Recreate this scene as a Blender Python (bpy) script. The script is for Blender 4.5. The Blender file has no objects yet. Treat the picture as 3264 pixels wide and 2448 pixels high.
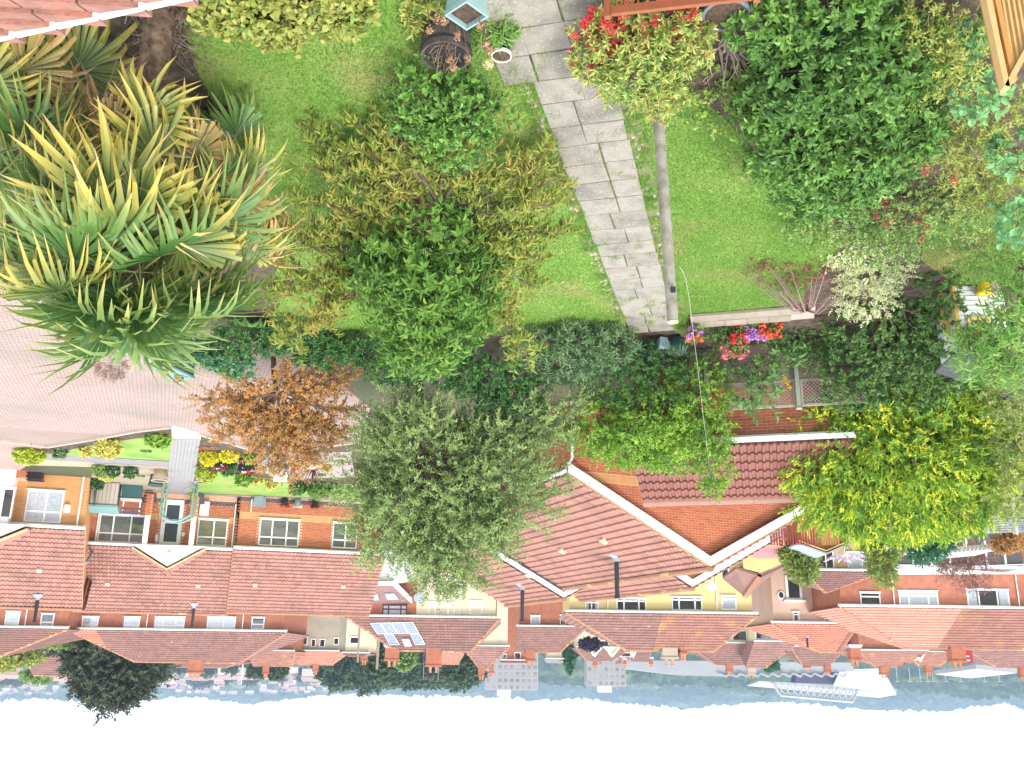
import bpy, math, random
import numpy as np
from mathutils import Vector, Matrix
random.seed(5)
rng = np.random.default_rng(11)
R = math.radians
sc = bpy.context.scene
COL = sc.collection

# ------------------------------------------------------------------ camera (the phone was held upside down)
CAMZ, FPX, PITCH, ROLL = 7.0, 2960.0, R(16.66), 0.0135
cp, sp, cr, sr = math.cos(PITCH), math.sin(PITCH), math.cos(ROLL), math.sin(ROLL)
cam_d = bpy.data.cameras.new('camera')
cam = bpy.data.objects.new('camera', cam_d)
COL.objects.link(cam)
cam_d.sensor_width = 36.0
cam_d.lens = 36.0 * FPX / 3264.0
cam_d.clip_start, cam_d.clip_end = 0.05, 20000
_r0, _u0, _f0 = Vector((1, 0, 0)), Vector((0, sp, cp)), Vector((0, cp, -sp))
_xc, _yc = -cr * _r0 - sr * _u0, sr * _r0 - cr * _u0
_m = Matrix((_xc, _yc, -_f0)).transposed().to_4x4()
_m.translation = Vector((0, 0, CAMZ))
cam.matrix_world = _m
sc.camera = cam

# ------------------------------------------------------------------ sky, sun, exposure
SUN_EL, SUN_AZ = R(52), R(215)          # azimuth measured from +Y clockwise
w = bpy.data.worlds.new('World')
sc.world = w
w.use_nodes = True
nt = w.node_tree
nt.nodes.clear()
_sky = nt.nodes.new('ShaderNodeTexSky')
_sky.sky_type = 'NISHITA'
_sky.sun_disc = False
_sky.sun_elevation = SUN_EL
_sky.sun_rotation = SUN_AZ
_sky.air_density, _sky.dust_density, _sky.ozone_density = 1.0, 1.0, 1.0
_hs = nt.nodes.new('ShaderNodeHueSaturation')
_hs.inputs['Saturation'].default_value = 0.3
_bg = nt.nodes.new('ShaderNodeBackground')
_bg.inputs['Strength'].default_value = 0.15
_wo = nt.nodes.new('ShaderNodeOutputWorld')
nt.links.new(_sky.outputs[0], _hs.inputs['Color'])
_cl = nt.nodes.new('ShaderNodeMix')          # an even sheet of bright cloud over the sky
_cl.data_type = 'RGBA'
_cl.inputs[0].default_value = 0.72
_cl.inputs[7].default_value = (7.6, 7.9, 8.3, 1)
nt.links.new(_hs.outputs[0], _cl.inputs[6])
nt.links.new(_cl.outputs[2], _bg.inputs['Color'])
nt.links.new(_bg.outputs[0], _wo.inputs['Surface'])
sun_d = bpy.data.lights.new('sun', 'SUN')
sun_d.energy, sun_d.angle, sun_d.color = 1.5, R(14), (1.0, 0.95, 0.87)
sun = bpy.data.objects.new('sun', sun_d)
COL.objects.link(sun)
_sd = Vector((math.sin(SUN_AZ) * math.cos(SUN_EL), math.cos(SUN_AZ) * math.cos(SUN_EL), math.sin(SUN_EL)))
sun.rotation_euler = _sd.to_track_quat('Z', 'Y').to_euler()
sc.view_settings.view_transform = 'Standard'
sc.view_settings.look = 'None'
sc.view_settings.exposure = 1.34
sc.view_settings.gamma = 1.0
sc.view_settings.use_curve_mapping = False
sc.cycles.use_denoising = True
sc.cycles.max_bounces = 6
sc.cycles.transparent_max_bounces = 12
sc.cycles.volume_bounces = 1

# ------------------------------------------------------------------ pixel (3264 x 2448) -> place
def g(Y):
    return -0.03 * min(max(0.0, Y - 17.0), 90.0)
def ray(x, y):
    dx, dy = 1632.0 - x, y - 1224.0
    u, v = (dx * cr - dy * sr) / FPX, (dx * sr + dy * cr) / FPX
    return Vector((u, cp + v * sp, -sp + v * cp))
def P(x, y, Y):
    d = ray(x, y)
    t = Y / d.y
    return Vector((d.x * t, Y, CAMZ + d.z * t))
def PG(x, y, dz=0.0):
    d = ray(x, y)
    Y = 15.0
    for _ in range(60):
        Y = 0.5 * Y + 0.5 * min((g(Y) + dz - CAMZ) / d.z * d.y if d.z < -1e-4 else 500.0, 900.0)
    return P(x, y, Y)
def PP(x, y, p0, n):
    d = ray(x, y)
    o = Vector((0, 0, CAMZ))
    t = (Vector(p0) - o).dot(n) / d.dot(n)
    return o + d * t
K = 3264.0 / 2212.0
def PD(x, y, Y): return P(x * K, y * K, Y)
def PGD(x, y, dz=0.0): return PG(x * K, y * K, dz)

# ------------------------------------------------------------------ objects
WM = {}
def link(o, parent=None, M=None):
    COL.objects.link(o)
    M = M or Matrix()
    if parent is not None:
        o.parent = parent
        o.matrix_parent_inverse = WM[parent.name].inverted()
    o.matrix_basis = M
    WM[o.name] = M.copy()
    return o
def tag(o, label=None, cat=None, group=None, kind=None):
    if label: o['label'] = label
    if cat: o['category'] = cat
    if group: o['group'] = group
    if kind: o['kind'] = kind
    return o
def thing(name, label, cat, loc=(0, 0, 0), group=None):
    o = bpy.data.objects.new(name, None)
    o.empty_display_size = 0.2
    link(o, None, Matrix.Translation(Vector(loc)))
    return tag(o, label, cat, group)
def inst(name, me, parent, M):
    return link(bpy.data.objects.new(name, me), parent, M)
def copy_tree(o, M, label=None, parent=None):
    """copy of a thing with its parts, moved by the matrix M"""
    c = o.copy()
    COL.objects.link(c)
    base = M @ WM[o.name]
    if parent is not None:
        c.parent = parent
        c.matrix_parent_inverse = WM[parent.name].inverted()
    c.matrix_basis = base
    WM[c.name] = base
    if label: c['label'] = label
    for ch in list(o.children):
        copy_tree(ch, M, None, c)
    return c

class MB:
    def __init__(s):
        s.v, s.f, s.m = [], [], []
    def add(s, vs, fs, mi=0):
        b = len(s.v)
        s.v += [tuple(p) for p in vs]
        s.f += [tuple(b + i for i in f) for f in fs]
        s.m += [mi] * len(fs)
        return s
    def box(s, c, size, M=None, mi=0, taper=1.0):
        x, y, z = size[0] / 2, size[1] / 2, size[2] / 2
        t = taper
        vs = [(-x, -y, -z), (x, -y, -z), (x, y, -z), (-x, y, -z), (-x * t, -y * t, z), (x * t, -y * t, z), (x * t, y * t, z), (-x * t, y * t, z)]
        vs = [Vector(p) for p in vs]
        if M is not None: vs = [M @ p for p in vs]
        c = Vector(c)
        return s.add([p + c for p in vs], [(0, 3, 2, 1), (4, 5, 6, 7), (0, 1, 5, 4), (1, 2, 6, 5), (2, 3, 7, 6), (3, 0, 4, 7)], mi)
    def fbox(s, o, a, n, s0, s1, z0, z1, d0, d1, mi=0):
        """box in a facade frame: along a from s0..s1, up z0..z1 (world z), depth along n d0..d1"""
        vs = []
        for d in (d0, d1):
            for (q, z) in ((s0, z0), (s1, z0), (s1, z1), (s0, z1)):
                p = o + a * q + n * d
                vs.append((p.x, p.y, z))
        return s.add(vs, [(0, 1, 2, 3), (7, 6, 5, 4), (0, 4, 5, 1), (1, 5, 6, 2), (2, 6, 7, 3), (3, 7, 4, 0)], mi)
    def prism(s, pts, ext, mi=0):
        ext = Vector(ext)
        n = len(pts)
        vs = [Vector(p) for p in pts] + [Vector(p) + ext for p in pts]
        return s.add(vs, [tuple(range(n))[::-1], tuple(range(n, 2 * n))] + [(i, (i + 1) % n, n + (i + 1) % n, n + i) for i in range(n)], mi)
    def tube(s, pts, rad, n=6, mi=0, cap=True):
        pts = [Vector(p) for p in pts]
        if not hasattr(rad, '__len__'): rad = [rad] * len(pts)
        b = len(s.v)
        ref = None
        for i, p in enumerate(pts):
            d = (pts[min(i + 1, len(pts) - 1)] - pts[max(i - 1, 0)])
            d = d.normalized() if d.length > 1e-9 else Vector((0, 0, 1))
            if ref is None:
                ref = d.orthogonal().normalized()
            ref = (ref - d * ref.dot(d))
            ref = ref.normalized() if ref.length > 1e-6 else d.orthogonal().normalized()
            e = d.cross(ref)
            for k in range(n):
                t = 2 * math.pi * k / n
                s.v.append(tuple(p + (ref * math.cos(t) + e * math.sin(t)) * rad[i]))
        for i in range(len(pts) - 1):
            for k in range(n):
                s.f.append((b + i * n + k, b + i * n + (k + 1) % n, b + (i + 1) * n + (k + 1) % n, b + (i + 1) * n + k))
                s.m.append(mi)
        if cap:
            s.f.append(tuple(b + k for k in range(n))[::-1]); s.m.append(mi)
            q = b + (len(pts) - 1) * n
            s.f.append(tuple(q + k for k in range(n))); s.m.append(mi)
        return s
    def lathe(s, c, prof, n=16, mi=0, sq=False, rot=0.0):
        """prof: list of (r, z); sq: square section"""
        c = Vector(c)
        if sq: n = 4
        b = len(s.v)
        for (r, z) in prof:
            for k in range(n):
                t = 2 * math.pi * k / n + rot + (math.pi / 4 if sq else 0)
                rr = r * (math.sqrt(2) if sq else 1)
                s.v.append((c.x + rr * math.cos(t), c.y + rr * math.sin(t), c.z + z))
        for i in range(len(prof) - 1):
            for k in range(n):
                s.f.append((b + i * n + k, b + i * n + (k + 1) % n, b + (i + 1) * n + (k + 1) % n, b + (i + 1) * n + k))
                s.m.append(mi)
        s.f.append(tuple(b + k for k in range(n))[::-1]); s.m.append(mi)
        q = b + (len(prof) - 1) * n
        s.f.append(tuple(q + k for k in range(n))); s.m.append(mi)
        return s
    def blob(s, c, r, n=10, mi=0, rough=0.0, seed=0):
        rs = random.Random(seed)
        c = Vector(c)
        b = len(s.v)
        rows = max(4, n // 2)
        for i in range(rows + 1):
            th = math.pi * i / rows
            for k in range(n):
                ph = 2 * math.pi * k / n
                q = 1 + rough * (rs.random() - .5)
                s.v.append((c.x + r[0] * q * math.sin(th) * math.cos(ph), c.y + r[1] * q * math.sin(th) * math.sin(ph), c.z + r[2] * q * math.cos(th)))
        for i in range(rows):
            for k in range(n):
                s.f.append((b + i * n + k, b + (i + 1) * n + k, b + (i + 1) * n + (k + 1) % n, b + i * n + (k + 1) % n))
                s.m.append(mi)
        return s
    def mesh(s, name, mats, smooth=False):
        me = bpy.data.meshes.new(name)
        me.from_pydata(s.v, [], s.f)
        for m in (mats if isinstance(mats, (list, tuple)) else [mats]): me.materials.append(m)
        if len(set(s.m)) > 1: me.polygons.foreach_set('material_index', s.m)
        if smooth: me.polygons.foreach_set('use_smooth', [True] * len(s.f))
        me.update()
        return me
    def build(s, name, mats, parent=None, smooth=False):
        return link(bpy.data.objects.new(name, s.mesh(name, mats, smooth)), parent)

def np_mesh(name, V, F4, mat, F3=None):
    """fast mesh: V (n,3); F4 (m,4) quads and/or F3 (k,3) triangles"""
    me = bpy.data.meshes.new(name)
    V = np.asarray(V, np.float32)
    me.vertices.add(len(V)); me.vertices.foreach_set('co', V.ravel())
    idx, st = [], []
    p = 0
    for F, k in ((F4, 4), (F3, 3)):
        if F is None or len(F) == 0: continue
        F = np.asarray(F, np.int32)
        idx.append(F.ravel()); st.append(p + np.arange(len(F), dtype=np.int32) * k); p += F.size
    idx = np.concatenate(idx); st = np.concatenate(st)
    me.loops.add(len(idx)); me.loops.foreach_set('vertex_index', idx)
    me.polygons.add(len(st)); me.polygons.foreach_set('loop_start', st)
    me.polygons.foreach_set('use_smooth', np.zeros(len(st), bool))
    me.materials.append(mat)
    me.update(calc_edges=True)
    return me
def np_obj(name, V, F4, mat, parent=None, F3=None):
    return link(bpy.data.objects.new(name, np_mesh(name, V, F4, mat, F3)), parent)

# ------------------------------------------------------------------ materials
MATS = {}
def mat(name, cols, rough=0.75, nscale=None, nmix=0.5, bump=0.0, bscale=30.0, trans=0.0, spec=0.3, metal=0.0, rand=True, detail=4.0, spots=None, soft=0.06):
    """cols: dark..light ramp driven by a random value per piece mixed with noise; spots=(colour, scale, threshold)"""
    if name in MATS: return MATS[name]
    m = bpy.data.materials.new(name)
    MATS[name] = m
    m.use_nodes = True
    t = m.node_tree
    N, L = t.nodes.new, t.links.new
    b = t.nodes['Principled BSDF']
    b.inputs['Roughness'].default_value = rough
    b.inputs['Metallic'].default_value = metal
    b.inputs['Specular IOR Level'].default_value = spec
    geo = N('ShaderNodeNewGeometry')
    col = None
    if len(cols) == 1:
        r = N('ShaderNodeRGB'); r.outputs[0].default_value = (*cols[0], 1); col = r.outputs[0]
    else:
        fac = None
        if rand:
            oi = N('ShaderNodeObjectInfo')
            a = N('ShaderNodeMath'); a.operation = 'ADD'
            L(geo.outputs['Random Per Island'], a.inputs[0]); L(oi.outputs['Random'], a.inputs[1])
            f = N('ShaderNodeMath'); f.operation = 'FRACT'; L(a.outputs[0], f.inputs[0])
            fac = f.outputs[0]
        if nscale:
            no = N('ShaderNodeTexNoise'); no.inputs['Scale'].default_value = nscale; no.inputs['Detail'].default_value = detail
            L(geo.outputs['Position'], no.inputs['Vector'])
            st = N('ShaderNodeMapRange'); st.inputs[1].default_value = 0.3; st.inputs[2].default_value = 0.7
            L(no.outputs['Fac'], st.inputs[0])
            if fac is None: fac = st.outputs[0]
            else:
                mx = N('ShaderNodeMix'); mx.inputs[0].default_value = nmix
                L(fac, mx.inputs[2]); L(st.outputs[0], mx.inputs[3]); fac = mx.outputs[0]
        rp = N('ShaderNodeValToRGB')
        el = rp.color_ramp.elements
        for i, c in enumerate(cols):
            pos = i / (len(cols) - 1)
            e = el[i] if i < 2 else el.new(pos)
            e.position = pos; e.color = (*c, 1)
        L(fac, rp.inputs[0]); col = rp.outputs[0]
    if spots:
        no = N('ShaderNodeTexNoise'); no.inputs['Scale'].default_value = spots[1]; no.inputs['Detail'].default_value = 3
        L(geo.outputs['Position'], no.inputs['Vector'])
        st = N('ShaderNodeMapRange'); st.inputs[1].default_value = spots[2]; st.inputs[2].default_value = spots[2] + soft
        L(no.outputs['Fac'], st.inputs[0])
        mx = N('ShaderNodeMix'); mx.data_type = 'RGBA'
        L(st.outputs[0], mx.inputs[0]); L(col, mx.inputs[6]); mx.inputs[7].default_value = (*spots[0], 1)
        col = mx.outputs[2]
    L(col, b.inputs['Base Color'])
    if bump:
        no = N('ShaderNodeTexNoise'); no.inputs['Scale'].default_value = bscale; no.inputs['Detail'].default_value = 5
        L(geo.outputs['Position'], no.inputs['Vector'])
        bp = N('ShaderNodeBump'); bp.inputs['Strength'].default_value = bump; bp.inputs['Distance'].default_value = 0.02
        L(no.outputs['Fac'], bp.inputs['Height']); L(bp.outputs[0], b.inputs['Normal'])
    if trans:
        tr = N('ShaderNodeBsdfTranslucent'); L(col, tr.inputs['Color'])
        ms = N('ShaderNodeMixShader'); ms.inputs[0].default_value = trans
        L(b.outputs[0], ms.inputs[1]); L(tr.outputs[0], ms.inputs[2])
        L(ms.outputs[0], t.nodes['Material Output'].inputs['Surface'])
    return m
def glass_mat(name, tint=(0.93, 0.95, 0.96), gloss=0.10):
    if name in MATS: return MATS[name]
    m = bpy.data.materials.new(name); MATS[name] = m
    m.use_nodes = True
    t = m.node_tree; t.nodes.clear()
    N, L = t.nodes.new, t.links.new
    a = N('ShaderNodeBsdfTransparent'); a.inputs[0].default_value = (*tint, 1)
    b = N('ShaderNodeBsdfGlossy'); b.inputs['Roughness'].default_value = 0.04
    x = N('ShaderNodeMixShader'); x.inputs[0].default_value = gloss
    o = N('ShaderNodeOutputMaterial')
    L(a.outputs[0], x.inputs[1]); L(b.outputs[0], x.inputs[2]); L(x.outputs[0], o.inputs['Surface'])
    return m

# plain colours used all over
M_WHITE = mat('white_upvc', [(0.74, 0.74, 0.72), (0.84, 0.84, 0.82)], 0.4)
M_DARKROOM = mat('dark_room', [(0.025, 0.027, 0.03)], 0.9)
M_GLASS = glass_mat('window_glass')
M_BLACK = mat('black_plastic', [(0.02, 0.02, 0.022), (0.035, 0.035, 0.04)], 0.45)
M_LEAD = mat('lead_flashing', [(0.22, 0.24, 0.27), (0.34, 0.36, 0.4)], 0.5, nscale=3.0)
M_BRICK = mat('red_brick', [(0.3312, 0.092, 0.046), (0.4048, 0.1242, 0.0598), (0.46, 0.1518, 0.0736), (0.368, 0.1104, 0.0552)], 0.85, nscale=1.3, nmix=0.25, bump=0.3, bscale=60)
M_BUFF = mat('buff_brick', [(0.50, 0.26, 0.10), (0.58, 0.32, 0.13), (0.53, 0.28, 0.11)], 0.85, nscale=1.3, nmix=0.25, bump=0.3, bscale=60)
M_OCHRE = mat('ochre_brick', [(0.50, 0.24, 0.085), (0.56, 0.28, 0.105), (0.60, 0.31, 0.12)], 0.85, nscale=1.3, nmix=0.3, bump=0.2, bscale=60)
M_MORTAR = mat('mortar', [(0.5967, 0.3213, 0.1951), (0.6885, 0.3901, 0.2525)], 0.9, nscale=8.0, rand=False)
M_MORTARB = mat('mortar_buff', [(0.55, 0.32, 0.16), (0.60, 0.36, 0.19)], 0.9, nscale=8.0, rand=False)
M_PLINTH = mat('blue_brick', [(0.05, 0.05, 0.065), (0.085, 0.08, 0.10)], 0.6)
M_TILE = mat('roof_tile', [(0.2419, 0.121, 0.09408), (0.3046, 0.1568, 0.1254), (0.3584, 0.1882, 0.1523), (0.2778, 0.1389, 0.1075)], 0.88, nscale=0.55, nmix=0.45, bump=0.25, bscale=40, spots=((0.19, 0.12, 0.095), 0.8, 0.54), soft=.3)
M_TILE_OLD = mat('roof_tile_old', [(0.17, 0.10, 0.085), (0.23, 0.125, 0.105), (0.28, 0.15, 0.125)], 0.9, nscale=1.2, nmix=0.5, spots=((0.42, 0.36, 0.31), 3.0, 0.68))
M_TILE_BROWN = mat('roof_tile_brown', [(0.16, 0.09, 0.075), (0.21, 0.112, 0.092), (0.25, 0.135, 0.112)], 0.9, nscale=0.9, nmix=0.5, spots=((0.14, 0.10, 0.085), .5, .5), soft=.25)
M_TILE_ORANGE = mat('roof_tile_orange', [(0.352, 0.1496, 0.1012), (0.4048, 0.1804, 0.1232), (0.44, 0.198, 0.1364)], 0.85, nscale=0.9, nmix=0.45)
M_TILE_PINK = mat('roof_tile_pink', [(0.4264, 0.1968, 0.1435), (0.4592, 0.2296, 0.1722), (0.492, 0.246, 0.1845)], 0.85, nscale=0.9, nmix=0.45)
M_TILE_LICHEN = mat('roof_tile_lichen', [(0.22, 0.11, 0.085), (0.28, 0.135, 0.105), (0.32, 0.155, 0.12)], 0.9, nscale=0.9, nmix=0.5, spots=((0.42, 0.24, 0.07), 0.7, 0.56), soft=.2)
M_RIDGE = mat('ridge_tile', [(0.255, 0.119, 0.0765), (0.306, 0.153, 0.0935), (0.2805, 0.1445, 0.102)], 0.9, nscale=2.5, nmix=0.6, spots=((0.46, 0.30, 0.12), 1.6, 0.60))
M_RENDER_CREAM = mat('cream_render', [(0.62, 0.54, 0.38), (0.70, 0.62, 0.45)], 0.9, nscale=0.6, rand=False)
M_RENDER_YELLOW = mat('yellow_render', [(0.64, 0.49, 0.21), (0.72, 0.57, 0.27)], 0.9, nscale=0.5, rand=False)
M_RENDER_PINK = mat('pink_render', [(0.52, 0.36, 0.28), (0.58, 0.41, 0.33)], 0.95, nscale=0.8, rand=False)
M_RENDER_GREY = mat('grey_render', [(0.36, 0.32, 0.25), (0.44, 0.40, 0.32)], 0.95, nscale=0.8, rand=False)
M_BRICK_FAR = mat('far_brick', [(0.32, 0.12, 0.075), (0.42, 0.165, 0.10)], 0.9, nscale=2.2, rand=False, detail=8)
M_CURTAIN = mat('curtain', [(0.56, 0.57, 0.6), (0.74, 0.74, 0.76)], 0.9, nscale=9.0, rand=False)
M_BLIND = mat('venetian_blind', [(0.24, 0.23, 0.20), (0.32, 0.31, 0.27)], 0.7)
M_BLINDY = mat('beige_blind', [(0.36, 0.31, 0.2), (0.42, 0.36, 0.25)], 0.7)
M_BARK = mat('bark', [(0.09, 0.065, 0.045), (0.16, 0.12, 0.09)], 0.95, nscale=14.0, rand=False, bump=0.6, bscale=30)
M_BARKPALE = mat('pale_bark', [(0.26, 0.2, 0.15), (0.36, 0.3, 0.24)], 0.95, nscale=14.0, rand=False, bump=0.5, bscale=40)
M_SOIL = mat('soil', [(0.045, 0.03, 0.02), (0.09, 0.065, 0.045), (0.13, 0.10, 0.07)], 0.95, nscale=7.0, rand=False, bump=0.8, bscale=25)
# ================================================================== THE SETTING
def in_poly(px, py, poly):
    px, py = np.asarray(px), np.asarray(py)
    r = np.zeros(px.shape, bool)
    n = len(poly)
    for i in range(n):
        x0, y0 = poly[i]; x1, y1 = poly[(i + 1) % n]
        if y0 == y1: continue
        c = ((y0 > py) != (y1 > py)) & (px < (x1 - x0) * (py - y0) / (y1 - y0) + x0)
        r ^= c
    return r
def npg(Y): return -0.03 * np.clip(Y - 17.0, 0, 90)
def sheet(name, pts, h, m, kind='structure', label=None, step=None):
    """a ground sheet following the slope of the land"""
    poly = [(p.x, p.y) for p in pts]
    mb = MB()
    # cut the polygon into strips of Y so that it follows the sloping ground
    ys = sorted(set([min(p[1] for p in poly), max(p[1] for p in poly)] + [y for y in (17.0, 107.0) if min(p[1] for p in poly) < y < max(p[1] for p in poly)]))
    for y0, y1 in zip(ys[:-1], ys[1:]):
        q = poly
        for (lim, sgn) in ((y0, 1), (y1, -1)):
            out = []
            for i in range(len(q)):
                a, b = q[i], q[(i + 1) % len(q)]
                ia, ib = sgn * (a[1] - lim) >= -1e-9, sgn * (b[1] - lim) >= -1e-9
                if ia: out.append(a)
                if ia != ib:
                    t = (lim - a[1]) / (b[1] - a[1])
                    out.append((a[0] + t * (b[0] - a[0]), lim))
            q = out
        if len(q) > 2:
            area = sum(q[i][0] * q[(i + 1) % len(q)][1] - q[(i + 1) % len(q)][0] * q[i][1] for i in range(len(q)))
            if area < 0: q = q[::-1]
            mb.add([(x, y, g(y) + h) for x, y in q], [tuple(range(len(q)))])
    o = mb.build(name, m)
    if kind: o['kind'] = kind
    if label: o['label'] = label
    return o

M_GROUND = mat('ground_earth', [(0.06, 0.05, 0.03), (0.09, 0.085, 0.05), (0.07, 0.09, 0.04)], 0.95, nscale=0.6, rand=False, bump=0.5, bscale=12)
mb = MB()
rows = [-30, 0, 17, 107, 400, 3000, 14000]
for i, y in enumerate(rows):
    wd = 60 + 1.1 * max(y, 0)
    mb.v += [(-wd, y, g(y)), (wd, y, g(y))]
    if i: mb.f.append((2 * i - 2, 2 * i - 1, 2 * i + 1, 2 * i)); mb.m.append(0)
tag(mb.build('ground', M_GROUND), kind='structure')

M_LAWN = mat('lawn_turf', [(0.15, 0.27, 0.045), (0.19, 0.33, 0.06), (0.24, 0.36, 0.08), (0.29, 0.35, 0.10)], 0.9, nscale=0.9, rand=False, bump=1.0, bscale=90, detail=9, spots=((0.36, 0.33, 0.13), .55, .52), soft=.25)
M_GRASS = mat('grass_blades', [(0.14, 0.28, 0.045), (0.19, 0.35, 0.06), (0.25, 0.40, 0.085), (0.31, 0.37, 0.115)], 0.7, nscale=0.7, nmix=0.6, trans=0.3, spots=((0.38, 0.35, 0.14), .55, .52), soft=.25)
L1P = [PGD(*q) for q in ((395, -90), (398, 60), (420, 140), (520, 330), (600, 560), (590, 705), (760, 728), (1130, 724), (1250, 716), (1352, 706), (1325, 600), (1285, 490), (1240, 375), (1200, 255), (1165, 165), (1120, 80), (1090, 30), (1080, -90))]
L2P = [PGD(*q) for q in ((1378, 235), (1392, 300), (1412, 380), (1430, 470), (1440, 560), (1452, 640), (1470, 695), (1490, 680), (1610, 668), (1725, 655), (1760, 600), (1820, 520), (1720, 420), (1640, 340), (1560, 250), (1480, 190), (1400, 150))]
L3P = [PGD(*q) for q in ((2000, 470), (2230, 440), (2260, 600), (2190, 618), (2060, 612), (1990, 560))]
tag(sheet('lawn', L1P, 0.004, M_LAWN), 'wide lawn on the palm side of the slab path')
tag(sheet('lawn', L2P, 0.004, M_LAWN), 'lawn between the slab path and the glossy laurel')
tag(sheet('lawn', L3P, 0.004, M_LAWN), 'small lawn in front of the white playhouse')
def grass(name, poly, n, hgt=(0.02, 0.045), wd=0.008, m=None, kind='stuff', lab=None):
    pl = [(p.x, p.y) for p in poly]
    xs, ys = [q[0] for q in pl], [q[1] for q in pl]
    X, Y = rng.uniform(min(xs), max(xs), n * 2), rng.uniform(min(ys), max(ys), n * 2)
    k = in_poly(X, Y, pl)
    X, Y = X[k][:n], Y[k][:n]
    n = len(X)
    Z = npg(Y) + 0.003
    h = rng.uniform(*hgt, n)
    a = rng.uniform(0, 2 * np.pi, n)
    V = np.empty((n, 3, 3))
    V[:, 0] = np.stack([X - wd * np.cos(a), Y - wd * np.sin(a), Z], 1)
    V[:, 1] = np.stack([X + wd * np.cos(a), Y + wd * np.sin(a), Z], 1)
    le = rng.uniform(-1, 1, (n, 2)) * h[:, None] * 0.9
    V[:, 2] = np.stack([X + le[:, 0], Y + le[:, 1], Z + h], 1)
    o = np_obj(name, V.reshape(-1, 3), None, m or M_GRASS, F3=np.arange(3 * n).reshape(n, 3))
    return tag(o, lab, 'grass', kind=kind)
grass('grass', L1P, 150000, lab='short mown grass on the lawn by the palm')
grass('grass', L2P, 70000, lab='short mown grass on the lawn past the slab path')
grass('grass', L3P, 14000, (0.03, 0.06), lab='short grass in front of the white playhouse')

tag(sheet('garden_soil', [Vector((-17, 4, 0)), Vector((12.5, 4, 0)), Vector((12.5, 18.5, 0)), Vector((8.5, 20.6, 0)), Vector((5.0, 23.5, 0)), Vector((-17, 22, 0))], 0.0015, M_SOIL), kind='structure')
# ---- slab path
GA, GN = Vector((-0.966, -0.259, 0)), Vector((-0.259, 0.966, 0))      # garden axes: along the back wall, and away from the house
M_SLAB = mat('concrete_slab', [(0.1535, 0.1399, 0.1128), (0.2257, 0.2076, 0.1715), (0.2979, 0.2708, 0.2257), (0.1896, 0.176, 0.1444)], 0.95, nscale=3.0, nmix=0.6, bump=0.6, bscale=45, spots=((0.38, 0.36, 0.325), 26.0, 0.56), soft=.16, detail=8)
M_PATHBED = mat('mossy_joint', [(0.17, 0.155, 0.09), (0.14, 0.18, 0.06), (0.22, 0.19, 0.14)], 0.95, nscale=4.0, rand=False, bump=0.8, bscale=30)
pe = [(1362, 712), (1335, 600), (1295, 492), (1250, 376), (1208, 255), (1172, 165), (1128, 80), (1098, 30), (1088, -90), (1330, -90), (1330, 40), (1345, 150), (1385, 235), (1400, 300), (1418, 380), (1436, 470), (1446, 560), (1456, 640), (1462, 712)]
path = tag(sheet('path', [PGD(*q) for q in pe], 0.008, M_PATHBED), 'path of grey concrete slabs leading down the garden')
def slab_mesh(name, m, bev=0.035):
    q = MB()
    b = 0.5 - bev
    vs = [(-.5, -.5, 0), (.5, -.5, 0), (.5, .5, 0), (-.5, .5, 0), (-.5, -.5, .8), (.5, -.5, .8), (.5, .5, .8), (-.5, .5, .8), (-b, -b, 1), (b, -b, 1), (b, b, 1), (-b, b, 1)]
    q.add(vs, [(0, 1, 5, 4), (1, 2, 6, 5), (2, 3, 7, 6), (3, 0, 4, 7), (4, 5, 9, 8), (5, 6, 10, 9), (6, 7, 11, 10), (7, 4, 8, 11), (8, 9, 10, 11)])
    return q.mesh(name, m)
slab_me = slab_mesh('paving_slab', M_SLAB)
def frame_M(o, a, b, c, sx=1, sy=1, sz=1):
    M = Matrix(((a.x * sx, b.x * sy, c.x * sz, o.x), (a.y * sx, b.y * sy, c.y * sz, o.y), (a.z * sx, b.z * sy, c.z * sz, o.z), (0, 0, 0, 1)))
    return M
p0, p1 = PGD(1216, 105), PGD(1411, 712)
pd = (p1 - p0); pd.z = 0
plen = pd.length; pd.normalize()
pc = Vector((-pd.y, pd.x, 0))           # towards the photo's right
UP = Vector((0, 0, 1))
s_ = -2.2
ri = 0
while s_ < plen - 0.05:
    ln = random.uniform(0.50, 0.58)
    wid = 1.02 if s_ > 0.2 else 1.5
    sh = 0.0 if s_ > 0.2 else -0.12
    ncol = 2 if s_ > 0.2 else 3
    cuts = [0, random.choice((0.42, 0.58)), 1] if ncol == 2 else [0, 0.3, 0.66, 1]
    for i in range(ncol):
        wdt = (cuts[i + 1] - cuts[i]) * wid
        c = p0 + pd * (s_ + ln / 2) + pc * (sh + (cuts[i] + cuts[i + 1]) / 2 * wid - wid / 2 + random.uniform(-.012, .012))
        a = random.uniform(-.035, .035)
        tx, ty = random.uniform(-.012, .012), random.uniform(-.012, .012)
        A = Vector((pc.x * math.cos(a) - pc.y * math.sin(a), pc.x * math.sin(a) + pc.y * math.cos(a), tx))
        B = Vector((-A.y, A.x, ty)) * -1
        c.z = g(c.y) + 0.010
        inst('paving_slab', slab_me, path, frame_M(c, A, B, UP, wdt - random.uniform(.006, .028), ln - random.uniform(.006, .028), 0.03))
    s_ += ln
    ri += 1
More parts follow.
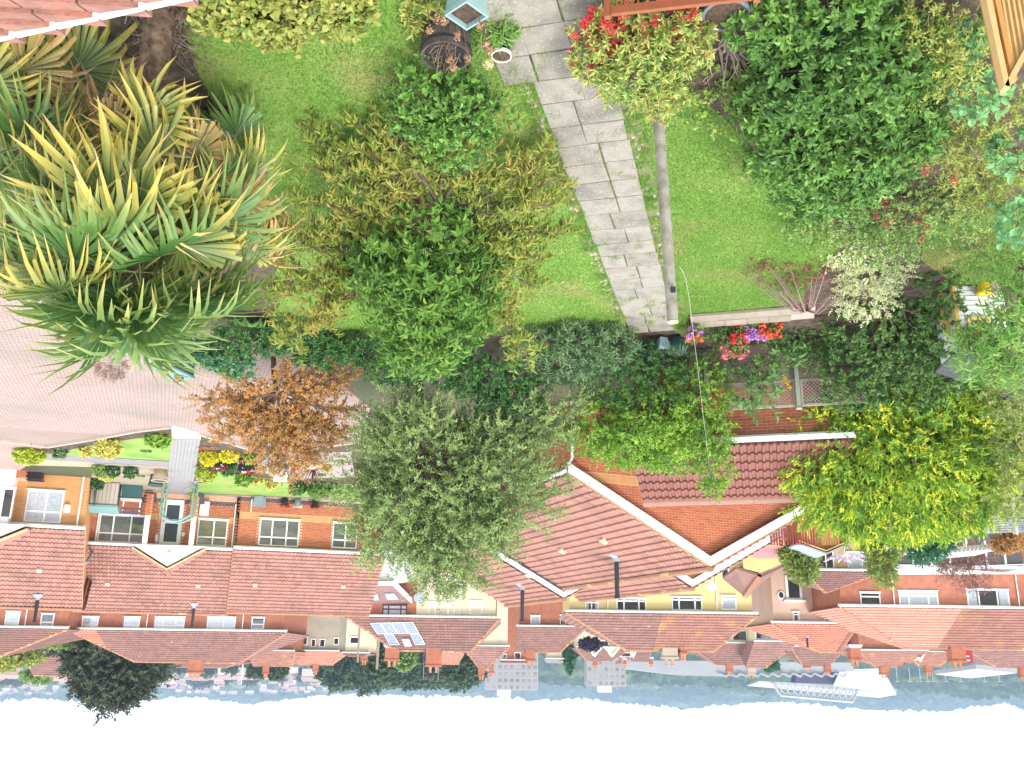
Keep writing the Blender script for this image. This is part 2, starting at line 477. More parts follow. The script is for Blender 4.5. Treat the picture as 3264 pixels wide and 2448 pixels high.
# crumbling mortar edge and weeds beside the path
M_RUBBLE = mat('mortar_rubble', [(0.26, 0.2, 0.13), (0.38, 0.32, 0.24), (0.46, 0.41, 0.33)], 0.95)
mb = MB()
for i in range(520):
    t = random.uniform(-1.5, plen)
    side = -0.56 - abs(random.gauss(0, .05)) if i % 4 else 0.56 + abs(random.gauss(0, .05))
    c = p0 + pd * t + pc * side
    r = random.uniform(.012, .04)
    mb.box((c.x, c.y, g(c.y) + .012), (r * 2, r * 1.6, r), Matrix.Rotation(random.uniform(0, 3), 3, 'Z'), taper=.7)
tag(mb.build('rubble', M_RUBBLE), 'crumbled mortar and stones along the path edge', 'rubble', kind='stuff')
wp = []
for side in (-1, 1):
    for i in range(160):
        t = random.uniform(-1, plen); c = p0 + pd * t + pc * side * (0.53 + abs(random.gauss(0, .09)))
        wp.append(c)
    for i in range(26):
        t = random.uniform(-1, plen); c = p0 + pd * t + pc * random.uniform(-.5, .5)
        wp.append(c)
n = 15000
base = np.array([wp[i][:] for i in rng.integers(0, len(wp), n)]) + np.c_[rng.normal(0, .05, (n, 2)), np.zeros(n)]
a = rng.uniform(0, 6.28, n); h = rng.uniform(.03, .09, n)
V = np.empty((n, 3, 3)); dx = np.c_[np.cos(a), np.sin(a), np.zeros(n)] * .007
base[:, 2] = .008
V[:, 0] = base - dx; V[:, 1] = base + dx; V[:, 2] = base + np.c_[rng.normal(0, .03, (n, 2)), h]
tag(np_obj('weeds', V.reshape(-1, 3), None, M_GRASS, F3=np.arange(3 * n).reshape(n, 3)), 'tufts of weeds growing along the path edges', 'weeds', kind='stuff')

# ---- block-paved drive in front of the bungalows
M_PAVER = mat('paver_block', [(0.272, 0.2, 0.176), (0.304, 0.228, 0.2), (0.336, 0.252, 0.224), (0.288, 0.212, 0.188)], 0.9, nscale=0.35, nmix=0.6, spots=((0.235, 0.195, 0.165), .22, .5), soft=.2)
M_PAVBED = mat('paver_sand', [(0.2496, 0.1794, 0.1521), (0.2886, 0.2145, 0.1833)], 0.95, nscale=1.0, rand=False)
DRV = [PG(*q) for q in ((-500, 900), (-500, 1380), (0, 1400), (150, 1418), (545, 1354), (640, 1379), (830, 1436), (1010, 1420), (1150, 1400), (1180, 1300), (960, 1120), (640, 980), (380, 900))]
drive = tag(sheet('driveway', DRV, 0.006, M_PAVBED), 'pink block paved driveway in front of the bungalows')
BX, BY = 0.21, 0.105
px_, py_ = [], []
poly = [(p.x, p.y) for p in DRV]
da, db = Vector((0.94, -0.34, 0)), Vector((0.34, 0.94, 0))
ii, jj = np.meshgrid(np.arange(-10, 170), np.arange(60, 330))
qx = (ii + 0.5 * (jj % 2)) * BX; qy = jj * BY
wx = qx * da.x + qy * db.x; wy = qx * da.y + qy * db.y
k = in_poly(wx, wy, poly)
wx, wy = wx[k], wy[k]
# only what the picture can hold
inv = (wx / (wy * cp + 7 * sp)) < 0.60
wx, wy = wx[inv], wy[inv]
order = np.argsort(np.abs(wy - 20.5) + np.abs(wx - 11.5))       # the ones seen largest, beside the palm
paver_me = slab_mesh('paver', M_PAVER, 0.08)
for q in order[:300]:
    inst('paver', paver_me, drive, frame_M(Vector((wx[q], wy[q], g(wy[q]) + .008)), da, db, UP, BX - .012, BY - .012, .012 + random.uniform(0, .004)))
def batch(me_verts, me_faces, Ms):
    """stack transformed copies of a small quad mesh into arrays"""
    V0 = np.c_[np.array(me_verts, float), np.ones(len(me_verts))]
    Ms = np.asarray(Ms, float)
    V = np.einsum('nij,kj->nki', Ms, V0)[:, :, :3].reshape(-1, 3)
    F = np.array(me_faces)
    nv = len(me_verts)
    Fa = (F[None] + (np.arange(len(Ms)) * nv)[:, None, None]).reshape(-1, F.shape[1])
    return V, Fa
BOX5V = [(-.5, -.5, 0), (.5, -.5, 0), (.5, .5, 0), (-.5, .5, 0), (-.46, -.46, 1), (.46, -.46, 1), (.46, .46, 1), (-.46, .46, 1)]
BOX5F = [(0, 1, 5, 4), (1, 2, 6, 5), (2, 3, 7, 6), (3, 0, 4, 7), (4, 5, 6, 7)]
rest = order[300:]
Ms = [frame_M(Vector((wx[q], wy[q], g(wy[q]) + .008)), da, db, UP, BX - .012, BY - .012, .012 + random.uniform(0, .004)) for q in rest]
V, F = batch(BOX5V, BOX5F, Ms)
tag(np_obj('pavers', V, F, M_PAVER, drive), kind='stuff')

# kerbs, paths and little front gardens of the bungalows
M_KERB = mat('pale_kerb', [(0.375, 0.315, 0.255), (0.435, 0.375, 0.315)], 0.9, nscale=3.0, rand=False)
M_TARMAC = mat('grey_tarmac', [(0.20, 0.185, 0.19), (0.25, 0.235, 0.235)], 0.95, nscale=3.0, rand=False, bump=.3)
M_GRAVEL = mat('beige_gravel', [(0.336, 0.264, 0.176), (0.44, 0.36, 0.256)], 0.95, nscale=20.0, rand=False, bump=.8)
M_WALKWAY = mat('grey_walkway', [(0.248, 0.2418, 0.2356), (0.2852, 0.279, 0.2728)], 0.9, nscale=1.5, nmix=.5)
M_CREAMSLAB = mat('cream_slab', [(0.495, 0.435, 0.315), (0.54, 0.48, 0.36)], 0.9, nscale=2.0, rand=False)
def kerb(pts, name='kerb', h=0.10, wd=0.12, m=None):
    q = MB()
    for a, b in zip(pts[:-1], pts[1:]):
        a, b = Vector(a), Vector(b)
        L = (b - a).length
        n = max(1, int(L / 0.9))
        for i in range(n):
            c0, c1 = a.lerp(b, i / n), a.lerp(b, (i + 1) / n)
            d = (c1 - c0).normalized(); e = Vector((-d.y, d.x, 0)) * wd / 2
            c1 = c1 - d * 0.015
            q.prism([(p.x, p.y, g(p.y) + h) for p in (c0 - e, c1 - e, c1 + e, c0 + e)], (0, 0, -h - .05))
    return tag(q.build(name, m or M_KERB), kind='structure')
kerb([PG(*q) for q in ((-60, 1398), (0, 1400), (100, 1412), (150, 1420), (300, 1395), (430, 1370), (545, 1356))])
kerb([PG(*q) for q in ((640, 1380), (740, 1410), (830, 1437), (1010, 1422), (1150, 1402))])
sheet('flower_bed', [PG(*q) for q in ((120, 1424), (545, 1358), (545, 1385), (430, 1398), (318, 1416), (165, 1444), (130, 1440))], 0.008, M_SOIL)
LA = [PG(*q) for q in ((165, 1444), (318, 1414), (430, 1397), (547, 1384), (540, 1468), (300, 1455), (150, 1447))]
tag(sheet('lawn', LA, 0.012, M_LAWN), 'lawn strip with golden shrubs before the ochre bungalow')
sheet('footpath', [PG(*q) for q in ((70, 1436), (160, 1447), (540, 1470), (537, 1485), (290, 1473), (120, 1462))], 0.016, M_TARMAC)
sheet('gravel_bed', [PG(*q) for q in ((140, 1464), (300, 1474), (305, 1488), (90, 1482))], 0.012, M_GRAVEL, 'structure')
sheet('patio', [PG(*q) for q in ((300, 1475), (537, 1486), (520, 1595), (280, 1585))], 0.010, mat('tan_patio', [(0.288, 0.232, 0.168), (0.336, 0.28, 0.208)], .9, nscale=2, rand=False))
sheet('doorstep_slab', [PG(*q) for q in ((547, 1352), (640, 1379), (640, 1402), (547, 1396))], 0.014, M_CREAMSLAB)
walk = tag(sheet('walkway', [PG(*q) for q in ((546, 1396), (639, 1402), (609, 1592), (527, 1590))], 0.012, M_TARMAC), 'grey plank walkway to the bungalow door')
for i in range(8):                                    # long grey planks of the walkway
    a0, a1 = PG(546 + (639 - 546) * i / 8, 1397), PG(546 + (639 - 546) * (i + 1) / 8, 1397)
    b0, b1 = PG(527 + (609 - 527) * i / 8, 1589), PG(527 + (609 - 527) * (i + 1) / 8, 1589)
    q = MB(); e = (a1 - a0) * .04
    pts = [a0 + e, a1 - e, b1 - e, b0 + e]
    q.prism([(p.x, p.y, g(p.y) + .034) for p in pts], (0, 0, -.02))
    q.build('plank', M_WALKWAY, walk)
LB = [PG(*q) for q in ((632, 1500), (720, 1506), (900, 1530), (1000, 1538), (1150, 1545), (1150, 1592), (780, 1577), (625, 1572))]
tag(sheet('lawn', LB, 0.012, M_LAWN), 'lawn strip with clipped box balls before the red bungalow')
sheet('flower_bed', [PG(*q) for q in ((640, 1403), (740, 1414), (830, 1441), (1010, 1426), (1150, 1406), (1150, 1545), (1000, 1538), (900, 1530), (720, 1506), (634, 1500))], 0.008, M_SOIL)
sheet('gravel_bed', [PG(*q) for q in ((740, 1470), (880, 1440), (1120, 1440), (1130, 1520), (940, 1525), (800, 1500))], 0.012, mat('grey_gravel', [(0.27, 0.2325, 0.2025), (0.345, 0.3, 0.2625)], .95, nscale=15, rand=False, bump=.8))
sheet('footpath', [PG(*q) for q in ((622, 1573), (780, 1578), (1150, 1593), (1150, 1600), (620, 1600))], 0.014, M_WALKWAY)

tag(sheet('pavement', [PG(*q) for q in ((-120, 1398), (0, 1402), (95, 1414), (140, 1424), (120, 1440), (60, 1440), (90, 1482), (60, 1500), (-120, 1480))], 0.010, mat('red_pavers', [(0.34, 0.21, 0.18), (0.42, 0.27, 0.235)], .9, nscale=5, rand=False)), kind='structure')
# ================================================================== building kit
TILE_CACHE = {}
def tile_geo(w, l, amp=0.035, lift=0.03):
    xs = [(0, 0), (.45 * w, 0), (.58 * w, amp), (.82 * w, amp), (w, 0)]
    lift = lift + .030
    V = [(x, 0, z + lift) for x, z in xs] + [(x, l * 1.12, z) for x, z in xs] + [(x, 0.004, z + lift - .062) for x, z in xs]
    F = [(i, i + 1, i + 6, i + 5) for i in range(4)] + [(i + 10, i + 11, i + 1, i) for i in range(4)]
    return V, F
def tiles(parent, o, a, s, poly, m, w=.18, l=.29, focus=None, nind=0, amp=0.035, off=0.0):
    """tiles over the polygon (list of (a,s) coordinates) of the roof plane o + a*x + s*y; the nind nearest to the pixel focus are objects"""
    n = a.cross(s)
    if n.z < 0:
        n = -n
    flip = a.cross(s).z < 0
    xs, ys = [q[0] for q in poly], [q[1] for q in poly]
    nx, ny = int((max(xs) - min(xs)) / w) + 1, int((max(ys) - min(ys)) / l) + 1
    ii, jj = np.meshgrid(np.arange(nx), np.arange(ny))
    X, Y = (min(xs) + (ii + 0.5) * w).ravel(), (min(ys) + (jj + 0.5) * l).ravel()
    k = in_poly(X, Y, poly)
    X, Y = X[k], Y[k]
    V, F = tile_geo(w, l, amp)
    aa = -a if flip else a
    Ms = []
    for x, y in zip(X, Y):
        c = o + a * (x + (w / 2 if flip else -w / 2)) + s * (y - l / 2) + n * (random.uniform(0, .006) + off)
        Ms.append(frame_M(c, aa, s, n))
    if not Ms: return
    if nind:
        fp = focus
        d = [(M.translation - fp).length for M in Ms]
        od = np.argsort(d)
        key = (round(w, 4), round(l, 4), m.name)
        if key not in TILE_CACHE:
            q = MB(); q.add(V, F); TILE_CACHE[key] = q.mesh('roof_tile', m)
        for i in od[:nind]:
            inst('roof_tile', TILE_CACHE[key], parent, Ms[i])
        Ms = [Ms[i] for i in od[nind:]]
        if not Ms: return
    Va, Fa = batch(V, F, Ms)
    return tag(np_obj('roof_tiles', Va, Fa, m, parent), kind='stuff')
BRICK_CACHE = {}
BRV = [(-.5, 0, -.5), (.5, 0, -.5), (.5, 0, .5), (-.5, 0, .5), (-.48, -1, -.46), (.48, -1, -.46), (.48, -1, .46), (-.48, -1, .46)]
BRF = [(0, 1, 5, 4), (1, 2, 6, 5), (2, 3, 7, 6), (3, 0, 4, 7), (4, 5, 6, 7)]
def bricks(parent, o, a, n, poly, m, openings=(), focus=None, nind=0, bw=.225, bh=.075, joint=.011, proud=.008, soldier=False):
    """brick faces proud of the mortar; poly in (s, z world) coordinates; n points into the house"""
    xs, zs = [q[0] for q in poly], [q[1] for q in poly]
    if soldier: bw, bh = bh, max(zs) - min(zs)
    nx, nz = int((max(xs) - min(xs)) / bw) + 2, int(round((max(zs) - min(zs)) / bh))
    ii, jj = np.meshgrid(np.arange(nx), np.arange(max(nz, 1)))
    X = (min(xs) + (ii + 0.5 * ((jj % 2) if not soldier else 1)) * bw).ravel(); Z = (min(zs) + (jj + .5) * bh).ravel()
    k = in_poly(X, Z, poly)
    for (s0, z0, s1, z1) in openings:
        k &= ~((X > s0 - .06) & (X < s1 + .06) & (Z > z0 - .02) & (Z < z1 + .02))
    X, Z = X[k], Z[k]
    Ms = []
    for x, z in zip(X, Z):
        c = o + a * x; c = Vector((c.x, c.y, z))
        Ms.append(frame_M(c, a, n, UP, bw - joint, proud + random.uniform(-.002, .002), bh - joint))
    if not Ms: return
    if nind:
        od = np.argsort([(M.translation - focus).length for M in Ms])
        if m.name not in BRICK_CACHE:
            q = MB(); q.add(BRV, BRF); BRICK_CACHE[m.name] = q.mesh('brick', m)
        for i in od[:nind]: inst('brick', BRICK_CACHE[m.name], parent, Ms[i])
        Ms = [Ms[i] for i in od[nind:]]
        if not Ms: return
    Va, Fa = batch(BRV, BRF, Ms)
    return tag(np_obj('bricks', Va, Fa, m, parent), kind='stuff')

class Fac:
    """a facade plane: origin, direction a (photo left -> right), n into the building"""
    def __init__(s, o, ang):
        s.o = Vector(o)
        s.a = Vector((-math.cos(ang), math.sin(ang), 0))     # ang > 0: the photo's right end is farther
        s.n = Vector((math.sin(ang), math.cos(ang), 0))
    def sz(s, x, y, d=0.0):
        p = PP(x, y, s.o + s.n * d, s.n)
        return (p - s.o).dot(s.a), p.z
    def p(s, q, z, d=0.0):
        v = s.o + s.a * q + s.n * d
        return Vector((v.x, v.y, z))
def window(parent, f, rect, cols=(1,), trans=0.68, back='dark', fr=0.055, m=None, name='window', px=True, sill=True):
    """rect in pixels (x0,y0,x1,y1): photo corners; trans: height share of the transom, None for none"""
    if px:
        cs = [f.sz(rect[0], rect[1]), f.sz(rect[2], rect[1]), f.sz(rect[0], rect[3]), f.sz(rect[2], rect[3])]
        s0, s1 = (cs[0][0] + cs[2][0]) / 2, (cs[1][0] + cs[3][0]) / 2
        z0, z1 = (cs[0][1] + cs[1][1]) / 2, (cs[2][1] + cs[3][1]) / 2
        if s0 > s1: s0, s1 = s1, s0
        if z0 > z1: z0, z1 = z1, z0
    else: s0, z0, s1, z1 = rect
    m = m or M_WHITE
    fr = min(fr, (s1 - s0) * .12, (z1 - z0) * .14)
    q = MB()
    D0, D1 = -0.05, 0.0
    o, a, n = f.o, f.a, f.n
    q.fbox(o, a, n, s0, s1, z0, z0 + fr, D0, D1); q.fbox(o, a, n, s0, s1, z1 - fr, z1, D0, D1)
    q.fbox(o, a, n, s0, s0 + fr, z0 + fr, z1 - fr, D0, D1); q.fbox(o, a, n, s1 - fr, s1, z0 + fr, z1 - fr, D0, D1)
    tot = sum(cols); e = [s0 + fr]
    acc = 0
    for c in cols[:-1]:
        acc += c; e.append(s0 + (s1 - s0) * acc / tot)
    e.append(s1 - fr)
    for x in e[1:-1]: q.fbox(o, a, n, x - fr * .6, x + fr * .6, z0 + fr, z1 - fr, D0 + .002, D1)
    if trans:
        zt = z0 + (z1 - z0) * trans
        for i in range(len(e) - 1): q.fbox(o, a, n, e[i] + (fr * .6 if i else 0), e[i + 1] - (fr * .6 if i < len(e) - 2 else 0), zt - fr * .6, zt + fr * .6, D0 + .004, D1)
    if sill: q.fbox(o, a, n, s0 - .05, s1 + .05, z0 - .05, z0 - .002, -.10, 0)
    w_ = q.build(name, m, parent)
    q = MB(); q.fbox(o, a, n, s0 + fr, s1 - fr, z0 + fr, z1 - fr, -.022, -.018)
    q.build('pane', M_GLASS, w_)
    q = MB()
    q.fbox(o, a, n, s0 + fr, s1 - fr, z0 + fr, z1 - fr, -.008, -.004)
    if back == 'blind' or back == 'blindy':
        q.build('backing', M_DARKROOM, w_)
        q = MB(); zz = z0 + fr
        while zz < z1 - fr - .04:
            q.fbox(o, a, n, s0 + fr, s1 - fr, zz, zz + .035, -.016, -.010); zz += .05
        tag(q.build('blind_slats', M_BLIND if back == 'blind' else M_BLINDY, w_), kind='stuff')
    elif back == 'curtain':
        q = MB(); k = max(6, int((s1 - s0) / .05)); pts = []
        for i in range(k + 1):
            t = i / k; pts.append((s0 + fr + (s1 - s0 - 2 * fr) * t, -.013 + .005 * math.sin(i * 1.9) + .002 * math.sin(i * .7)))
        vs = [f.p(x, z, d) for z in (z0 + fr, z1 - fr) for x, d in pts]
        q.add(vs, [(i, i + 1, k + 2 + i, k + 1 + i) for i in range(k)])
        q.build('curtain', M_CURTAIN, w_)
    elif back == 'sides':
        q.build('backing', M_DARKROOM, w_)
        for (u0, u1) in ((0, .22), (.78, 1)):
            q = MB(); q.fbox(o, a, n, s0 + fr + (s1 - s0 - 2 * fr) * u0, s0 + fr + (s1 - s0 - 2 * fr) * u1, z0 + fr, z1 - fr, -.015, -.011)
            q.build('curtain', M_CURTAIN, w_)
    else: q.build('backing', M_DARKROOM, w_)
    return w_, (s0, z0, s1, z1)
def gutter(parent, f, s0, s1, z, d=-0.38, m=None, r=.06):
    q = MB(); m = m or M_WHITE
    q.fbox(f.o, f.a, f.n, s0, s1, z - .20, z - .02, d + .05, d + .075)     # fascia
    pts = []
    k = 6
    vs = []
    for s in (s0, s1):
        for i in range(k + 1):
            t = math.pi * i / k
            p = f.p(s, z - .03 - r * math.sin(t), d - r * math.cos(t) - .02); vs.append(p)
    q.add(vs, [(i, i + 1, k + 2 + i, k + 1 + i) for i in range(k)])
    vs2 = [v + Vector((0, 0, -.008)) for v in vs]
    q.add(vs2, [(i + 1, i, k + 1 + i, k + 2 + i) for i in range(k)])
    q.fbox(f.o, f.a, f.n, s0, s1, z - .12, z + .005, d - r - .035, d - r - .02)
    return q.build('gutter', m, parent)
def downpipe(parent, f, s, z0, z1, d=-.08, m=None, swan=.3, name='downpipe'):
    q = MB()
    pts = [f.p(s, z0, d), f.p(s, z1 - .35, d), f.p(s, z1 - .2, d - .02), f.p(s, z1 - .05, d - swan)]
    q.tube(pts, .038, 8)
    for z in np.arange(z0 + .3, z1 - .4, .9): q.tube([f.p(s, z, d), f.p(s, z + .05, d)], .05, 8)
    return q.build(name, m or M_WHITE, parent)
def ridge_caps(parent, p0, p1, m=None, r=.13, ln=.45, name='ridge_tile', maxn=60):
    p0, p1 = Vector(p0), Vector(p1)
    L = (p1 - p0).length
    n = min(maxn, max(1, int(L / ln)))
    d = (p1 - p0) / n
    dn = d.normalized()
    side = dn.cross(UP).normalized(); up = side.cross(dn)
    q = MB()
    k = 6
    vs = []
    for t, rr in ((0.0, r * 1.06), (1.04, r)):
        for i in range(k + 1):
            th = math.pi * i / k
            vs.append(Vector((rr * math.cos(th), t, rr * .8 * math.sin(th))))
    q.add(vs, [(i, k + 1 + i, k + 2 + i, i + 1) for i in range(k)] + [tuple(range(k + 1)), tuple(range(k + 1, 2 * k + 2))[::-1]])
    me = q.mesh('ridge_tile', m or M_RIDGE)
    for i in range(n):
        inst(name, me, parent, frame_M(p0 + d * i - up * .05 + up * random.uniform(-.006, .006), side, dn, up, 1, d.length, 1))
def verge(parent, p0, p1, m=None, h=.2, th=.05, nrm=(0, 0, 0), name='bargeboard'):
    q = MB(); n = Vector(nrm)
    q.prism([Vector(p0), Vector(p1), Vector(p1) - UP * h, Vector(p0) - UP * h], n * th)
    return q.build(name, m or M_WHITE, parent)
def chimney(parent, c, size, h, ang=0, m=None, pots=2, base=True):
    Mx = Matrix.Rotation(ang, 3, 'Z')
    q = MB(); q.box(Vector(c) + UP * h / 2, (size[0], size[1], h), Mx)
    q.box(Vector(c) + UP * (h - .05), (size[0] + .12, size[1] + .12, .16), Mx)
    o = q.build('chimney', m or M_BRICK_FAR, parent)
    for i in range(pots):
        t = (i + .5) / pots - .5
        q = MB(); q.lathe(Vector(c) + Mx @ Vector((t * size[0] * .8, 0, h + .03)), [(.12, 0), (.10, .1), (.10, .35), (.13, .38), (.11, .42)], 8)
        q.build('chimney_pot', mat('pot_terracotta', [(0.42, 0.2, 0.11), (0.5, 0.27, 0.16)], .9), o)
    if base:
        q = MB(); q.box(Vector(c) + UP * .12, (size[0] + .35, size[1] + .35, .26), Mx, taper=.75)
        q.build('flashing', M_LEAD, o)
    return o
def flue(parent, base, h=.55, name='flue_pipe'):
    b = Vector(base)
    q = MB(); q.tube([b, b + UP * .12, b + UP * h], [.085, .075, .07], 10)
    q.tube([b + UP * (h), b + UP * (h + .07)], [.095, .095], 10)
    fl = q.build(name, M_BLACK, parent)
    q = MB(); q.lathe(b - UP * .12, [(.3, -.05), (.26, .0), (.12, .1), (.1, .2)], 8)
    q.build('lead_slate', M_LEAD, fl)
def aerial(parent, base, h=1.2, ang=.5, name='tv_aerial'):
    b = Vector(base); q = MB()
    q.tube([b, b + UP * h], .018, 5)
    d = Vector((math.cos(ang), math.sin(ang), 0)); e = Vector((-d.y, d.x, 0))
    q.tube([b + UP * h - d * .1, b + UP * h + d * .9], .012, 4)
    for i in range(8): q.tube([b + UP * h + d * (.1 * i) - e * .2, b + UP * h + d * (.1 * i) + e * .2], .007, 4)
    return q.build(name, mat('aerial_metal', [(0.4, 0.41, 0.43)], .4, metal=.6), parent)
# ================================================================== NEAR BUNGALOWS
def plane_point(x, y, p0, a, s):
    return PP(x, y, p0, a.cross(s).normalized())
def bungalow(name, label, f, sL, sR, zb, ze, zr, half, brickm, mortm, wins, tilem=M_TILE, verges=(True, True), band=None, focus_b=None, focus_t=None, oh=.35, doors=(), vl=.12, nind=300, w=.18, l=.29):
    t = thing(name, label, 'house', f.p((sL + sR) / 2, zb, 0))
    o, a, n = f.o, f.a, f.n
    q = MB()
    q.fbox(o, a, n, sL, sR, zb - .3, ze - .05, 0.0, .25)
    q.fbox(o, a, n, sL, sL + .25, zb - .3, ze - .05, .25, half * 2); q.fbox(o, a, n, sR - .25, sR, zb - .3, ze - .05, .25, half * 2)
    q.fbox(o, a, n, sL + .25, sR - .25, zb - .3, ze - .05, half * 2 - .25, half * 2)
    for s in (sL, sR - .25):
        q.prism([f.p(s, ze - .05, 0.01), f.p(s, zr - .12, half), f.p(s, ze - .05, half * 2 - .01)], a * .25)
    q.build('wall', mortm, t)
    ops = []
    for (rect, cols, tr, back) in wins:
        w_, op = window(t, f, rect, cols, tr, back); ops.append(op)
    ops += list(doors)
    zp = zb + .24
    bricks(t, o, a, n, [(sL, zb), (sR, zb), (sR, zp), (sL, zp)], M_PLINTH)
    zones = [(zp, ze - .1)]
    if band:
        zones = [(zp, band[0]), (band[1], ze - .1)]
        bricks(t, o, a, n, [(sL, band[0]), (sR, band[0]), (sR, band[1]), (sL, band[1])], M_BUFF, ops, soldier=True)
    fb = focus_b or f.p((sL + sR) / 2, (zb + ze) / 2)
    for i, (z0, z1) in enumerate(zones):
        bricks(t, o, a, n, [(sL, z0), (sR, z0), (sR, z1), (sL, z1)], brickm, ops, fb, nind if i == len(zones) - 1 else 0)
    # side walls
    for s, sg in ((sL, -1), (sR, 1)):
        oo = f.p(s, 0, 0); nn = a * -sg; aa = n * sg
        poly = [(0, zp), (half * 2, zp), (half * 2, ze - .1), (half, zr - .25), (0, ze - .1)]
        bricks(t, oo, aa, nn, [(sg * u, z) if sg > 0 else (-u, z) for u, z in poly], brickm)
    # roof
    zee = ze - (zr - ze) / (half + 0.0) * 0.0
    e0, r0 = f.p(sL - vl, ze, -oh), f.p(sL - vl, zr, half)
    su = (r0 - e0); SL = su.length; su.normalize()
    q = MB()
    W = sR - sL + 2 * vl
    nrm = a.cross(su); nrm = nrm if nrm.z > 0 else -nrm
    q.prism([e0 - nrm * .02, e0 + a * W - nrm * .02, r0 + a * W - nrm * .02, r0 - nrm * .02], -nrm * .08)
    b0 = f.p(sL - vl, ze, half * 2 + oh)
    sb = (r0 - b0); sb.normalize(); nb = a.cross(sb); nb = nb if nb.z > 0 else -nb
    q.prism([b0 - nb * .02, b0 + a * W - nb * .02, r0 + a * W - nb * .022, r0 - nb * .022], -nb * .08)
    q.build('roof_deck', tilem, t)
    tiles(t, e0, a, su, [(0, 0), (W, 0), (W, SL), (0, SL)], tilem, w, l, focus_t or f.p((sL + sR) / 2, ze, 0), nind)
    tiles(t, b0, a, sb, [(0, 0), (W, 0), (W, SL), (0, SL)], tilem, w * 2, l * 2)
    ridge_caps(t, r0 + nrm * .05, r0 + a * W + nrm * .05)
    for s, sg, on in ((-vl, -1, verges[0]), (W - vl, 1, verges[1])):
        if on:
            for pp in ((e0, r0), (b0, r0)):
                k = a * (s + vl)
                verge(t, pp[0] + k - UP * .04, pp[1] + k - UP * .04, mat('verge_mortar', [(0.45, 0.24, 0.12), (0.5, 0.28, 0.15)], .9), .14, .03, a * sg)
    gutter(t, f, sL - vl, sR + vl, ze, -oh)
    return t, ops, (e0, a, su)
def vents(t, pl, pts, name='roof_vent'):
    e0, a, su = pl
    m = mat('vent_cream', [(0.55, 0.46, 0.33)], .8)
    for (x, y) in pts:
        p = plane_point(x, y, e0, a, su)
        nrm = a.cross(su); nrm = nrm if nrm.z > 0 else -nrm
        q = MB(); q.prism([p + nrm * .06 - a * .12 - su * .1, p + nrm * .06 + a * .12 - su * .1, p + nrm * .06 + a * .09 + su * .12, p + nrm * .06 - a * .09 + su * .12], nrm * .09)
        q.build(name, m, t)

# ---- ochre bungalow
f1 = Fac(P(292, 1497, 41.5), R(20))
zb1 = f1.o.z
s1L, s1R = f1.sz(-170, 1490)[0], f1.sz(292, 1497)[0]
ze1, zr1 = f1.sz(200, 1686, -.35)[1], f1.sz(130, 1938, 3.9)[1]
h1, ops, pl1 = bungalow('ochre_bungalow', 'ochre brick bungalow with a white porch and one curtained window', f1, s1L, s1R, zb1, ze1, zr1, 3.9, M_OCHRE, M_MORTARB,
    [((82, 1564, 200, 1666), (1.15, 1), .66, 'curtain')], focus_b=f1.p(f1.sz(230, 1560)[0], .6), focus_t=f1.p(f1.sz(180, 1690)[0], ze1 + .5))
vents(h1, pl1, [(127, 1813)])
flue(h1, plane_point(122, 1900, pl1[0], pl1[1], pl1[2]) + UP * .1, 1.0)
downpipe(h1, f1, f1.sz(262, 1560)[0], zb1 + .1, ze1)
q = MB(); c = f1.p(*f1.sz(214, 1622), -.03); q.lathe(c, [(.13, -.17), (.15, 0), (.13, .17)], 12); q.build('wall_plaque', M_WHITE, h1)
# white porch: brick pier, gable and glazed front
q = MB(); sa, sb_ = f1.sz(54, 1500, -.9)[0], f1.sz(84, 1500, -.9)[0]
zt = f1.sz(70, 1524, -.9)[1]
q.fbox(f1.o, f1.a, f1.n, sa - .02, sb_, zb1, zt, -.9, -.01)
pier = q.build('porch_pier', M_MORTAR, h1)
bricks(pier, f1.p(0, 0, -.9), f1.a, f1.n, [(sa, zb1), (sb_, zb1), (sb_, zt), (sa, zt)], M_BRICK)
bricks(pier, f1.p(sb_, 0, 0), f1.n, -f1.a, [(-.9, zb1), (0, zb1), (0, zt), (-.9, zt)], M_BRICK)
q = MB()
sx = f1.sz(52, 1500, -1.0)[0]
q.fbox(f1.o, f1.a, f1.n, sx - 4.0, sx, zb1, ze1 + .05, -1.0, -.02)
pw = q.build('porch_wall', M_WHITE, h1)
fp1 = Fac(f1.p(0, 0, -1.0), R(20))
window(h1, fp1, (5, 1556, 42, 1652), (1,), None, 'dark')
q = MB()
ax = f1.sz(92, 1664, -1.25)[0]
pA, pB = f1.p(ax, ze1 + .02, -1.25), f1.p(ax - 5.6, ze1 + .02, -1.25)
pT = f1.p(ax - 2.8, ze1 + 1.55, -1.25)
q.prism([pB, pA, pT], f1.n * .1)
q.build('porch_gable', M_WHITE, h1)
q = MB(); up_ = UP * .1
for u, v in ((pA, pT), (pB, pT)):
    q.prism([u + up_, v + up_, v + up_ + f1.n * 2.6 * 1.0, u + up_ + f1.n * 1.2], UP * .06)
q.build('porch_roof', M_TILE, h1)
ridge_caps(h1, pA + UP * .2 - f1.n * .03, pT + UP * .2 - f1.n * .03, mat('buff_verge', [(0.55, 0.31, 0.15), (0.6, 0.36, 0.2)], .85), .11, .36)

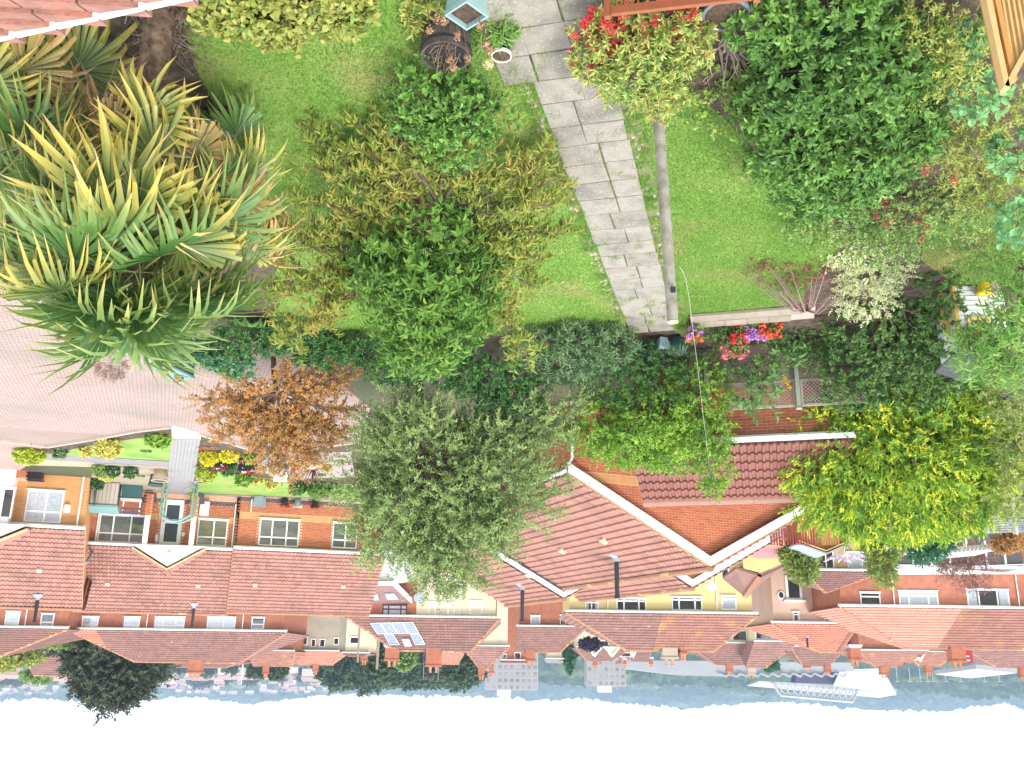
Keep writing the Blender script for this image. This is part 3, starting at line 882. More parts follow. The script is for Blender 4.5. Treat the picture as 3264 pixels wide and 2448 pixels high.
# ---- red bungalow with the arch
f2 = Fac(P(480, 1586, 46.0), R(17))
zb2 = f2.o.z
s2L, s2R = f2.sz(255, 1590)[0], f2.sz(756, 1595)[0]
ze2, zr2 = f2.sz(420, 1742, -.35)[1], f2.sz(450, 1951, 4.0)[1]
dr = (f2.sz(522, 1600)[0], zb2, f2.sz(588, 1600)[0], f2.sz(545, 1738)[1] - .05)
bz = (f2.sz(500, 1636)[1], f2.sz(500, 1657)[1])
h2, ops2, pl2 = bungalow('red_bungalow', 'red brick bungalow with a white front door behind a teal arch', f2, s2L, s2R, zb2, ze2, zr2, 4.0, M_BRICK, M_MORTAR,
    [((314, 1642, 461, 1729), (1, 1.25, 1), .68, 'blind'), ((629, 1656, 724, 1740), (1.15, 1), .68, 'blindy')], band=bz, doors=[dr],
    focus_b=f2.p(f2.sz(500, 1690)[0], .8), focus_t=f2.p(f2.sz(420, 1790)[0], ze2 + .8))
vents(h2, pl2, [(344, 1856), (632, 1861)])
flue(h2, plane_point(619, 1928, *pl2) + UP * .1, 1.0)
downpipe(h2, f2, f2.sz(309, 1690)[0], zb2 + .1, ze2); downpipe(h2, f2, f2.sz(744, 1690)[0], zb2 + .1, ze2)
q = MB(); q.fbox(f2.o, f2.a, f2.n, dr[0], dr[2], dr[1] + .05, dr[3], -.05, -.002)
door = q.build('front_door', M_WHITE, h2)
dw = dr[2] - dr[0]; dh = dr[3] - dr[1]
for (z0, z1) in ((.14, .46), (.55, .95)):
    q = MB(); q.fbox(f2.o, f2.a, f2.n, dr[0] + dw * .2, dr[2] - dw * .18, dr[1] + dh * z0, dr[1] + dh * z1, -.058, -.052)
    q.build('pane', mat('dark_pane', [(0.05, 0.06, 0.075)], .15, spec=.6), door)
q = MB(); q.fbox(f2.o, f2.a, f2.n, dr[0] + dw * .08, dr[0] + dw * .14, dr[1] + dh * .48, dr[1] + dh * .52, -.11, -.05); q.build('handle', mat('brass', [(0.5, 0.38, 0.15)], .3, metal=.8), door)
# porch gable in front of the door
pd_ = -1.25
gA, gB, gT = f2.p(*f2.sz(421, 1735, pd_), pd_), f2.p(*f2.sz(655, 1741, pd_), pd_), f2.p(*f2.sz(533, 1806, pd_), pd_)
q = MB(); q.prism([gA, gB, gT], f2.n * .12); q.prism([gA, gB, gB + UP * .1, gA + UP * .1], -f2.n * .03); q.build('porch_gable', M_WHITE, h2)
q = MB(); q.box(f2.p(f2.sz(536, 1757, pd_)[0], f2.sz(536, 1757, pd_)[1], pd_ - .01), (.3, .02, .06)); q.build('air_vent', M_LEAD, h2)
bk = (gT.z - ze2) / (zr2 - ze2) * (4.0 + .35) - .35
q = MB()
gb = f2.p((gT - f2.o).dot(f2.a), gT.z, bk)
nA = f2.p((gA - f2.o).dot(f2.a), gA.z, -.3); nB = f2.p((gB - f2.o).dot(f2.a), gB.z, -.3)
q.prism([gA + UP * .06, gT + UP * .06, gb + UP * .06, nA + UP * .06], UP * .06)
q.prism([gB + UP * .06, gT + UP * .06, gb + UP * .06, nB + UP * .06], UP * .061)
q.build('porch_roof', M_TILE, h2)
for u in (gA, gB):
    su = (gT - u).normalized()
    aa = f2.n
    L = (gT - u).length
    tiles(h2, u + UP * .14, aa, su, [(0, 0), (.95, 0), (bk + 1.2, L), (0, L)], M_TILE, .18, .29)
    ridge_caps(h2, u + UP * .16 - f2.n * .02, gT + UP * .16 - f2.n * .02, mat('buff_verge', [(0.55, 0.31, 0.15), (0.6, 0.36, 0.2)], .85), .09, .36, 'verge_tile')
ridge_caps(h2, gT + UP * .2, gb + UP * .2, M_RIDGE, .12, .4)
for (x0, x1, y0, y1) in ((463, 481, 1642, 1734), (611, 626, 1648, 1740)):
    sA, sB = f2.sz((x0 + x1) / 2 - 8, y0, -1.1)[0], f2.sz((x0 + x1) / 2 + 8, y0, -1.1)[0]
    zm = f2.sz(x0, y0, -1.1)[1]
    q = MB(); q.fbox(f2.o, f2.a, f2.n, sA, sB, zm, gA.z - .02, -1.2, -1.0); q.build('porch_post', M_WHITE, h2)
    q = MB(); q.fbox(f2.o, f2.a, f2.n, sA - .03, sB + .03, zb2, zm - .003, -1.23, -.97); pp_ = q.build('porch_pier', M_MORTAR, h2)
    bricks(pp_, f2.p(0, 0, -1.23), f2.a, f2.n, [(sA - .03, zb2), (sB + .03, zb2), (sB + .03, zm), (sA - .03, zm)], M_BRICK)
q = MB(); q.lathe(f2.p(*f2.sz(500, 1716), -.12), [(.03, -.2), (.09, -.12), (.1, .1), (.05, .2), (.02, .28)], 8); q.build('wall_lantern', M_WHITE, h2)
q = MB(); q.lathe(f2.p(*f2.sz(584, 1703), -.02), [(.06, -.1), (.09, 0), (.06, .1)], 10); q.build('house_number', M_WHITE, h2)
s_, z_ = f2.sz(635, 1643); s2_, z2_ = f2.sz(669, 1601)
q = MB(); q.fbox(f2.o, f2.a, f2.n, s_, s2_, z2_, z_, -.2, -.01); q.build('meter_box', M_WHITE, h2)
# fire wall gap between the two roofs
q = MB(); q.tube([f1.p(s1R + .3, ze2 - .2, 5.5), f1.p(s1R + .15, ze1 + 1.2, 2.2)], .07, 6); q.build('lead_valley', M_LEAD, h2)

# ---- red bungalow with two blinds
f3 = Fac(f2.p(f2.sz(900, 1591)[0], 0, -.5), R(17))
zb3 = f3.sz(900, 1591)[1]
s3L, s3R = f3.sz(768, 1592)[0], f3.sz(1225, 1600)[0]
ze3, zr3 = f3.sz(960, 1760, -.35)[1], f3.sz(900, 1955, 4.0)[1]
bz = (f3.sz(900, 1640)[1], f3.sz(900, 1660)[1])
h3, ops3, pl3 = bungalow('red_bungalow', 'red brick bungalow with two windows of dark blinds beside the grey leafed tree', f3, s3L, s3R, zb3, ze3, zr3, 4.0, M_BRICK, M_MORTAR,
    [((826, 1656, 953, 1741), (1, 1.15, 1), .68, 'blind'), ((1059, 1667, 1138, 1748), (1.1, 1), .68, 'blind')], band=bz,
    focus_b=f3.p(f3.sz(1000, 1700)[0], 1.0), focus_t=f3.p(f3.sz(950, 1800)[0], ze3 + .8))
vents(h3, pl3, [(814, 1859), (1094, 1864)])
downpipe(h3, f3, f3.sz(803, 1595)[0], zb3 + .1, zb3 + .8, swan=.05)

# ================================================================== the house with the brick gable, and its garage
fc = Fac(P(2251, 1809, 27.4), R(24))
zap = fc.o.z
sl, zl = fc.sz(1800, 1512)
pitch = (zap - zl) / (-sl)
slR = 5.0; zlR = zap - pitch * slR
zbc = g(26)
Lc = (PP(1898, 1878, fc.o, UP) - fc.o).dot(fc.n)
hc = thing('gable_bungalow', 'brick bungalow whose wide gable end rises behind the garage', 'house', fc.p(0, zbc, 3))
q = MB()
wall_t = zl - .12
q.prism([fc.p(sl + .35, zbc - .3), fc.p(slR - .35, zbc - .3), fc.p(slR - .35, zlR - .05 + .35 * pitch), fc.p(0, zap - .16), fc.p(sl + .35, zl - .05 + .35 * pitch)], fc.n * .25)
for s in (sl + .35, slR - .6): q.fbox(fc.o, fc.a, fc.n, s, s + .25, zbc - .3, zl, .25, Lc)
q.build('wall', M_MORTAR, hc)
gp = [(sl + .35, zbc), (slR - .35, zbc), (slR - .35, zlR + .35 * pitch - .1), (0, zap - .2), (sl + .35, zl + .35 * pitch - .1)]
zb0, zb1_ = fc.sz(1930, 1512)[1], fc.sz(1930, 1540)[1]
def clip_band(poly, z0, z1):
    q = poly
    for lim, sg in ((z0, 1), (z1, -1)):
        out = []
        for i in range(len(q)):
            a_, b_ = q[i], q[(i + 1) % len(q)]
            ia, ib = sg * (a_[1] - lim) >= 0, sg * (b_[1] - lim) >= 0
            if ia: out.append(a_)
            if ia != ib:
                t = (lim - a_[1]) / (b_[1] - a_[1]); out.append((a_[0] + t * (b_[0] - a_[0]), lim))
        q = out
    return q
bricks(hc, fc.o, fc.a, fc.n, clip_band(gp, zbc, zb0), M_BRICK)
bricks(hc, fc.o, fc.a, fc.n, clip_band(gp, zb0, zb1_), M_BUFF, soldier=True)
bricks(hc, fc.o, fc.a, fc.n, clip_band(gp, zb1_, zap), M_BRICK, focus=fc.p(-.6, zap - 1.2), nind=300)
oo = fc.p(sl + .35, 0, 0)
bricks(hc, oo, fc.n * -1, fc.a, [(-Lc, zbc), (0, zbc), (0, zl), (-Lc, zl)], M_BRICK)
def slope(parent, f, sE, zE, sR_, zR_, d0, d1, m, focus=None, nind=0, w=.18, l=.30, deck=True):
    """roof slope of a house whose ridge runs along f.n, from depth d0 to d1"""
    e0, r0 = f.p(sE, zE, d0), f.p(sR_, zR_, d0)
    su = (r0 - e0); L = su.length; su.normalize()
    nr = f.n.cross(su); nr = nr if nr.z > 0 else -nr
    q = MB(); q.prism([e0 - nr * .02, e0 + f.n * (d1 - d0) - nr * .02, r0 + f.n * (d1 - d0) - nr * .02, r0 - nr * .02], -nr * .07)
    q.build('roof_deck', m, parent)
    tiles(parent, e0, f.n, su, [(0, 0), (d1 - d0, 0), (d1 - d0, L), (0, L)], m, w, l, focus, nind)
    return e0, su, nr
e0, su, nr = slope(hc, fc, sl, zl, 0, zap, -.18, Lc, M_TILE, fc.p(-2, zap - 1, 3), 300)
slope(hc, fc, slR, zlR, 0, zap, -.18, Lc, M_TILE)
ridge_caps(hc, fc.p(0, zap + .06, -.2), fc.p(0, zap + .06, Lc), r=.15)
for (s, z) in ((sl, zl), (slR, zlR)):
    verge(hc, fc.p(s, z - .03, -.2), fc.p(0, zap - .03, -.2), M_WHITE, .27, .04, fc.n * -1)
    verge(hc, fc.p(s, z + .03, -.17), fc.p(0, zap + .03, -.17), mat('verge_mortar', [(0.45, 0.24, 0.12), (0.5, 0.28, 0.15)], .9), .06, .1, fc.n)
for (x, y) in ((1928, 1715), (1795, 1748)):
    vents(hc, (e0, fc.n, su), [(x, y)])
flue(hc, PP(1968, 1775, e0, nr) + nr * .08, 1.15)
q = MB(); q.tube([fc.p(sl + .2, zbc + .1, -.08), fc.p(sl + .2, zl - .5, -.08), fc.p(sl, zl - .1, -.05)], .045, 8); q.build('downpipe', M_WHITE, hc)
q = MB(); q.tube([fc.p(sl - .06, zl - .06, -.15), fc.p(sl - .06, zl - .06, Lc)], .06, 8); q.build('gutter', M_WHITE, hc)
# stepped unit further along the same ridge
h4 = thing('stepped_bungalow', 'next bungalow stepping up along the ridge behind a white bargeboard', 'house', fc.p(0, zbc, Lc + 3))
d4 = Lc
s4, z4 = 0.0, zap + .38
pt4 = pitch
se4b = s4 - 4.6; zE4b = z4 - 4.6 * pt4
L4 = (PP(1673, 1930, Vector((0, 0, z4)), UP) - fc.p(s4, z4, d4)).dot(fc.n)
q = MB(); q.prism([fc.p(se4b + .3, zbc - .6, d4 + .1), fc.p(s4 + 4.4, zbc - .6, d4 + .1), fc.p(s4 + 4.4, z4 - 4.4 * pt4, d4 + .1), fc.p(s4, z4 - .12, d4 + .1), fc.p(se4b + .3, zE4b + .2, d4 + .1)], fc.n * (L4 - .2))
q.build('wall', M_MORTAR, h4)
e4, su4, nr4 = slope(h4, fc, se4b, zE4b, s4, z4, d4, d4 + L4, M_TILE, fc.p(s4 - 1, z4, d4 + 1), 300)
slope(h4, fc, s4 + 4.6, zE4b, s4, z4, d4, d4 + L4, M_TILE)
ridge_caps(h4, fc.p(s4, z4 + .06, d4), fc.p(s4, z4 + .06, d4 + L4), r=.14)
for s in (se4b, s4 + 4.6): verge(h4, fc.p(s, zE4b - .02, d4 - .01), fc.p(s4, z4 - .02, d4 - .01), M_WHITE, .19, .04, fc.n * -1)
q = MB(); 
ks = 12
for i in range(ks):
    u = i / ks; v = (i + .92) / ks
    A_, B_ = fc.p(s4, z4 + .02, d4 - .06).lerp(fc.p(se4b, zE4b + .02, d4 - .06), u), fc.p(s4, z4 + .02, d4 - .06).lerp(fc.p(se4b, zE4b + .02, d4 - .06), v)
    q.prism([A_ - UP * .23, B_ - UP * .23, B_ - UP * .40, A_ - UP * .40], -fc.n * .05)
q.build('lead_flashing', mat('dark_flashing', [(0.05, 0.05, 0.06), (0.08, 0.08, 0.09)], .6), hc)
vents(h4, (e4, fc.n, su4), [(1687, 1826)])
flue(h4, PP(1668, 1868, e4, nr4) + nr4 * .08, 1.2)
# low roof seen over the ridge
h5 = thing('rear_bungalow', 'tiled roof strip with a small white gable peeping over the brick gable ridge', 'house', fc.p(2, zbc, 9))
d5 = 4.2
s5, z5 = fc.sz(2206, 1872, d5)
L5 = (PP(1915, 1914, Vector((0, 0, z5)), UP) - fc.p(s5, z5, d5)).dot(fc.n)
q = MB(); q.prism([fc.p(s5 - .5, z5 - .5, d5 + .1), fc.p(s5 + 3.6, zbc - .6, d5 + .1), fc.p(s5 + 3.6, z5 - 1.9, d5 + .1), fc.p(s5, z5 - .15, d5 + .1)], fc.n * (L5 - .2)); q.build('wall', M_BUFF, h5)
slope(h5, fc, s5 - 1.6, z5 - 1.6 * pitch, s5, z5, d5, d5 + L5, M_TILE)
slope(h5, fc, s5 + 4.0, z5 - 4.0 * pitch, s5, z5, d5, d5 + L5, M_TILE)
ridge_caps(h5, fc.p(s5, z5 + .06, d5), fc.p(s5, z5 + .06, d5 + L5), r=.14)
for sg, ln in ((-1, 1.6), (1, 4.0)): verge(h5, fc.p(s5 + sg * ln, z5 - ln * pitch - .02, d5 - .02), fc.p(s5, z5 - .02, d5 - .02), M_WHITE, .24, .04, fc.n * -1)
q = MB()
c = fc.p(*fc.sz(2268, 1868, d5 + .3), d5 + .3)
prof = [(.02, 0), (.08, .015), (.14, .04), (.17, .08)]
Mx = Matrix.Rotation(R(70), 3, 'X')
b = len(q.v); q.lathe((0, 0, 0), prof, 14); q.v = [tuple(Mx @ Vector(v) + c) for v in q.v]
q.tube([c, c - fc.a * .35 + UP * -.1], .02, 5)
q.build('satellite_dish', mat('dish_grey', [(0.33, 0.35, 0.39)], .5), h5)

# ---- garage
fg = Fac(P(2420, 1397, 21.3), R(-15))
zbg = g(21.3)
gl, gr = fg.sz(2035, 1420)[0], fg.sz(2700, 1380)[0]
zeg = fg.sz(2420, 1410, -.25)[1]
hg = 2.0
zrg = fg.sz(2200, 1598, hg)[1]
tg = thing('brick_garage', 'low red brick garage with a tiled roof behind the trellis fence', 'garage', fg.p((gl + gr) / 2, zbg, 1))
q = MB(); q.fbox(fg.o, fg.a, fg.n, gl, gr, zbg - .3, zeg - .04, 0, hg * 2 - .6)
for s in (gl, gr - .2): q.prism([fg.p(s, zeg - .04, .01), fg.p(s, zrg - .1, hg), fg.p(s, zeg - .04, 2 * hg - .6)], fg.a * .2)
q.build('wall', M_MORTAR, tg)
bricks(tg, fg.o, fg.a, fg.n, [(gl, zbg), (gr, zbg), (gr, zeg - .06), (gl, zeg - .06)], M_BRICK, focus=fg.p(fg.sz(2430, 1350)[0], 1.55), nind=300)
e0 = fg.p(gl - .15, zeg, -.25); r0 = fg.p(gl - .15, zrg, hg); su = r0 - e0; Lg = su.length; su.normalize()
Wg = gr - gl + .3
nr = fg.a.cross(su); nr = nr if nr.z > 0 else -nr
q = MB(); q.prism([e0 - nr * .02, e0 + fg.a * Wg - nr * .02, r0 + fg.a * Wg - nr * .02, r0 - nr * .02], -nr * .07)
b0 = fg.p(gl - .15, zeg, 2 * hg - .4); q.prism([b0, b0 + fg.a * Wg, r0 + fg.a * Wg - nr * .03, r0 - nr * .03], -UP * .06)
q.build('roof_deck', M_TILE, tg)
tiles(tg, e0, fg.a, su, [(0, 0), (Wg, 0), (Wg, Lg - .05), (0, Lg - .05)], M_TILE_OLD if False else mat('garage_tile', [(0.1944, 0.0792, 0.0612), (0.2304, 0.0972, 0.0756), (0.252, 0.108, 0.0828)], .9, nscale=2.2, nmix=.5, bump=.3, bscale=40, spots=((0.45, 0.38, 0.34), 14, .70)), .168, .36, e0 + fg.a * 2.5, 300, amp=.04)
ridge_caps(tg, r0 + UP * .02, r0 + fg.a * Wg + UP * .02, mat('garage_ridge', [(0.2652, 0.1482, 0.117), (0.2964, 0.1716, 0.1326)], .95, nscale=6, nmix=.6, spots=((0.5, 0.26, 0.08), 1.8, .66)), .17, .46)
gutter(tg, fg, gl - .15, gr + .15, zeg, -.25, r=.07)
verge(tg, e0 - UP * .03, r0 - UP * .03, mat('verge_mortar', [(0.45, 0.24, 0.12), (0.5, 0.28, 0.15)], .9), .12, .03, fg.a * -1)
# ================================================================== THE TOWN BEHIND
def house2(name, label, Y, eave, ridge, depth, wallm, tilem, wins=(), zb=None, w=.30, l=.34, chims=(), split=None, pipes=(), group=None, tile_on=True, cat='house', ang=0.0, gut=True):
    """eave / ridge: ((xL, yL), (xR, yR)) in pixels; a hip wherever the ridge is shorter than the eave; split=(x, other tile material)"""
    em = ((eave[0][0] + eave[1][0]) / 2, (eave[0][1] + eave[1][1]) / 2)
    f = Fac(P(em[0], em[1], Y), ang)
    oh = .3
    sL, sR = f.sz(*eave[0], -oh)[0], f.sz(*eave[1], -oh)[0]
    ze = (f.sz(*eave[0], -oh)[1] + f.sz(*eave[1], -oh)[1]) / 2
    hf = depth / 2
    rL, rR = f.sz(*ridge[0], hf)[0], f.sz(*ridge[1], hf)[0]
    zr = (f.sz(*ridge[0], hf)[1] + f.sz(*ridge[1], hf)[1]) / 2
    rL, rR = max(rL, sL), min(rR, sR)
    zb = g(Y) - .5 if zb is None else zb
    t = thing(name, label, cat, f.p((sL + sR) / 2, zb, 0), group)
    o, a, n = f.o, f.a, f.n
    wl, wr = sL + oh, sR - oh
    gL, gR = rL < sL + .6, rR > sR - .6
    q = MB()
    q.fbox(o, a, n, wl, wr, zb, ze - .06, 0, depth)
    for on, s in ((gL, wl), (gR, wr - .2)):
        if on: q.prism([f.p(s, ze - .06, .01), f.p(s, zr - .15, hf), f.p(s, ze - .06, depth - .01)], a * .2)
    if isinstance(wallm, tuple):
        q.build('wall', wallm[0], t)
        sx = f.sz(wallm[1], em[1])[0]
        q = MB(); q.fbox(o, a, n, sx, wr + .01, zb, ze - .07, -.03, -.002); q.build('wall', wallm[2], t)
    else: q.build('wall', wallm, t)
    for wn in wins:
        window(t, f, wn[0], wn[1] if len(wn) > 1 else (1, 1), wn[2] if len(wn) > 2 else .7, wn[3] if len(wn) > 3 else 'dark', fr=.075, m=wn[4] if len(wn) > 4 else None)
    E = [f.p(sL, ze, -oh), f.p(sR, ze, -oh), f.p(sR, ze, depth + oh), f.p(sL, ze, depth + oh)]
    rA, rB = f.p(rL, zr, hf), f.p(rR, zr, hf)
    q = MB()
    q.add([E[0], E[1], E[2], E[3], rA, rB], [(0, 1, 5, 4), (2, 3, 4, 5), (1, 2, 5), (3, 0, 4), (3, 2, 1, 0)])
    q.build('roof', tilem, t)
    if tile_on:
        su = (f.p(0, zr, hf) - f.p(0, ze, -oh)); SL = su.length; su.normalize()
        base = E[0] + UP * .01
        if split:
            sx = f.sz(split[0], em[1], 0)[0] - sL
            tiles(t, base, a, su, clip_x([(0, 0), (sR - sL, 0), (rR - sL, SL), (rL - sL, SL)], -1e3, sx), tilem, w, l)
            tiles(t, base, a, su, clip_x([(0, 0), (sR - sL, 0), (rR - sL, SL), (rL - sL, SL)], sx, 1e3), split[1], w, l)
        else: tiles(t, base, a, su, [(0, 0), (sR - sL, 0), (rR - sL, SL), (rL - sL, SL)], tilem, w, l)
        for on, s, rr, sg in ((not gL, sL, rL, -1), (not gR, sR, rR, 1)):
            if on:
                e = f.p(s, ze, -oh) + UP * .01
                v = f.p(rr, zr, 0) - f.p(s, ze, 0); L2 = v.length; v.normalize()
                tiles(t, e, n, v, [(0, 0), (depth + 2 * oh, 0), (hf + oh, L2)], split[1] if (split and sg > 0) else tilem, w, l)
    rd = M_RIDGE
    for on, s, rr in ((not gL, sL, rL), (not gR, sR, rR)):
        if on: ridge_caps(t, f.p(s, ze + .05, -oh), f.p(rr, zr + .05, hf), rd, .14, .7, 'hip_tile', 14)
    ridge_caps(t, rA + UP * .04, rB + UP * .04, rd, .15, .7, maxn=16)
    if gut: gutter(t, f, sL, sR, ze, -oh, r=.07)
    for px in pipes: downpipe(t, f, f.sz(px, em[1] - 30)[0], zb, ze)
    for ch in chims:
        x0, x1, yb, yt = ch[:4]
        d = ch[5] if len(ch) > 5 else hf
        s0, s1 = f.sz(x0, yb, d)[0], f.sz(x1, yb, d)[0]
        z0, z1 = f.sz((x0 + x1) / 2, yb, d)[1], f.sz((x0 + x1) / 2, yt, d)[1]
        chimney(t, f.p((s0 + s1) / 2, min(z0, zr - .4), d), (abs(s1 - s0), .8), z1 - min(z0, zr - .4), m=ch[4] if len(ch) > 4 and ch[4] else None)
    return t, f, dict(sL=sL, sR=sR, ze=ze, zr=zr, rL=rL, rR=rR, hf=hf)
def clip_x(poly, x0, x1):
    return [(b, a) for a, b in clip_band([(y, x) for x, y in poly], x0, x1)]

B_, D_, CU = 'sides', 'dark', 'curtain'
M_BROWNFR = mat('brown_window', [(0.07, 0.035, 0.028)], .5)
hA, fA, _ = house2('terraced_house', 'red brick house with two small windows behind the ochre bungalow', 74, ((-170, 1997), (219, 2005)), ((-170, 2092), (-12, 2096)), 8.0, M_BRICK_FAR, M_TILE_BROWN,
    [((17, 1949, 63, 1994), (1,), .64, CU), ((130, 1956, 172, 1999), (1,), .64, D_)], pipes=(84,))
hB, fB, _ = house2('terraced_house', 'long red brick house with a brown roof and a row of five windows', 76, ((212, 2008), (915, 2012)), ((430, 2110), (764, 2110)), 8.4, M_BRICK_FAR, M_TILE_ORANGE,
    [((261, 1965, 314, 2005), (1,), .68, CU), ((395, 1966, 446, 2005), (1,), .68, CU), ((493, 1966, 589, 2005), (1, 1.5, 1), .68, CU), ((660, 1967, 751, 2007), (1.4, 1), None, CU), ((802, 1968, 843, 2005), (1,), .6, D_)],
    chims=((608, 650, 2088, 2146),), split=(310, M_TILE_OLD), pipes=(470, 775))
hS, fS, iS = house2('semi_detached_house', 'house with solar panels on its brown roof, half red brick and half cream', 72, ((1104, 1975), (1592, 1961)), ((1262, 2074), (1500, 2074)), 8.4, (M_BRICK_FAR, 1326, M_RENDER_CREAM), M_TILE_BROWN,
    [((1219, 1928, 1297, 1968), (1, 2, 1), .35, CU, M_BROWNFR), ((1140, 1929, 1172, 1968), (1,), .35, CU, M_BROWNFR), ((1367, 1920, 1449, 1962), (1, 2, 1), .3, D_), ((1497, 1916, 1538, 1959), (1,), .4, CU), ((1400, 1840, 1438, 1873), (1,), None, D_)],
    chims=((1360, 1408, 2053, 2125), (1230, 1273, 2060, 2107)), pipes=(1466,), w=.3, l=.4)
su = (fS.p(0, iS['zr'], iS['hf']) - fS.p(0, iS['ze'], -.3)).normalized()
e0 = fS.p(iS['sL'], iS['ze'], -.3); nS = fS.a.cross(su); nS = nS if nS.z > 0 else -nS
M_SOLAR = mat('solar_cell', [(0.10, 0.13, 0.22), (0.14, 0.18, 0.28)], .2, spec=.7)
def solar(quad, nx, ny):
    """panels filling a pixel quad on the roof plane, each a part with its own frame"""
    c = [PP(x, y, e0 + nS * .12, nS) for x, y in quad]
    for i in range(nx):
        for j in range(ny):
            def at(u, v): return (c[0].lerp(c[1], u)).lerp(c[3].lerp(c[2], u), v)
            e = .03
            pts = [at((i + e) / nx, (j + e) / ny), at((i + 1 - e) / nx, (j + e) / ny), at((i + 1 - e) / nx, (j + 1 - e) / ny), at((i + e) / nx, (j + 1 - e) / ny)]
            q = MB(); q.prism(pts, nS * .04)
            so = q.build('solar_panel', M_WHITE, hS)
            q = MB()
            for a_ in range(4):
                for b2 in range(6):
                    u0, v0 = (i + .06 + .88 * a_ / 4) / nx, (j + .05 + .9 * b2 / 6) / ny
                    u1, v1 = (i + .06 + .88 * (a_ + .94) / 4) / nx, (j + .05 + .9 * (b2 + .94) / 6) / ny
                    q.add([p + nS * .045 for p in (at(u0, v0), at(u1, v0), at(u1, v1), at(u0, v1))], [(0, 1, 2, 3)])
            q.build('cells', M_SOLAR, so)
solar([(1178, 1984), (1317, 1981), (1337, 2019), (1202, 2020)], 4, 1)
solar([(1222, 2020), (1254, 2020), (1275, 2055), (1241, 2055)], 1, 1)
solar([(1306, 2019), (1337, 2018), (1357, 2054), (1323, 2055)], 1, 1)
q = MB(); c = [PP(x, y, e0 + nS * .1, nS) for x, y in ((1280, 2033), (1304, 2033), (1314, 2056), (1291, 2057))]; q.prism(c, nS * .12); k = q.build('roof_window', M_LEAD, hS)
q = MB(); q.add([(p - sum(c, Vector()) / 4) * .8 + sum(c, Vector()) / 4 + nS * .125 for p in c], [(0, 1, 2, 3)]); q.build('pane', mat('sky_pane', [(0.6, 0.65, 0.7)], .1, spec=.8), k)
# single-storey extension with two rooflights
eA, eB, eC, eD = P(1165, 1868, 66), P(1252, 1866, 66), P(1310, 1922, 71.9), P(1150, 1928, 71.9)
q = MB(); q.prism([eA, eB, eC, eD], -UP * .15); ext = q.build('extension_roof', mat('slate_brown', [(0.2, 0.11, 0.10), (0.24, 0.13, 0.12)], .85, nscale=2, rand=False), hS)
q = MB(); q.prism([(eA.x, 66.2, eA.z - .2), (eB.x - .3, 66.2, eB.z - .2), (eC.x - .3, 71.9, eC.z - .2 - 1.5), (eA.x, 71.9, eA.z - .2)], (0, 0, -3)); q.build('extension_wall', M_WHITE, hS)
q = MB(); q.prism([eA, eB, eB - UP * .3, eA - UP * .3], (0, -.1, 0)); q.prism([eB, eC, eC - UP * .35, eB - UP * .35], (-.1, 0, 0)); q.build('fascia', M_WHITE, hS)
for u in (.25, .72):
    q = MB()
    def at(uu, v): return eA.lerp(eB, uu).lerp(eD.lerp(eC, uu), v)
    q.prism([at(u - .14, .35) + UP * .03, at(u + .14, .35) + UP * .03, at(u + .14, .68) + UP * .03, at(u - .14, .68) + UP * .03], UP * .1); k = q.build('roof_window', M_LEAD, hS)
    q = MB(); q.add([at(u - .10, .39) + UP * .14, at(u + .10, .39) + UP * .14, at(u + .10, .64) + UP * .14, at(u - .10, .64) + UP * .14], [(0, 1, 2, 3)]); q.build('pane', mat('sky_pane', [(0.6, 0.65, 0.7)], .1, spec=.8), k)
q = MB(); c = fS.p(*fS.sz(1338, 1905), -.3); q.lathe((0, 0, 0), [(.02, 0), (.25, .04), (.42, .14)], 12); Mx = Matrix.Rotation(R(80), 3, 'X'); q.v = [tuple(Mx @ Vector(v) + c) for v in q.v]; q.build('satellite_dish', mat('dish_grey', [(0.33, 0.35, 0.39)], .5), hS)
aerial(hS, fS.p(*fS.sz(1352, 2080, 4), 4), 2.0, 2.6); aerial(hS, fS.p(*fS.sz(1398, 2120, 4), 4), 1.2, .4)

hD, fD, _ = house2('terraced_house', 'small red brick house between the cream house and the yellow house', 92, ((1646, 2000), (1869, 1996)), ((1612, 2077), (1784, 2077)), 8, M_BRICK_FAR, M_TILE_OLD,
    [((1691, 1962, 1722, 1992), (1,), None, CU), ((1785, 1960, 1804, 1992), (1,), .35, D_)], chims=((1676, 1706, 2062, 2107),))
hY, fY, iY = house2('rendered_house', 'long yellow rendered house with white windows and a lichen spotted roof', 64, ((1802, 1958), (2416, 1951)), ((1997, 2072), (2273, 2074)), 8.2, M_RENDER_YELLOW, M_TILE_OLD,
    [((1865, 1909, 1908, 1949), (1, 1.1), .3, B_), ((1965, 1907, 2060, 1949), (1, 2, 1), .22, D_), ((2141, 1903, 2238, 1946), (1, 2.2, 1), .22, D_), ((2299, 1899, 2347, 1944), (1,), .25, CU), ((2298, 1809, 2346, 1842), (1, 1), None, D_)],
    chims=((2108, 2156, 2040, 2100, M_RENDER_GREY), (2165, 2186, 2060, 2085)), split=(2106, M_TILE_LICHEN), pipes=(1937, 2284), w=.29, l=.36)
hP, fP, _ = house2('rendered_house', 'pink pebbledash house with a black front door and orange roof', 70, ((2457, 1988), (2740, 1988)), ((2612, 2078), (2826, 2078)), 8, M_RENDER_PINK, M_TILE_ORANGE,
    [((2527, 1950, 2548, 1986), (1,), .25, B_), ((2625, 1950, 2666, 1986), (1,), .2, CU), ((2607, 1888, 2670, 1912), (1,), .6, CU)], chims=((2703, 2736, 2055, 2105),), split=(2718, M_TILE_LICHEN), pipes=())
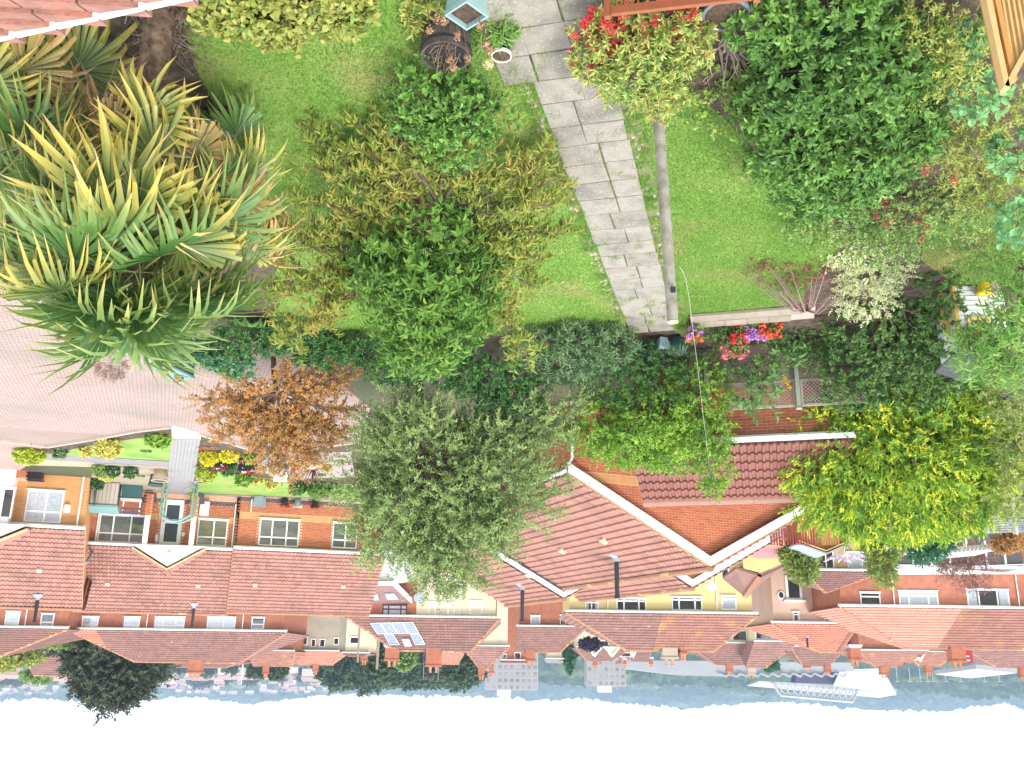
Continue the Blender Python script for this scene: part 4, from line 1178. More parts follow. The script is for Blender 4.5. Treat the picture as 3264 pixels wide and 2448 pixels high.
q = MB(); s0, z1 = fP.sz(2506, 1912); s1, z0 = fP.sz(2552, 1835); q.fbox(fP.o, fP.a, fP.n, s0, s1, z0, z1, -.08, -.005); q.fbox(fP.o, fP.a, fP.n, s0 - .2, s1 + .2, z1, z1 + .15, -.25, -.005); dfr = q.build('door_frame', M_WHITE, hP)
q = MB(); q.fbox(fP.o, fP.a, fP.n, s0 + .2, s1 - .2, z0, z1 - .15, -.11, -.082); dd = q.build('front_door', M_BLACK, hP)
for i in range(2):
    for j in range(3):
        w_ = (s1 - s0 - .4); q = MB(); q.fbox(fP.o, fP.a, fP.n, s0 + .2 + w_ * (.12 + .44 * i), s0 + .2 + w_ * (.44 + .44 * i), z0 + (z1 - z0) * (.08 + .29 * j), z0 + (z1 - z0) * (.3 + .29 * j), -.125, -.112); q.build('door_panel', M_BLACK, dd)
q = MB(); c = fP.p(*fP.sz(2489, 1897), -.05); q.blob(c, (.28, .06, .32), 14); q.build('oval_window', M_WHITE, hP)
q = MB(); c = fP.p(*fP.sz(2489, 1897), -.09); q.blob(c, (.18, .04, .22), 14); q.build('oval_pane', M_DARKROOM, hP)
flue(hP, fP.p(*fP.sz(2572, 2030, 1.6), 1.6), .7); 
q = MB(); q.tube([fP.p(*fP.sz(2688, 1966, -.4), -.4), fP.p(*fP.sz(2690, 2000, -.4), -.4)], .07, 6); q.build('soil_pipe', M_BLACK, hP)

hR, fR, iR = house2('semi_detached_house', 'wide red brick house with large white windows and a pale pink roof', 64, ((2673, 1941), (3430, 1936)), ((2878, 2066), (3330, 2068)), 8.4, M_BRICK_FAR, M_TILE_PINK,
    [((2742, 1888, 2806, 1935), (1,), .3, D_), ((2865, 1884, 2990, 1935), (1, 2, 1), .3, CU), ((3082, 1879, 3216, 1933), (1, 1.6, 1), None, B_)], chims=((3021, 3066, 2044, 2111),), split=(3060, M_TILE_LICHEN), pipes=(2848, 3245), w=.27, l=.34)
# ground floor extension: glazed front, hipped brown roof
fe = Fac(P(2680, 1815, 60.5), 0.0)
xA, xB = fe.sz(2552, 1822)[0], fe.sz(2806, 1822)[0]; zE = fe.sz(2680, 1822)[1]; zT = fR.sz(2680, 1890)[1]
hX = thing('house_extension', 'glazed ground floor extension with a hipped brown roof on the red house', 'extension', fe.p((xA + xB) / 2, zE - 2.6))
q = MB(); q.fbox(fe.o, fe.a, fe.n, xA + .2, xB - .2, zE - 3, zE - .1, 0, 3.4); q.build('wall', mat('stone_brick', [(0.38, 0.25, 0.14), (0.55, 0.4, 0.26)], .9, nscale=6, rand=False), hX)
for wn in (((2582, 1757, 2657, 1814), (1, 1, 1), None, D_), ((2700, 1760, 2770, 1813), (2, 1), None, CU)): window(hX, fe, *wn)
E = [fe.p(xA, zE, -.3), fe.p(xB, zE, -.3), fe.p(xB - .4, zE + .2, 3.4), fe.p(xA, zE + .2, 3.4)]
tp = fe.p((xA + xB) / 2, zT, 3.2); tq = fe.p((xA + xB) / 2 + .3, zT, 3.4)
q = MB(); q.add(E + [tp], [(0, 1, 4), (1, 2, 4), (3, 0, 4)]); q.build('roof', M_TILE_BROWN, hX)
su = (tp - (E[0] + E[1]) / 2); SLx = su.length; su.normalize()
tiles(hX, E[0] + UP * .02, fe.a, su, [(0, 0), (xB - xA, 0), ((xB - xA) / 2, SLx)], M_TILE_BROWN, .28, .32)
for k in (0, 1): ridge_caps(hX, E[k] + UP * .03, tp + UP * .03, M_RIDGE, .13, .6, 'hip_tile')
gutter(hX, fe, xA, xB, zE, -.3)
q = MB(); a0 = P(2846, 1815, 60.5); a1 = P(3270, 1800, 60.5); q.prism([a0, a1, P(3264, 1830, 63.9), P(2846, 1832, 63.9)], -UP * .05)
hZ = thing('glass_lean_to', 'white glazed lean to under the bare brown tree', 'extension', a0)
q.build('roof', mat('polycarbonate', [(0.72, 0.73, 0.74), (0.8, 0.8, 0.8)], .4), hZ)
fz = Fac(P(3050, 1800, 60.6), 0)
sA, zA = fz.sz(2850, 1812); sB, _z = fz.sz(3262, 1800)
q = MB(); q.fbox(fz.o, fz.a, fz.n, sA, sB, zA - 2.6, zA - .1, .02, 3.2); q.build('wall', mat('dim_wall', [(0.16, 0.13, 0.13)], .9), hZ)
for i in range(7):
    u = sA + (sB - sA) * i / 7; q = MB(); q.fbox(fz.o, fz.a, fz.n, u, u + .12, zA - 2.6, zA - .05, -.06, 0); q.build('post', M_WHITE, hZ)
    q = MB(); q.fbox(fz.o, fz.a, fz.n, u + .12, u + (sB - sA) / 7, zA - 2.5, zA - .25, -.03, -.02); q.build('pane', M_GLASS, hZ)
q = MB(); q.fbox(fz.o, fz.a, fz.n, sA, sB, zA - .25, zA - .05, -.08, -.061); q.build('fascia', M_WHITE, hZ)

# ---- third row of roofs further down the hill
row3 = [  # xL, xR, y eave, ridge xL, xR, y ridge, Y, wall, tile, windows, chimneys, label
    (60, 250, 2080, 20, 200, 2152, 120, M_RENDER_CREAM, M_TILE_BROWN, (), (), 'brown roof half hidden behind the dark round tree'),
    (490, 760, 2108, 530, 720, 2126, 130, M_BRICK_FAR, M_TILE_OLD, (), (), 'low red roof showing over the long brown roof'),
    (905, 1082, 2075, 950, 1060, 2118, 128, M_RENDER_GREY, M_TILE_ORANGE, ((957, 2028, 980, 2056), (992, 2037, 1006, 2062), (1019, 2037, 1036, 2062), (1064, 2033, 1080, 2055)), ((1000, 1015, 2110, 2140),), 'grey rendered house with small white windows and orange roof'),
    (780, 940, 2075, 800, 930, 2122, 122, M_BRICK_FAR, M_TILE_LICHEN, (), ((842, 858, 2105, 2148),), 'lichen roofed house beside the grey rendered house'),
    (1090, 1180, 2082, 1095, 1160, 2090, 112, M_RENDER_CREAM, M_TILE_BROWN, ((1116, 2030, 1144, 2052),), ((1152, 1172, 2080, 2107),), 'cream house with one wide window behind the solar roof'),
    (1395, 1470, 2080, 1400, 1460, 2116, 130, M_BRICK_FAR, M_TILE_ORANGE, (), (), 'pale striped roof beyond the solar roof chimney'),
    (1475, 1625, 2060, 1530, 1545, 2133, 118, M_RENDER_CREAM, M_TILE_OLD, (), ((1525, 1545, 2120, 2156), (1560, 1575, 2100, 2145)), 'steep gabled roof with a dark dormer beyond the cream house'),
    (1595, 1690, 2105, 1600, 1680, 2112, 150, M_BRICK_FAR, M_TILE_BROWN, ((1605, 2085, 1615, 2105), (1640, 2080, 1660, 2102)), (), 'row of small windows under a brown roof beside the tower'),
    (1740, 1800, 2100, 1742, 1795, 2112, 150, M_RENDER_CREAM, M_LEAD, (), (), 'grey flat roof beside the small red house'),
    (1835, 2010, 2064, 1870, 1950, 2106, 140, M_RENDER_CREAM, M_TILE_BROWN, ((1845, 2040, 1862, 2060), (1910, 2042, 1940, 2062), (1955, 2045, 1972, 2062)), ((1890, 1904, 2098, 2120), (1972, 1980, 2090, 2114)), 'twin gabled house with white bargeboards behind the purple tree'),
    (2000, 2080, 2075, 2010, 2070, 2108, 145, M_RENDER_CREAM, M_TILE_BROWN, ((1955, 2080, 2010, 2094),), ((1988, 1996, 2098, 2116), (2070, 2080, 2095, 2116)), 'brown gabled house beside the white bargeboards'),
    (2186, 2420, 2050, 2285, 2400, 2119, 112, M_RENDER_CREAM, M_TILE_BROWN, ((2335, 2010, 2380, 2042), (2400, 2005, 2418, 2040)), ((2314, 2334, 2110, 2140), (2380, 2404, 2112, 2150, M_RENDER_GREY)), 'brown hipped roof with orange lichen behind the yellow house'),
    (2403, 2545, 2046, 2330, 2440, 2126, 108, M_RENDER_CREAM, M_TILE_OLD, ((2408, 2000, 2460, 2038), (2490, 2012, 2520, 2038)), (), 'cream house with wide bay windows beside the pink house'),
    (2520, 2700, 2062, 2560, 2640, 2122, 125, M_BRICK_FAR, M_TILE_BROWN, (), ((2562, 2580, 2112, 2128), (2626, 2645, 2108, 2142)), 'dark red roof just over the orange roof'),
    (2735, 2960, 2074, 2790, 2860, 2125, 122, M_BRICK_FAR, M_TILE_LICHEN, (), ((2802, 2828, 2112, 2150),), 'roof with an orange lichen patch over the pink roof'),
    (2890, 3060, 2078, 2930, 3000, 2122, 124, M_RENDER_CREAM, M_TILE_LICHEN, (), ((2945, 2965, 2110, 2144),), 'roof with a white gable beside the tall chimney'),
    (3080, 3330, 2074, 3180, 3300, 2128, 118, M_BRICK_FAR, M_TILE_OLD, (), ((3244, 3264, 2110, 2158),), 'old red roof at the edge of the picture'),
]
for (xl, xr, ye, rl, rr, yr, Y, wm, tm, ws, chs, lab) in row3:
    t3, f3_, i3 = house2('distant_house', lab, Y, ((xl, ye), (xr, ye)), ((rl, yr), (rr, yr)), 8.5, wm, tm, [(w_, (1,), None, D_) for w_ in ws], zb=-8, w=.45, l=.5, chims=chs)
    if 'bargeboards' in lab or 'white gable' in lab:
        for (x0, x1) in ((.2, .48), (.52, .8)) if 'twin' in lab else ((.1, .35),):
            s0, s1 = i3['sL'] + (i3['sR'] - i3['sL']) * x0, i3['sL'] + (i3['sR'] - i3['sL']) * x1
            zt = i3['ze'] + (i3['zr'] - i3['ze']) * .75; z0 = i3['ze'] + .1
            for u, v in (((s0, z0), ((s0 + s1) / 2, zt)), ((s1, z0), ((s0 + s1) / 2, zt))):
                verge(t3, f3_.p(u[0], u[1], -.5), f3_.p(v[0], v[1], -.5), M_WHITE, .35, .08, f3_.n * -1)
            q = MB(); q.prism([f3_.p(s0, z0 - .2, -.4), f3_.p(s1, z0 - .2, -.4), f3_.p((s0 + s1) / 2, zt - .2, -.4)], f3_.n * 3.5); q.build('gable', wm, t3)
aerial(hB, fB.p(*fB.sz(764, 2105, 4), 4), 1.5, 1.0)

# ---- a red board with a white letter between the far roofs
q = MB(); sg = P(3082, 2092, 112); q.box(sg, (1.3, .12, 1.6)); ts = q.build('roof_sign', mat('sign_red', [(0.35, 0.03, 0.05)], .6)); tag(ts, 'dark red board with a white letter beside the tall chimney', 'sign')
q = MB()
for (x, z, wx, wz) in ((-.2, 0, .12, 1.0), (.05, 0, .34, .12), (.08, .44, .42, .12)):
    q.box(sg + Vector((-x, -.08, z)), (wx, .03, wz))
q.build('letter', M_WHITE, ts)

# ---- streetlamps and poles
def pole(name, label, x, y0, y1, Y, r=.12, m=None, cat='pole', arm=False, group=None):
    a, b = P(x, y0, Y), P(x, y1, Y); b.x = a.x
    q = MB(); q.tube([a, b], [r, r * .75], 8)
    if arm: q.tube([b, b + Vector((.6, 0, .15)), b + Vector((1.3, 0, .1))], [.05, .05, .12], 6)
    return tag(q.build(name, m or M_BARKPALE), label, cat, group)
pole('telegraph_pole', 'timber telegraph pole rising before the dark wood', 1206, 2040, 2134, 100, .16)
pole('telegraph_pole', 'thinner telegraph pole beside the solar roof', 1147, 1985, 2112, 100, .12)
pole('lamp_post', 'thin lamp post standing at the far chimney line', 775, 2110, 2182, 220, .12, M_WHITE, 'lamp')

# ---- two tower blocks
M_TOWER = mat('tower_panel', [(0.2992, 0.2856, 0.2924), (0.3536, 0.34, 0.34), (0.3264, 0.2992, 0.306)], .9, nscale=.3, nmix=.4)
M_TWIN = mat('tower_window', [(0.168, 0.175, 0.196), (0.238, 0.238, 0.252), (0.315, 0.308, 0.308)], .35)
def tower(label, x0, x1, ytop, Y, cols, rows, box):
    f = Fac(P((x0 + x1) / 2, ytop, Y), 0.0)
    s0, s1 = f.sz(x0, ytop)[0], f.sz(x1, ytop)[0]
    zt = f.o.z; zb = -6.0
    t = thing('tower_block', label, 'tower block', f.p((s0 + s1) / 2, zb))
    q = MB(); q.fbox(f.o, f.a, f.n, s0, s1, zb, zt, 0, 14); q.build('wall', M_TOWER, t)
    q = MB(); q.fbox(f.o, f.a, f.n, s0 + 5, s0 + 10.5, zt, zt + box, 3, 9); q.build('lift_house', M_WHITE, t)
    h = (zt - zb) / rows; wq = (s1 - s0) / cols
    q = MB(); q.fbox(f.o, f.a, f.n, 0, wq * .62, 0, h * .48, -.12, -.01)
    c0 = f.o
    me = None
    for r in range(rows):
        for c in range(cols):
            u, z = s0 + wq * (c + .19), zb + h * (r + .32)
            q = MB(); q.fbox(f.o, f.a, f.n, u, u + wq * .62, z, z + h * .48, -.06, -.01); q.build('window', M_TWIN, t)
        q = MB(); q.fbox(f.o, f.a, f.n, s0 - .05, s1 + .05, zb + h * r, zb + h * r + .25, -.12, 0); q.build('floor_band', M_TOWER, t)
    for i in range(7):
        q = MB(); p = f.p(s0 + (s1 - s0) * (i + .5) / 7, zt, 2); q.tube([p, p + UP * random.uniform(1.2, 3.2)], .07, 4); q.build('roof_mast', M_LEAD, t)
tower('tower block seen beside the steep dark dormer roof', 1546, 1715, 2200, 400, 9, 9, 2.5)
tower('tower block standing alone left of the wooded hill, white lift house on top', 1871, 1995, 2188, 400, 7, 8, 2.4)

# ---- stadium
M_STEEL = mat('white_steel', [(0.31, 0.3162, 0.3286), (0.372, 0.3782, 0.3844)], .6, nscale=.05, rand=False)
Ys = 620.0
st = thing('stadium', 'white stadium stand with a trussed roof on the valley floor', 'stadium', P(2640, 2110, Ys))
def PS(x, y, d=0.0): return P(x, y, Ys + d)
q = MB(); q.prism([PS(2540, 2140), PS(2680, 2140), PS(2672, 2180), PS(2535, 2176)], (0, 10, 0)); q.build('seating', mat('stadium_seats', [(0.06, 0.04, 0.09)], .8), st)
q = MB(); q.add([PS(2678, 2135, -25), PS(2812, 2130, -25), PS(2858, 2212, 0), PS(2655, 2184, 0)], [(0, 1, 2, 3)]); q.add([p + Vector((0, 1, 1)) for p in (PS(2678, 2135, -25), PS(2812, 2130, -25), PS(2858, 2212, 0), PS(2655, 2184, 0))], [(3, 2, 1, 0)]); q.build('side_roof', mat('roof_sheet', [(0.34, 0.40, 0.42)], .6), st)
q = MB(); q.prism([PS(2418, 2170), PS(2859, 2196), PS(2859, 2214), PS(2418, 2174)], (0, 30, 3)); q.build('roof_edge', M_STEEL, st)
top = [(2488, 2216), (2718, 2237)]; bot = [(2462, 2176), (2735, 2196)]
nn = 12
q = MB(); q.tube([PS(*bot[0]), PS(*top[0]), PS(*top[1]), PS(*bot[1])], 1.0, 5); q.build('truss_chord', M_STEEL, st)
def lp(a, b, t): return (a[0] + (b[0] - a[0]) * t, a[1] + (b[1] - a[1]) * t)
for i in range(nn):
    for (u, v) in ((i, i + 1), (i + 1, i)):
        q = MB(); q.tube([PS(*lp(bot[0], bot[1], (u + .3) / nn)), PS(*lp(top[0], top[1], v / nn))], .5, 4); q.build('truss_brace', M_STEEL, st)
q = MB(); q.prism([PS(1990, 2104, -30), PS(2720, 2112, -30), PS(2720, 2140, -30), PS(2300, 2156, -30), PS(2160, 2152, -30), PS(1995, 2132, -30)], (0, 30, 0)); q.build('white_stand', M_STEEL, st)
for i in range(12):
    x = 2290 + 34 * i
    q = MB(); q.tube([PS(x, 2146, -31), PS(x + 24, 2157, -31)], .7, 4); q.tube([PS(x + 24, 2157, -31), PS(x + 34, 2146, -31)], .7, 4); q.build('truss_brace', M_STEEL, st)
for i, x in enumerate((2856, 2897, 2930, 2952, 2970, 3010, 3057, 3134, 3180)):
    a, b = P(x, 2128, 420), P(x, 2172, 420); b.x = a.x
    q = MB(); q.tube([a, b], .18, 4); q.box(b, (1.6, .6, .35)); tag(q.build('floodlight_mast', M_STEEL), 'slim white lamp mast in the row before the wooded hill', 'lamp mast', 'masts by the stadium')
q = MB(); q.prism([P(3110, 2118, 300), P(3250, 2128, 300), P(3240, 2146, 300), P(3112, 2132, 300)], (0, 30, 2)); tag(q.build('warehouse', M_STEEL), 'long white warehouse roof before the wooded hill', 'warehouse')

# ---- hills
def vnoise(x, y, seed):
    r = np.random.default_rng(seed)
    T = r.random((64, 64))
    xi, yi = np.floor(x).astype(int), np.floor(y).astype(int)
    fx, fy = x - xi, y - yi
    fx, fy = fx * fx * (3 - 2 * fx), fy * fy * (3 - 2 * fy)
    A, B, C, D = T[xi % 64, yi % 64], T[(xi + 1) % 64, yi % 64], T[xi % 64, (yi + 1) % 64], T[(xi + 1) % 64, (yi + 1) % 64]
    return (A * (1 - fx) + B * fx) * (1 - fy) + (C * (1 - fx) + D * fx) * fy
def hill(name, ridge, Y, back, m, amp, seed, label, nx=700, ny=70, base=-10.0, kind='structure', px=9.0):
    """wooded hill: ridge line through pixels at distance Y, front foot at Y - back"""
    xs = np.array([r[0] for r in ridge]); ys = np.array([r[1] for r in ridge])
    px_ = np.linspace(xs[0], xs[-1], nx); py_ = np.interp(px_, xs, ys)
    top = np.array([P(a, b, Y)[:] for a, b in zip(px_, py_)])
    V = np.empty((ny, nx, 3))
    for j in range(ny):
        t = j / (ny - 1)
        if t <= .8:
            u = t / .8; hh = u ** .8; yy = Y - back * (1 - u)
        else:
            u = (t - .8) / .2; hh = 1 - .3 * u; yy = Y + back * .3 * u
        V[j, :, 0] = top[:, 0] * yy / Y; V[j, :, 1] = yy; V[j, :, 2] = base + (top[:, 2] - base) * hh
    X, Yy = V[:, :, 0], V[:, :, 1]
    b1 = vnoise(X / px + 100, Yy / px + 50, seed); b2 = vnoise(X / (px * .45) + 30, Yy / (px * .45), seed + 1)
    big = vnoise(X / (px * 9) + 9, Yy / (px * 9), seed + 2)
    V[:, :, 2] += amp * (np.abs(b1 - .5) * -1.6 + .5 * b2) + amp * 1.2 * (big - .5)
    i = np.arange(nx - 1)[None] + nx * np.arange(ny - 1)[:, None]
    F = np.stack([i, i + 1, i + 1 + nx, i + nx], -1).reshape(-1, 4)
    o = np_obj(name, V.reshape(-1, 3), F, m)
    return tag(o, label, kind=kind)
M_WOOD = mat('far_woodland', [(0.01, 0.03, 0.018), (0.03, 0.06, 0.03), (0.09, 0.13, 0.05)], .95, nscale=.03, rand=False, detail=12, spots=((0.12, 0.17, 0.06), .006, .6), soft=.1)
M_WOOD2 = mat('far_field_hill', [(0.03, 0.06, 0.03), (0.045, 0.085, 0.035), (0.11, 0.17, 0.06)], .95, nscale=.006, rand=False, detail=5)
hill('hill', [(-300, 2222), (0, 2222), (180, 2226), (420, 2222), (620, 2214), (760, 2222), (900, 2225), (1060, 2212), (1300, 2200), (1560, 2208), (1700, 2218), (1850, 2212), (2000, 2226), (2200, 2238), (2400, 2238), (2600, 2240), (2790, 2250), (2986, 2252), (3103, 2236), (3200, 2232), (3264, 2262), (3500, 2270)], 3000, 1500, M_WOOD, 30, 3, 'blue wooded ridge along the horizon', px=30.0, nx=1100, ny=110)
hill('hill', [(1500, 2128), (1720, 2165), (1850, 2172), (2000, 2160), (2120, 2165), (2300, 2178), (2420, 2190), (2560, 2170), (2700, 2165), (2900, 2196), (3100, 2200), (3300, 2196), (3500, 2190)], 1400, 600, M_WOOD, 17, 9, 'nearer wooded slope behind the stadium', px=15.0, nx=1000, ny=110)
hill('hill', [(-300, 2165), (0, 2168), (200, 2172), (520, 2160), (800, 2168), (1000, 2172), (1250, 2150)], 1500, 700, M_WOOD2, 8, 15, 'town covered slope rising to the ridge', px=14.0)
q = MB(); q.prism([P(2290, 2166, 2400), P(2520, 2178, 2400), P(2520, 2205, 2400), P(2330, 2200, 2400)], (0, 60, 6)); tag(q.build('meadow', mat('pale_meadow', [(0.2, 0.27, 0.12)], .9)), 'pale green meadow on the far slope', kind='structure')

# tiny houses on the far slope
tiny = MB(); tiny.box((0, 0, 2.6), (8, 7, 5.2)); tiny_w = tiny.mesh('far_house_wall', mat('far_house_wall', [(0.5, 0.45, 0.42), (0.68, 0.64, 0.6), (0.45, 0.27, 0.22)], .9))
tiny = MB(); tiny.add([(-4.3, -3.8, 5.1), (4.3, -3.8, 5.1), (4.3, 3.8, 5.1), (-4.3, 3.8, 5.1), (-4.3, 0, 8), (4.3, 0, 8)], [(0, 1, 5, 4), (2, 3, 4, 5), (1, 2, 5), (3, 0, 4), (3, 2, 1, 0)]); tiny_r = tiny.mesh('far_house_roof', mat('far_house_roof', [(0.26, 0.17, 0.16), (0.34, 0.22, 0.2), (0.22, 0.18, 0.2)], .9))
rr_ = random.Random(4)
places = []
for row, (ya, yb, Y) in enumerate(((2128, 2128, 620), (2140, 2140, 800), (2152, 2150, 1000), (2166, 2160, 1250), (2176, 2170, 1450), (2188, 2184, 1800), (2200, 2196, 2200))):
    x = rr_.uniform(-20, 10)
    while x < 1060:
        stp = 8.6 * FPX / Y
        if rr_.random() < .62 and not (205 < x < 520):
            places.append((x, ya + (yb - ya) * x / 1060 + rr_.uniform(-5, 5), Y))
        x += stp * rr_.uniform(1.0, 2.2)
for i, (x, y, Y) in enumerate(places[:290]):
    p = P(x, y, Y)
    M_ = Matrix.Translation(p) @ Matrix.Rotation(rr_.uniform(-.5, .5), 4, 'Z') @ Matrix.Diagonal((rr_.uniform(.9, 2.2), 1, rr_.uniform(.8, 1.1), 1))
    o = bpy.data.objects.new('far_house', None); link(o, None, M_); tag(o, 'tiny pale house among the hazy rows on the far slope', 'house', 'houses on the far slope')
    inst('wall', tiny_w, o, M_); inst('roof', tiny_r, o, M_)
# ================================================================== PLANTS
def nrmz(v): return v / np.maximum(np.linalg.norm(v, axis=-1, keepdims=True), 1e-9)
def leaf_arrays(pos, ax, nr, L, W, fold=.22, droop=.18, six=True):
    ax = nrmz(ax); nr = nrmz(nr - ax * np.sum(nr * ax, -1, keepdims=True)); sd = np.cross(ax, nr)
    L, W = np.asarray(L)[:, None], np.asarray(W)[:, None]
    n = len(pos)
    if six:
        V = np.empty((n, 6, 3))
        V[:, 0] = pos
        for i, (t, w, s) in zip((1, 2, 4, 5), ((.32, .46, -1), (.68, .38, -1), (.68, .38, 1), (.32, .46, 1))):
            V[:, i] = pos + ax * L * t + sd * W * w * s + nr * (W * fold - L * droop * t * t * .8)
        V[:, 3] = pos + ax * L - nr * L * droop
        b = np.arange(n)[:, None] * 6
        F = np.concatenate([b + np.array([[0, 1, 2, 3]]), b + np.array([[0, 3, 4, 5]])])
        return V.reshape(-1, 3), F, None
    V = np.empty((n, 4, 3))
    V[:, 0] = pos; V[:, 2] = pos + ax * L - nr * L * droop
    V[:, 1] = pos + ax * L * .45 - sd * W * .5 + nr * W * fold; V[:, 3] = pos + ax * L * .45 + sd * W * .5 + nr * W * fold
    b = np.arange(n)[:, None] * 4
    F = np.concatenate([b + np.array([[0, 1, 2]]), b + np.array([[0, 2, 3]])])
    return V.reshape(-1, 3), None, F
def orth(D):
    r = np.where(np.abs(D[:, 2:3]) < .9, np.array([[0, 0, 1.0]]), np.array([[1.0, 0, 0]]))
    a = nrmz(np.cross(D, r)); return a, np.cross(D, a)
def shoot_leaves(S, D, ln, k, L, W, spread=1.0, grav=0.15, jit=.25, Lvar=.3):
    """k leaves around every shoot"""
    n = len(S)
    A, B = orth(D)
    i = np.tile(np.arange(k), n); q = np.repeat(np.arange(n), k)
    t = (i + .5) / k
    th = i * 2.4 + np.repeat(rng.uniform(0, 6.28, n), k)
    rad = A[q] * np.cos(th)[:, None] + B[q] * np.sin(th)[:, None]
    open_ = spread * (1.15 - .75 * t)[:, None]
    ax = nrmz(D[q] * (1.0 - .35 * open_) + rad * open_ + rng.normal(0, jit, (n * k, 3)) - np.array([0, 0, grav]))
    pos = S[q] + D[q] * (ln[q] * t)[:, None]
    nr = D[q] + .45 * np.array([0, 0, 1.0]) + rng.normal(0, .2, (n * k, 3))
    LL = L * (1 + Lvar * rng.uniform(-1, .8, n * k)); WW = W * (1 + Lvar * rng.uniform(-1, .8, n * k))
    return pos, ax, nr, LL, WW
def lobe_shoots(lobes, n, shell=.45, up=.25, lump=.2, jit=.35, low=-.9, seed=None):
    r = np.random.default_rng(seed) if seed is not None else rng
    ar = np.array([(l[3] * l[4] + l[4] * l[5] + l[3] * l[5]) for l in lobes]); ar = ar / ar.sum()
    S, D = [], []
    for l, a in zip(lobes, ar):
        m = int(n * a) + 1
        d = nrmz(r.normal(0, 1, (m * 2, 3))); d = d[d[:, 2] > low][:m]
        m = len(d)
        w1, w2 = r.normal(0, 1, (2, 3)); p1, p2 = r.uniform(0, 6, 2)
        fac = 1 + lump * np.sin(d @ w1 * 4.2 + p1) * np.cos(d @ w2 * 5.1 + p2) + lump * .6 * np.sin(d @ w2 * 9 + p1)
        rad = (1 - shell * r.random(m) ** 1.6) * fac
        S.append(np.array(l[:3]) + d * np.array(l[3:6]) * rad[:, None])
        D.append(nrmz(d / np.array(l[3:6]) * min(l[3:6]) + np.array([0, 0, up]) + r.normal(0, jit, (m, 3))))
    S, D = np.concatenate(S), np.concatenate(D)
    gz = npg(S[:, 1]) + .03
    S[:, 2] = np.maximum(S[:, 2], gz + .02 * r.random(len(S)))
    return S, D
def LD(x, y, Y, rx, rz, ry=None):
    """a lobe from its place in the picture (2212-wide coordinates): centre, distance, half sizes"""
    p = PD(x, y, Y)
    s = (Y * cp + (CAMZ - p.z) * sp) / (FPX / K)
    RX, RZ = rx * s, rz * s
    return (p.x, p.y, p.z, RX, ry or (RX * .8 + RZ * .2), RZ)
def branches(mb, base, tips, r0, n1=5, wob=.12, split=.4, rs=None):
    """tapered limbs from a base to each tip"""
    rs = rs or random
    base = Vector(base)
    for tp in tips:
        tp = Vector(tp); d = tp - base; L = d.length
        pts, rad = [], []
        mid = base + Vector((d.x * .25, d.y * .25, d.z * .55))
        for i in range(n1 + 1):
            t = i / n1
            p = base.lerp(mid, t).lerp(mid.lerp(tp, t), t)
            if 0 < i < n1: p += Vector([rs.uniform(-wob, wob) * L * .3 for _ in range(3)])
            pts.append(p); rad.append(r0 * (1 - .82 * t))
        mb.tube(pts, rad, 5)
def plant(name, label, cat, base, lobes, n, k, L, W, m, ln=.12, spread=1.0, grav=.15, shell=.45, up=.25, lump=.2, six=True, bark=None, r0=.03, nb=10, group=None, low=-.9, fold=.22, droop=.18, crown='crown', jit=.35, extra=None, trunk=None):
    t = thing(name, label, cat, base, group)
    S, D = lobe_shoots(lobes, n, shell, up, lump, jit, low)
    lens = ln * rng.uniform(.6, 1.3, len(S))
    V, F4, F3 = leaf_arrays(*shoot_leaves(S, D, lens, k, L, W, spread, grav), fold, droop, six)
    o = np_obj(crown, V, F4, m, t, F3)
    mb = MB()
    if nb:
        idx = rng.choice(len(S), min(nb * 3, len(S)), replace=False)
        cs = [Vector(l[:3]) for l in lobes]
        b0 = Vector(base)
        if trunk:
            top = Vector(trunk[0]); mb.tube([b0, b0.lerp(top, .5) + Vector((.04, .03, 0)), top], [r0 * 1.5, r0 * 1.25, r0], 7); b0 = top
        branches(mb, b0, cs[:nb], r0)
        for i in idx:
            sv = Vector(S[i]); c = min(cs, key=lambda q: (q - sv).length)
            mb.tube([c, c.lerp(sv, .5) + Vector((0, 0, .03)), sv], [r0 * .4, r0 * .25, r0 * .1], 4, cap=False)
        mb.build('trunk' if trunk else 'stem', bark or M_BARK, t)
    if extra: extra(t, S, D)
    return t, S, D
LEAFGAIN = 1.35
GAINS = dict(leaf_maple=1.4, leaf_camellia=2.0, leaf_cherry_green=1.9, leaf_laurel=2.3, leaf_ivy=2.0, leaf_dark_shrub=1.8, leaf_sage=1.7, leaf_grey_green=2.35, leaf_far_dark=1.9, leaf_far_tree=1.8, leaf_olive_conifer=1.6, leaf_dark_conifer=1.8, leaf_fern=1.8, leaf_privet=1.5, leaf_box=1.6)
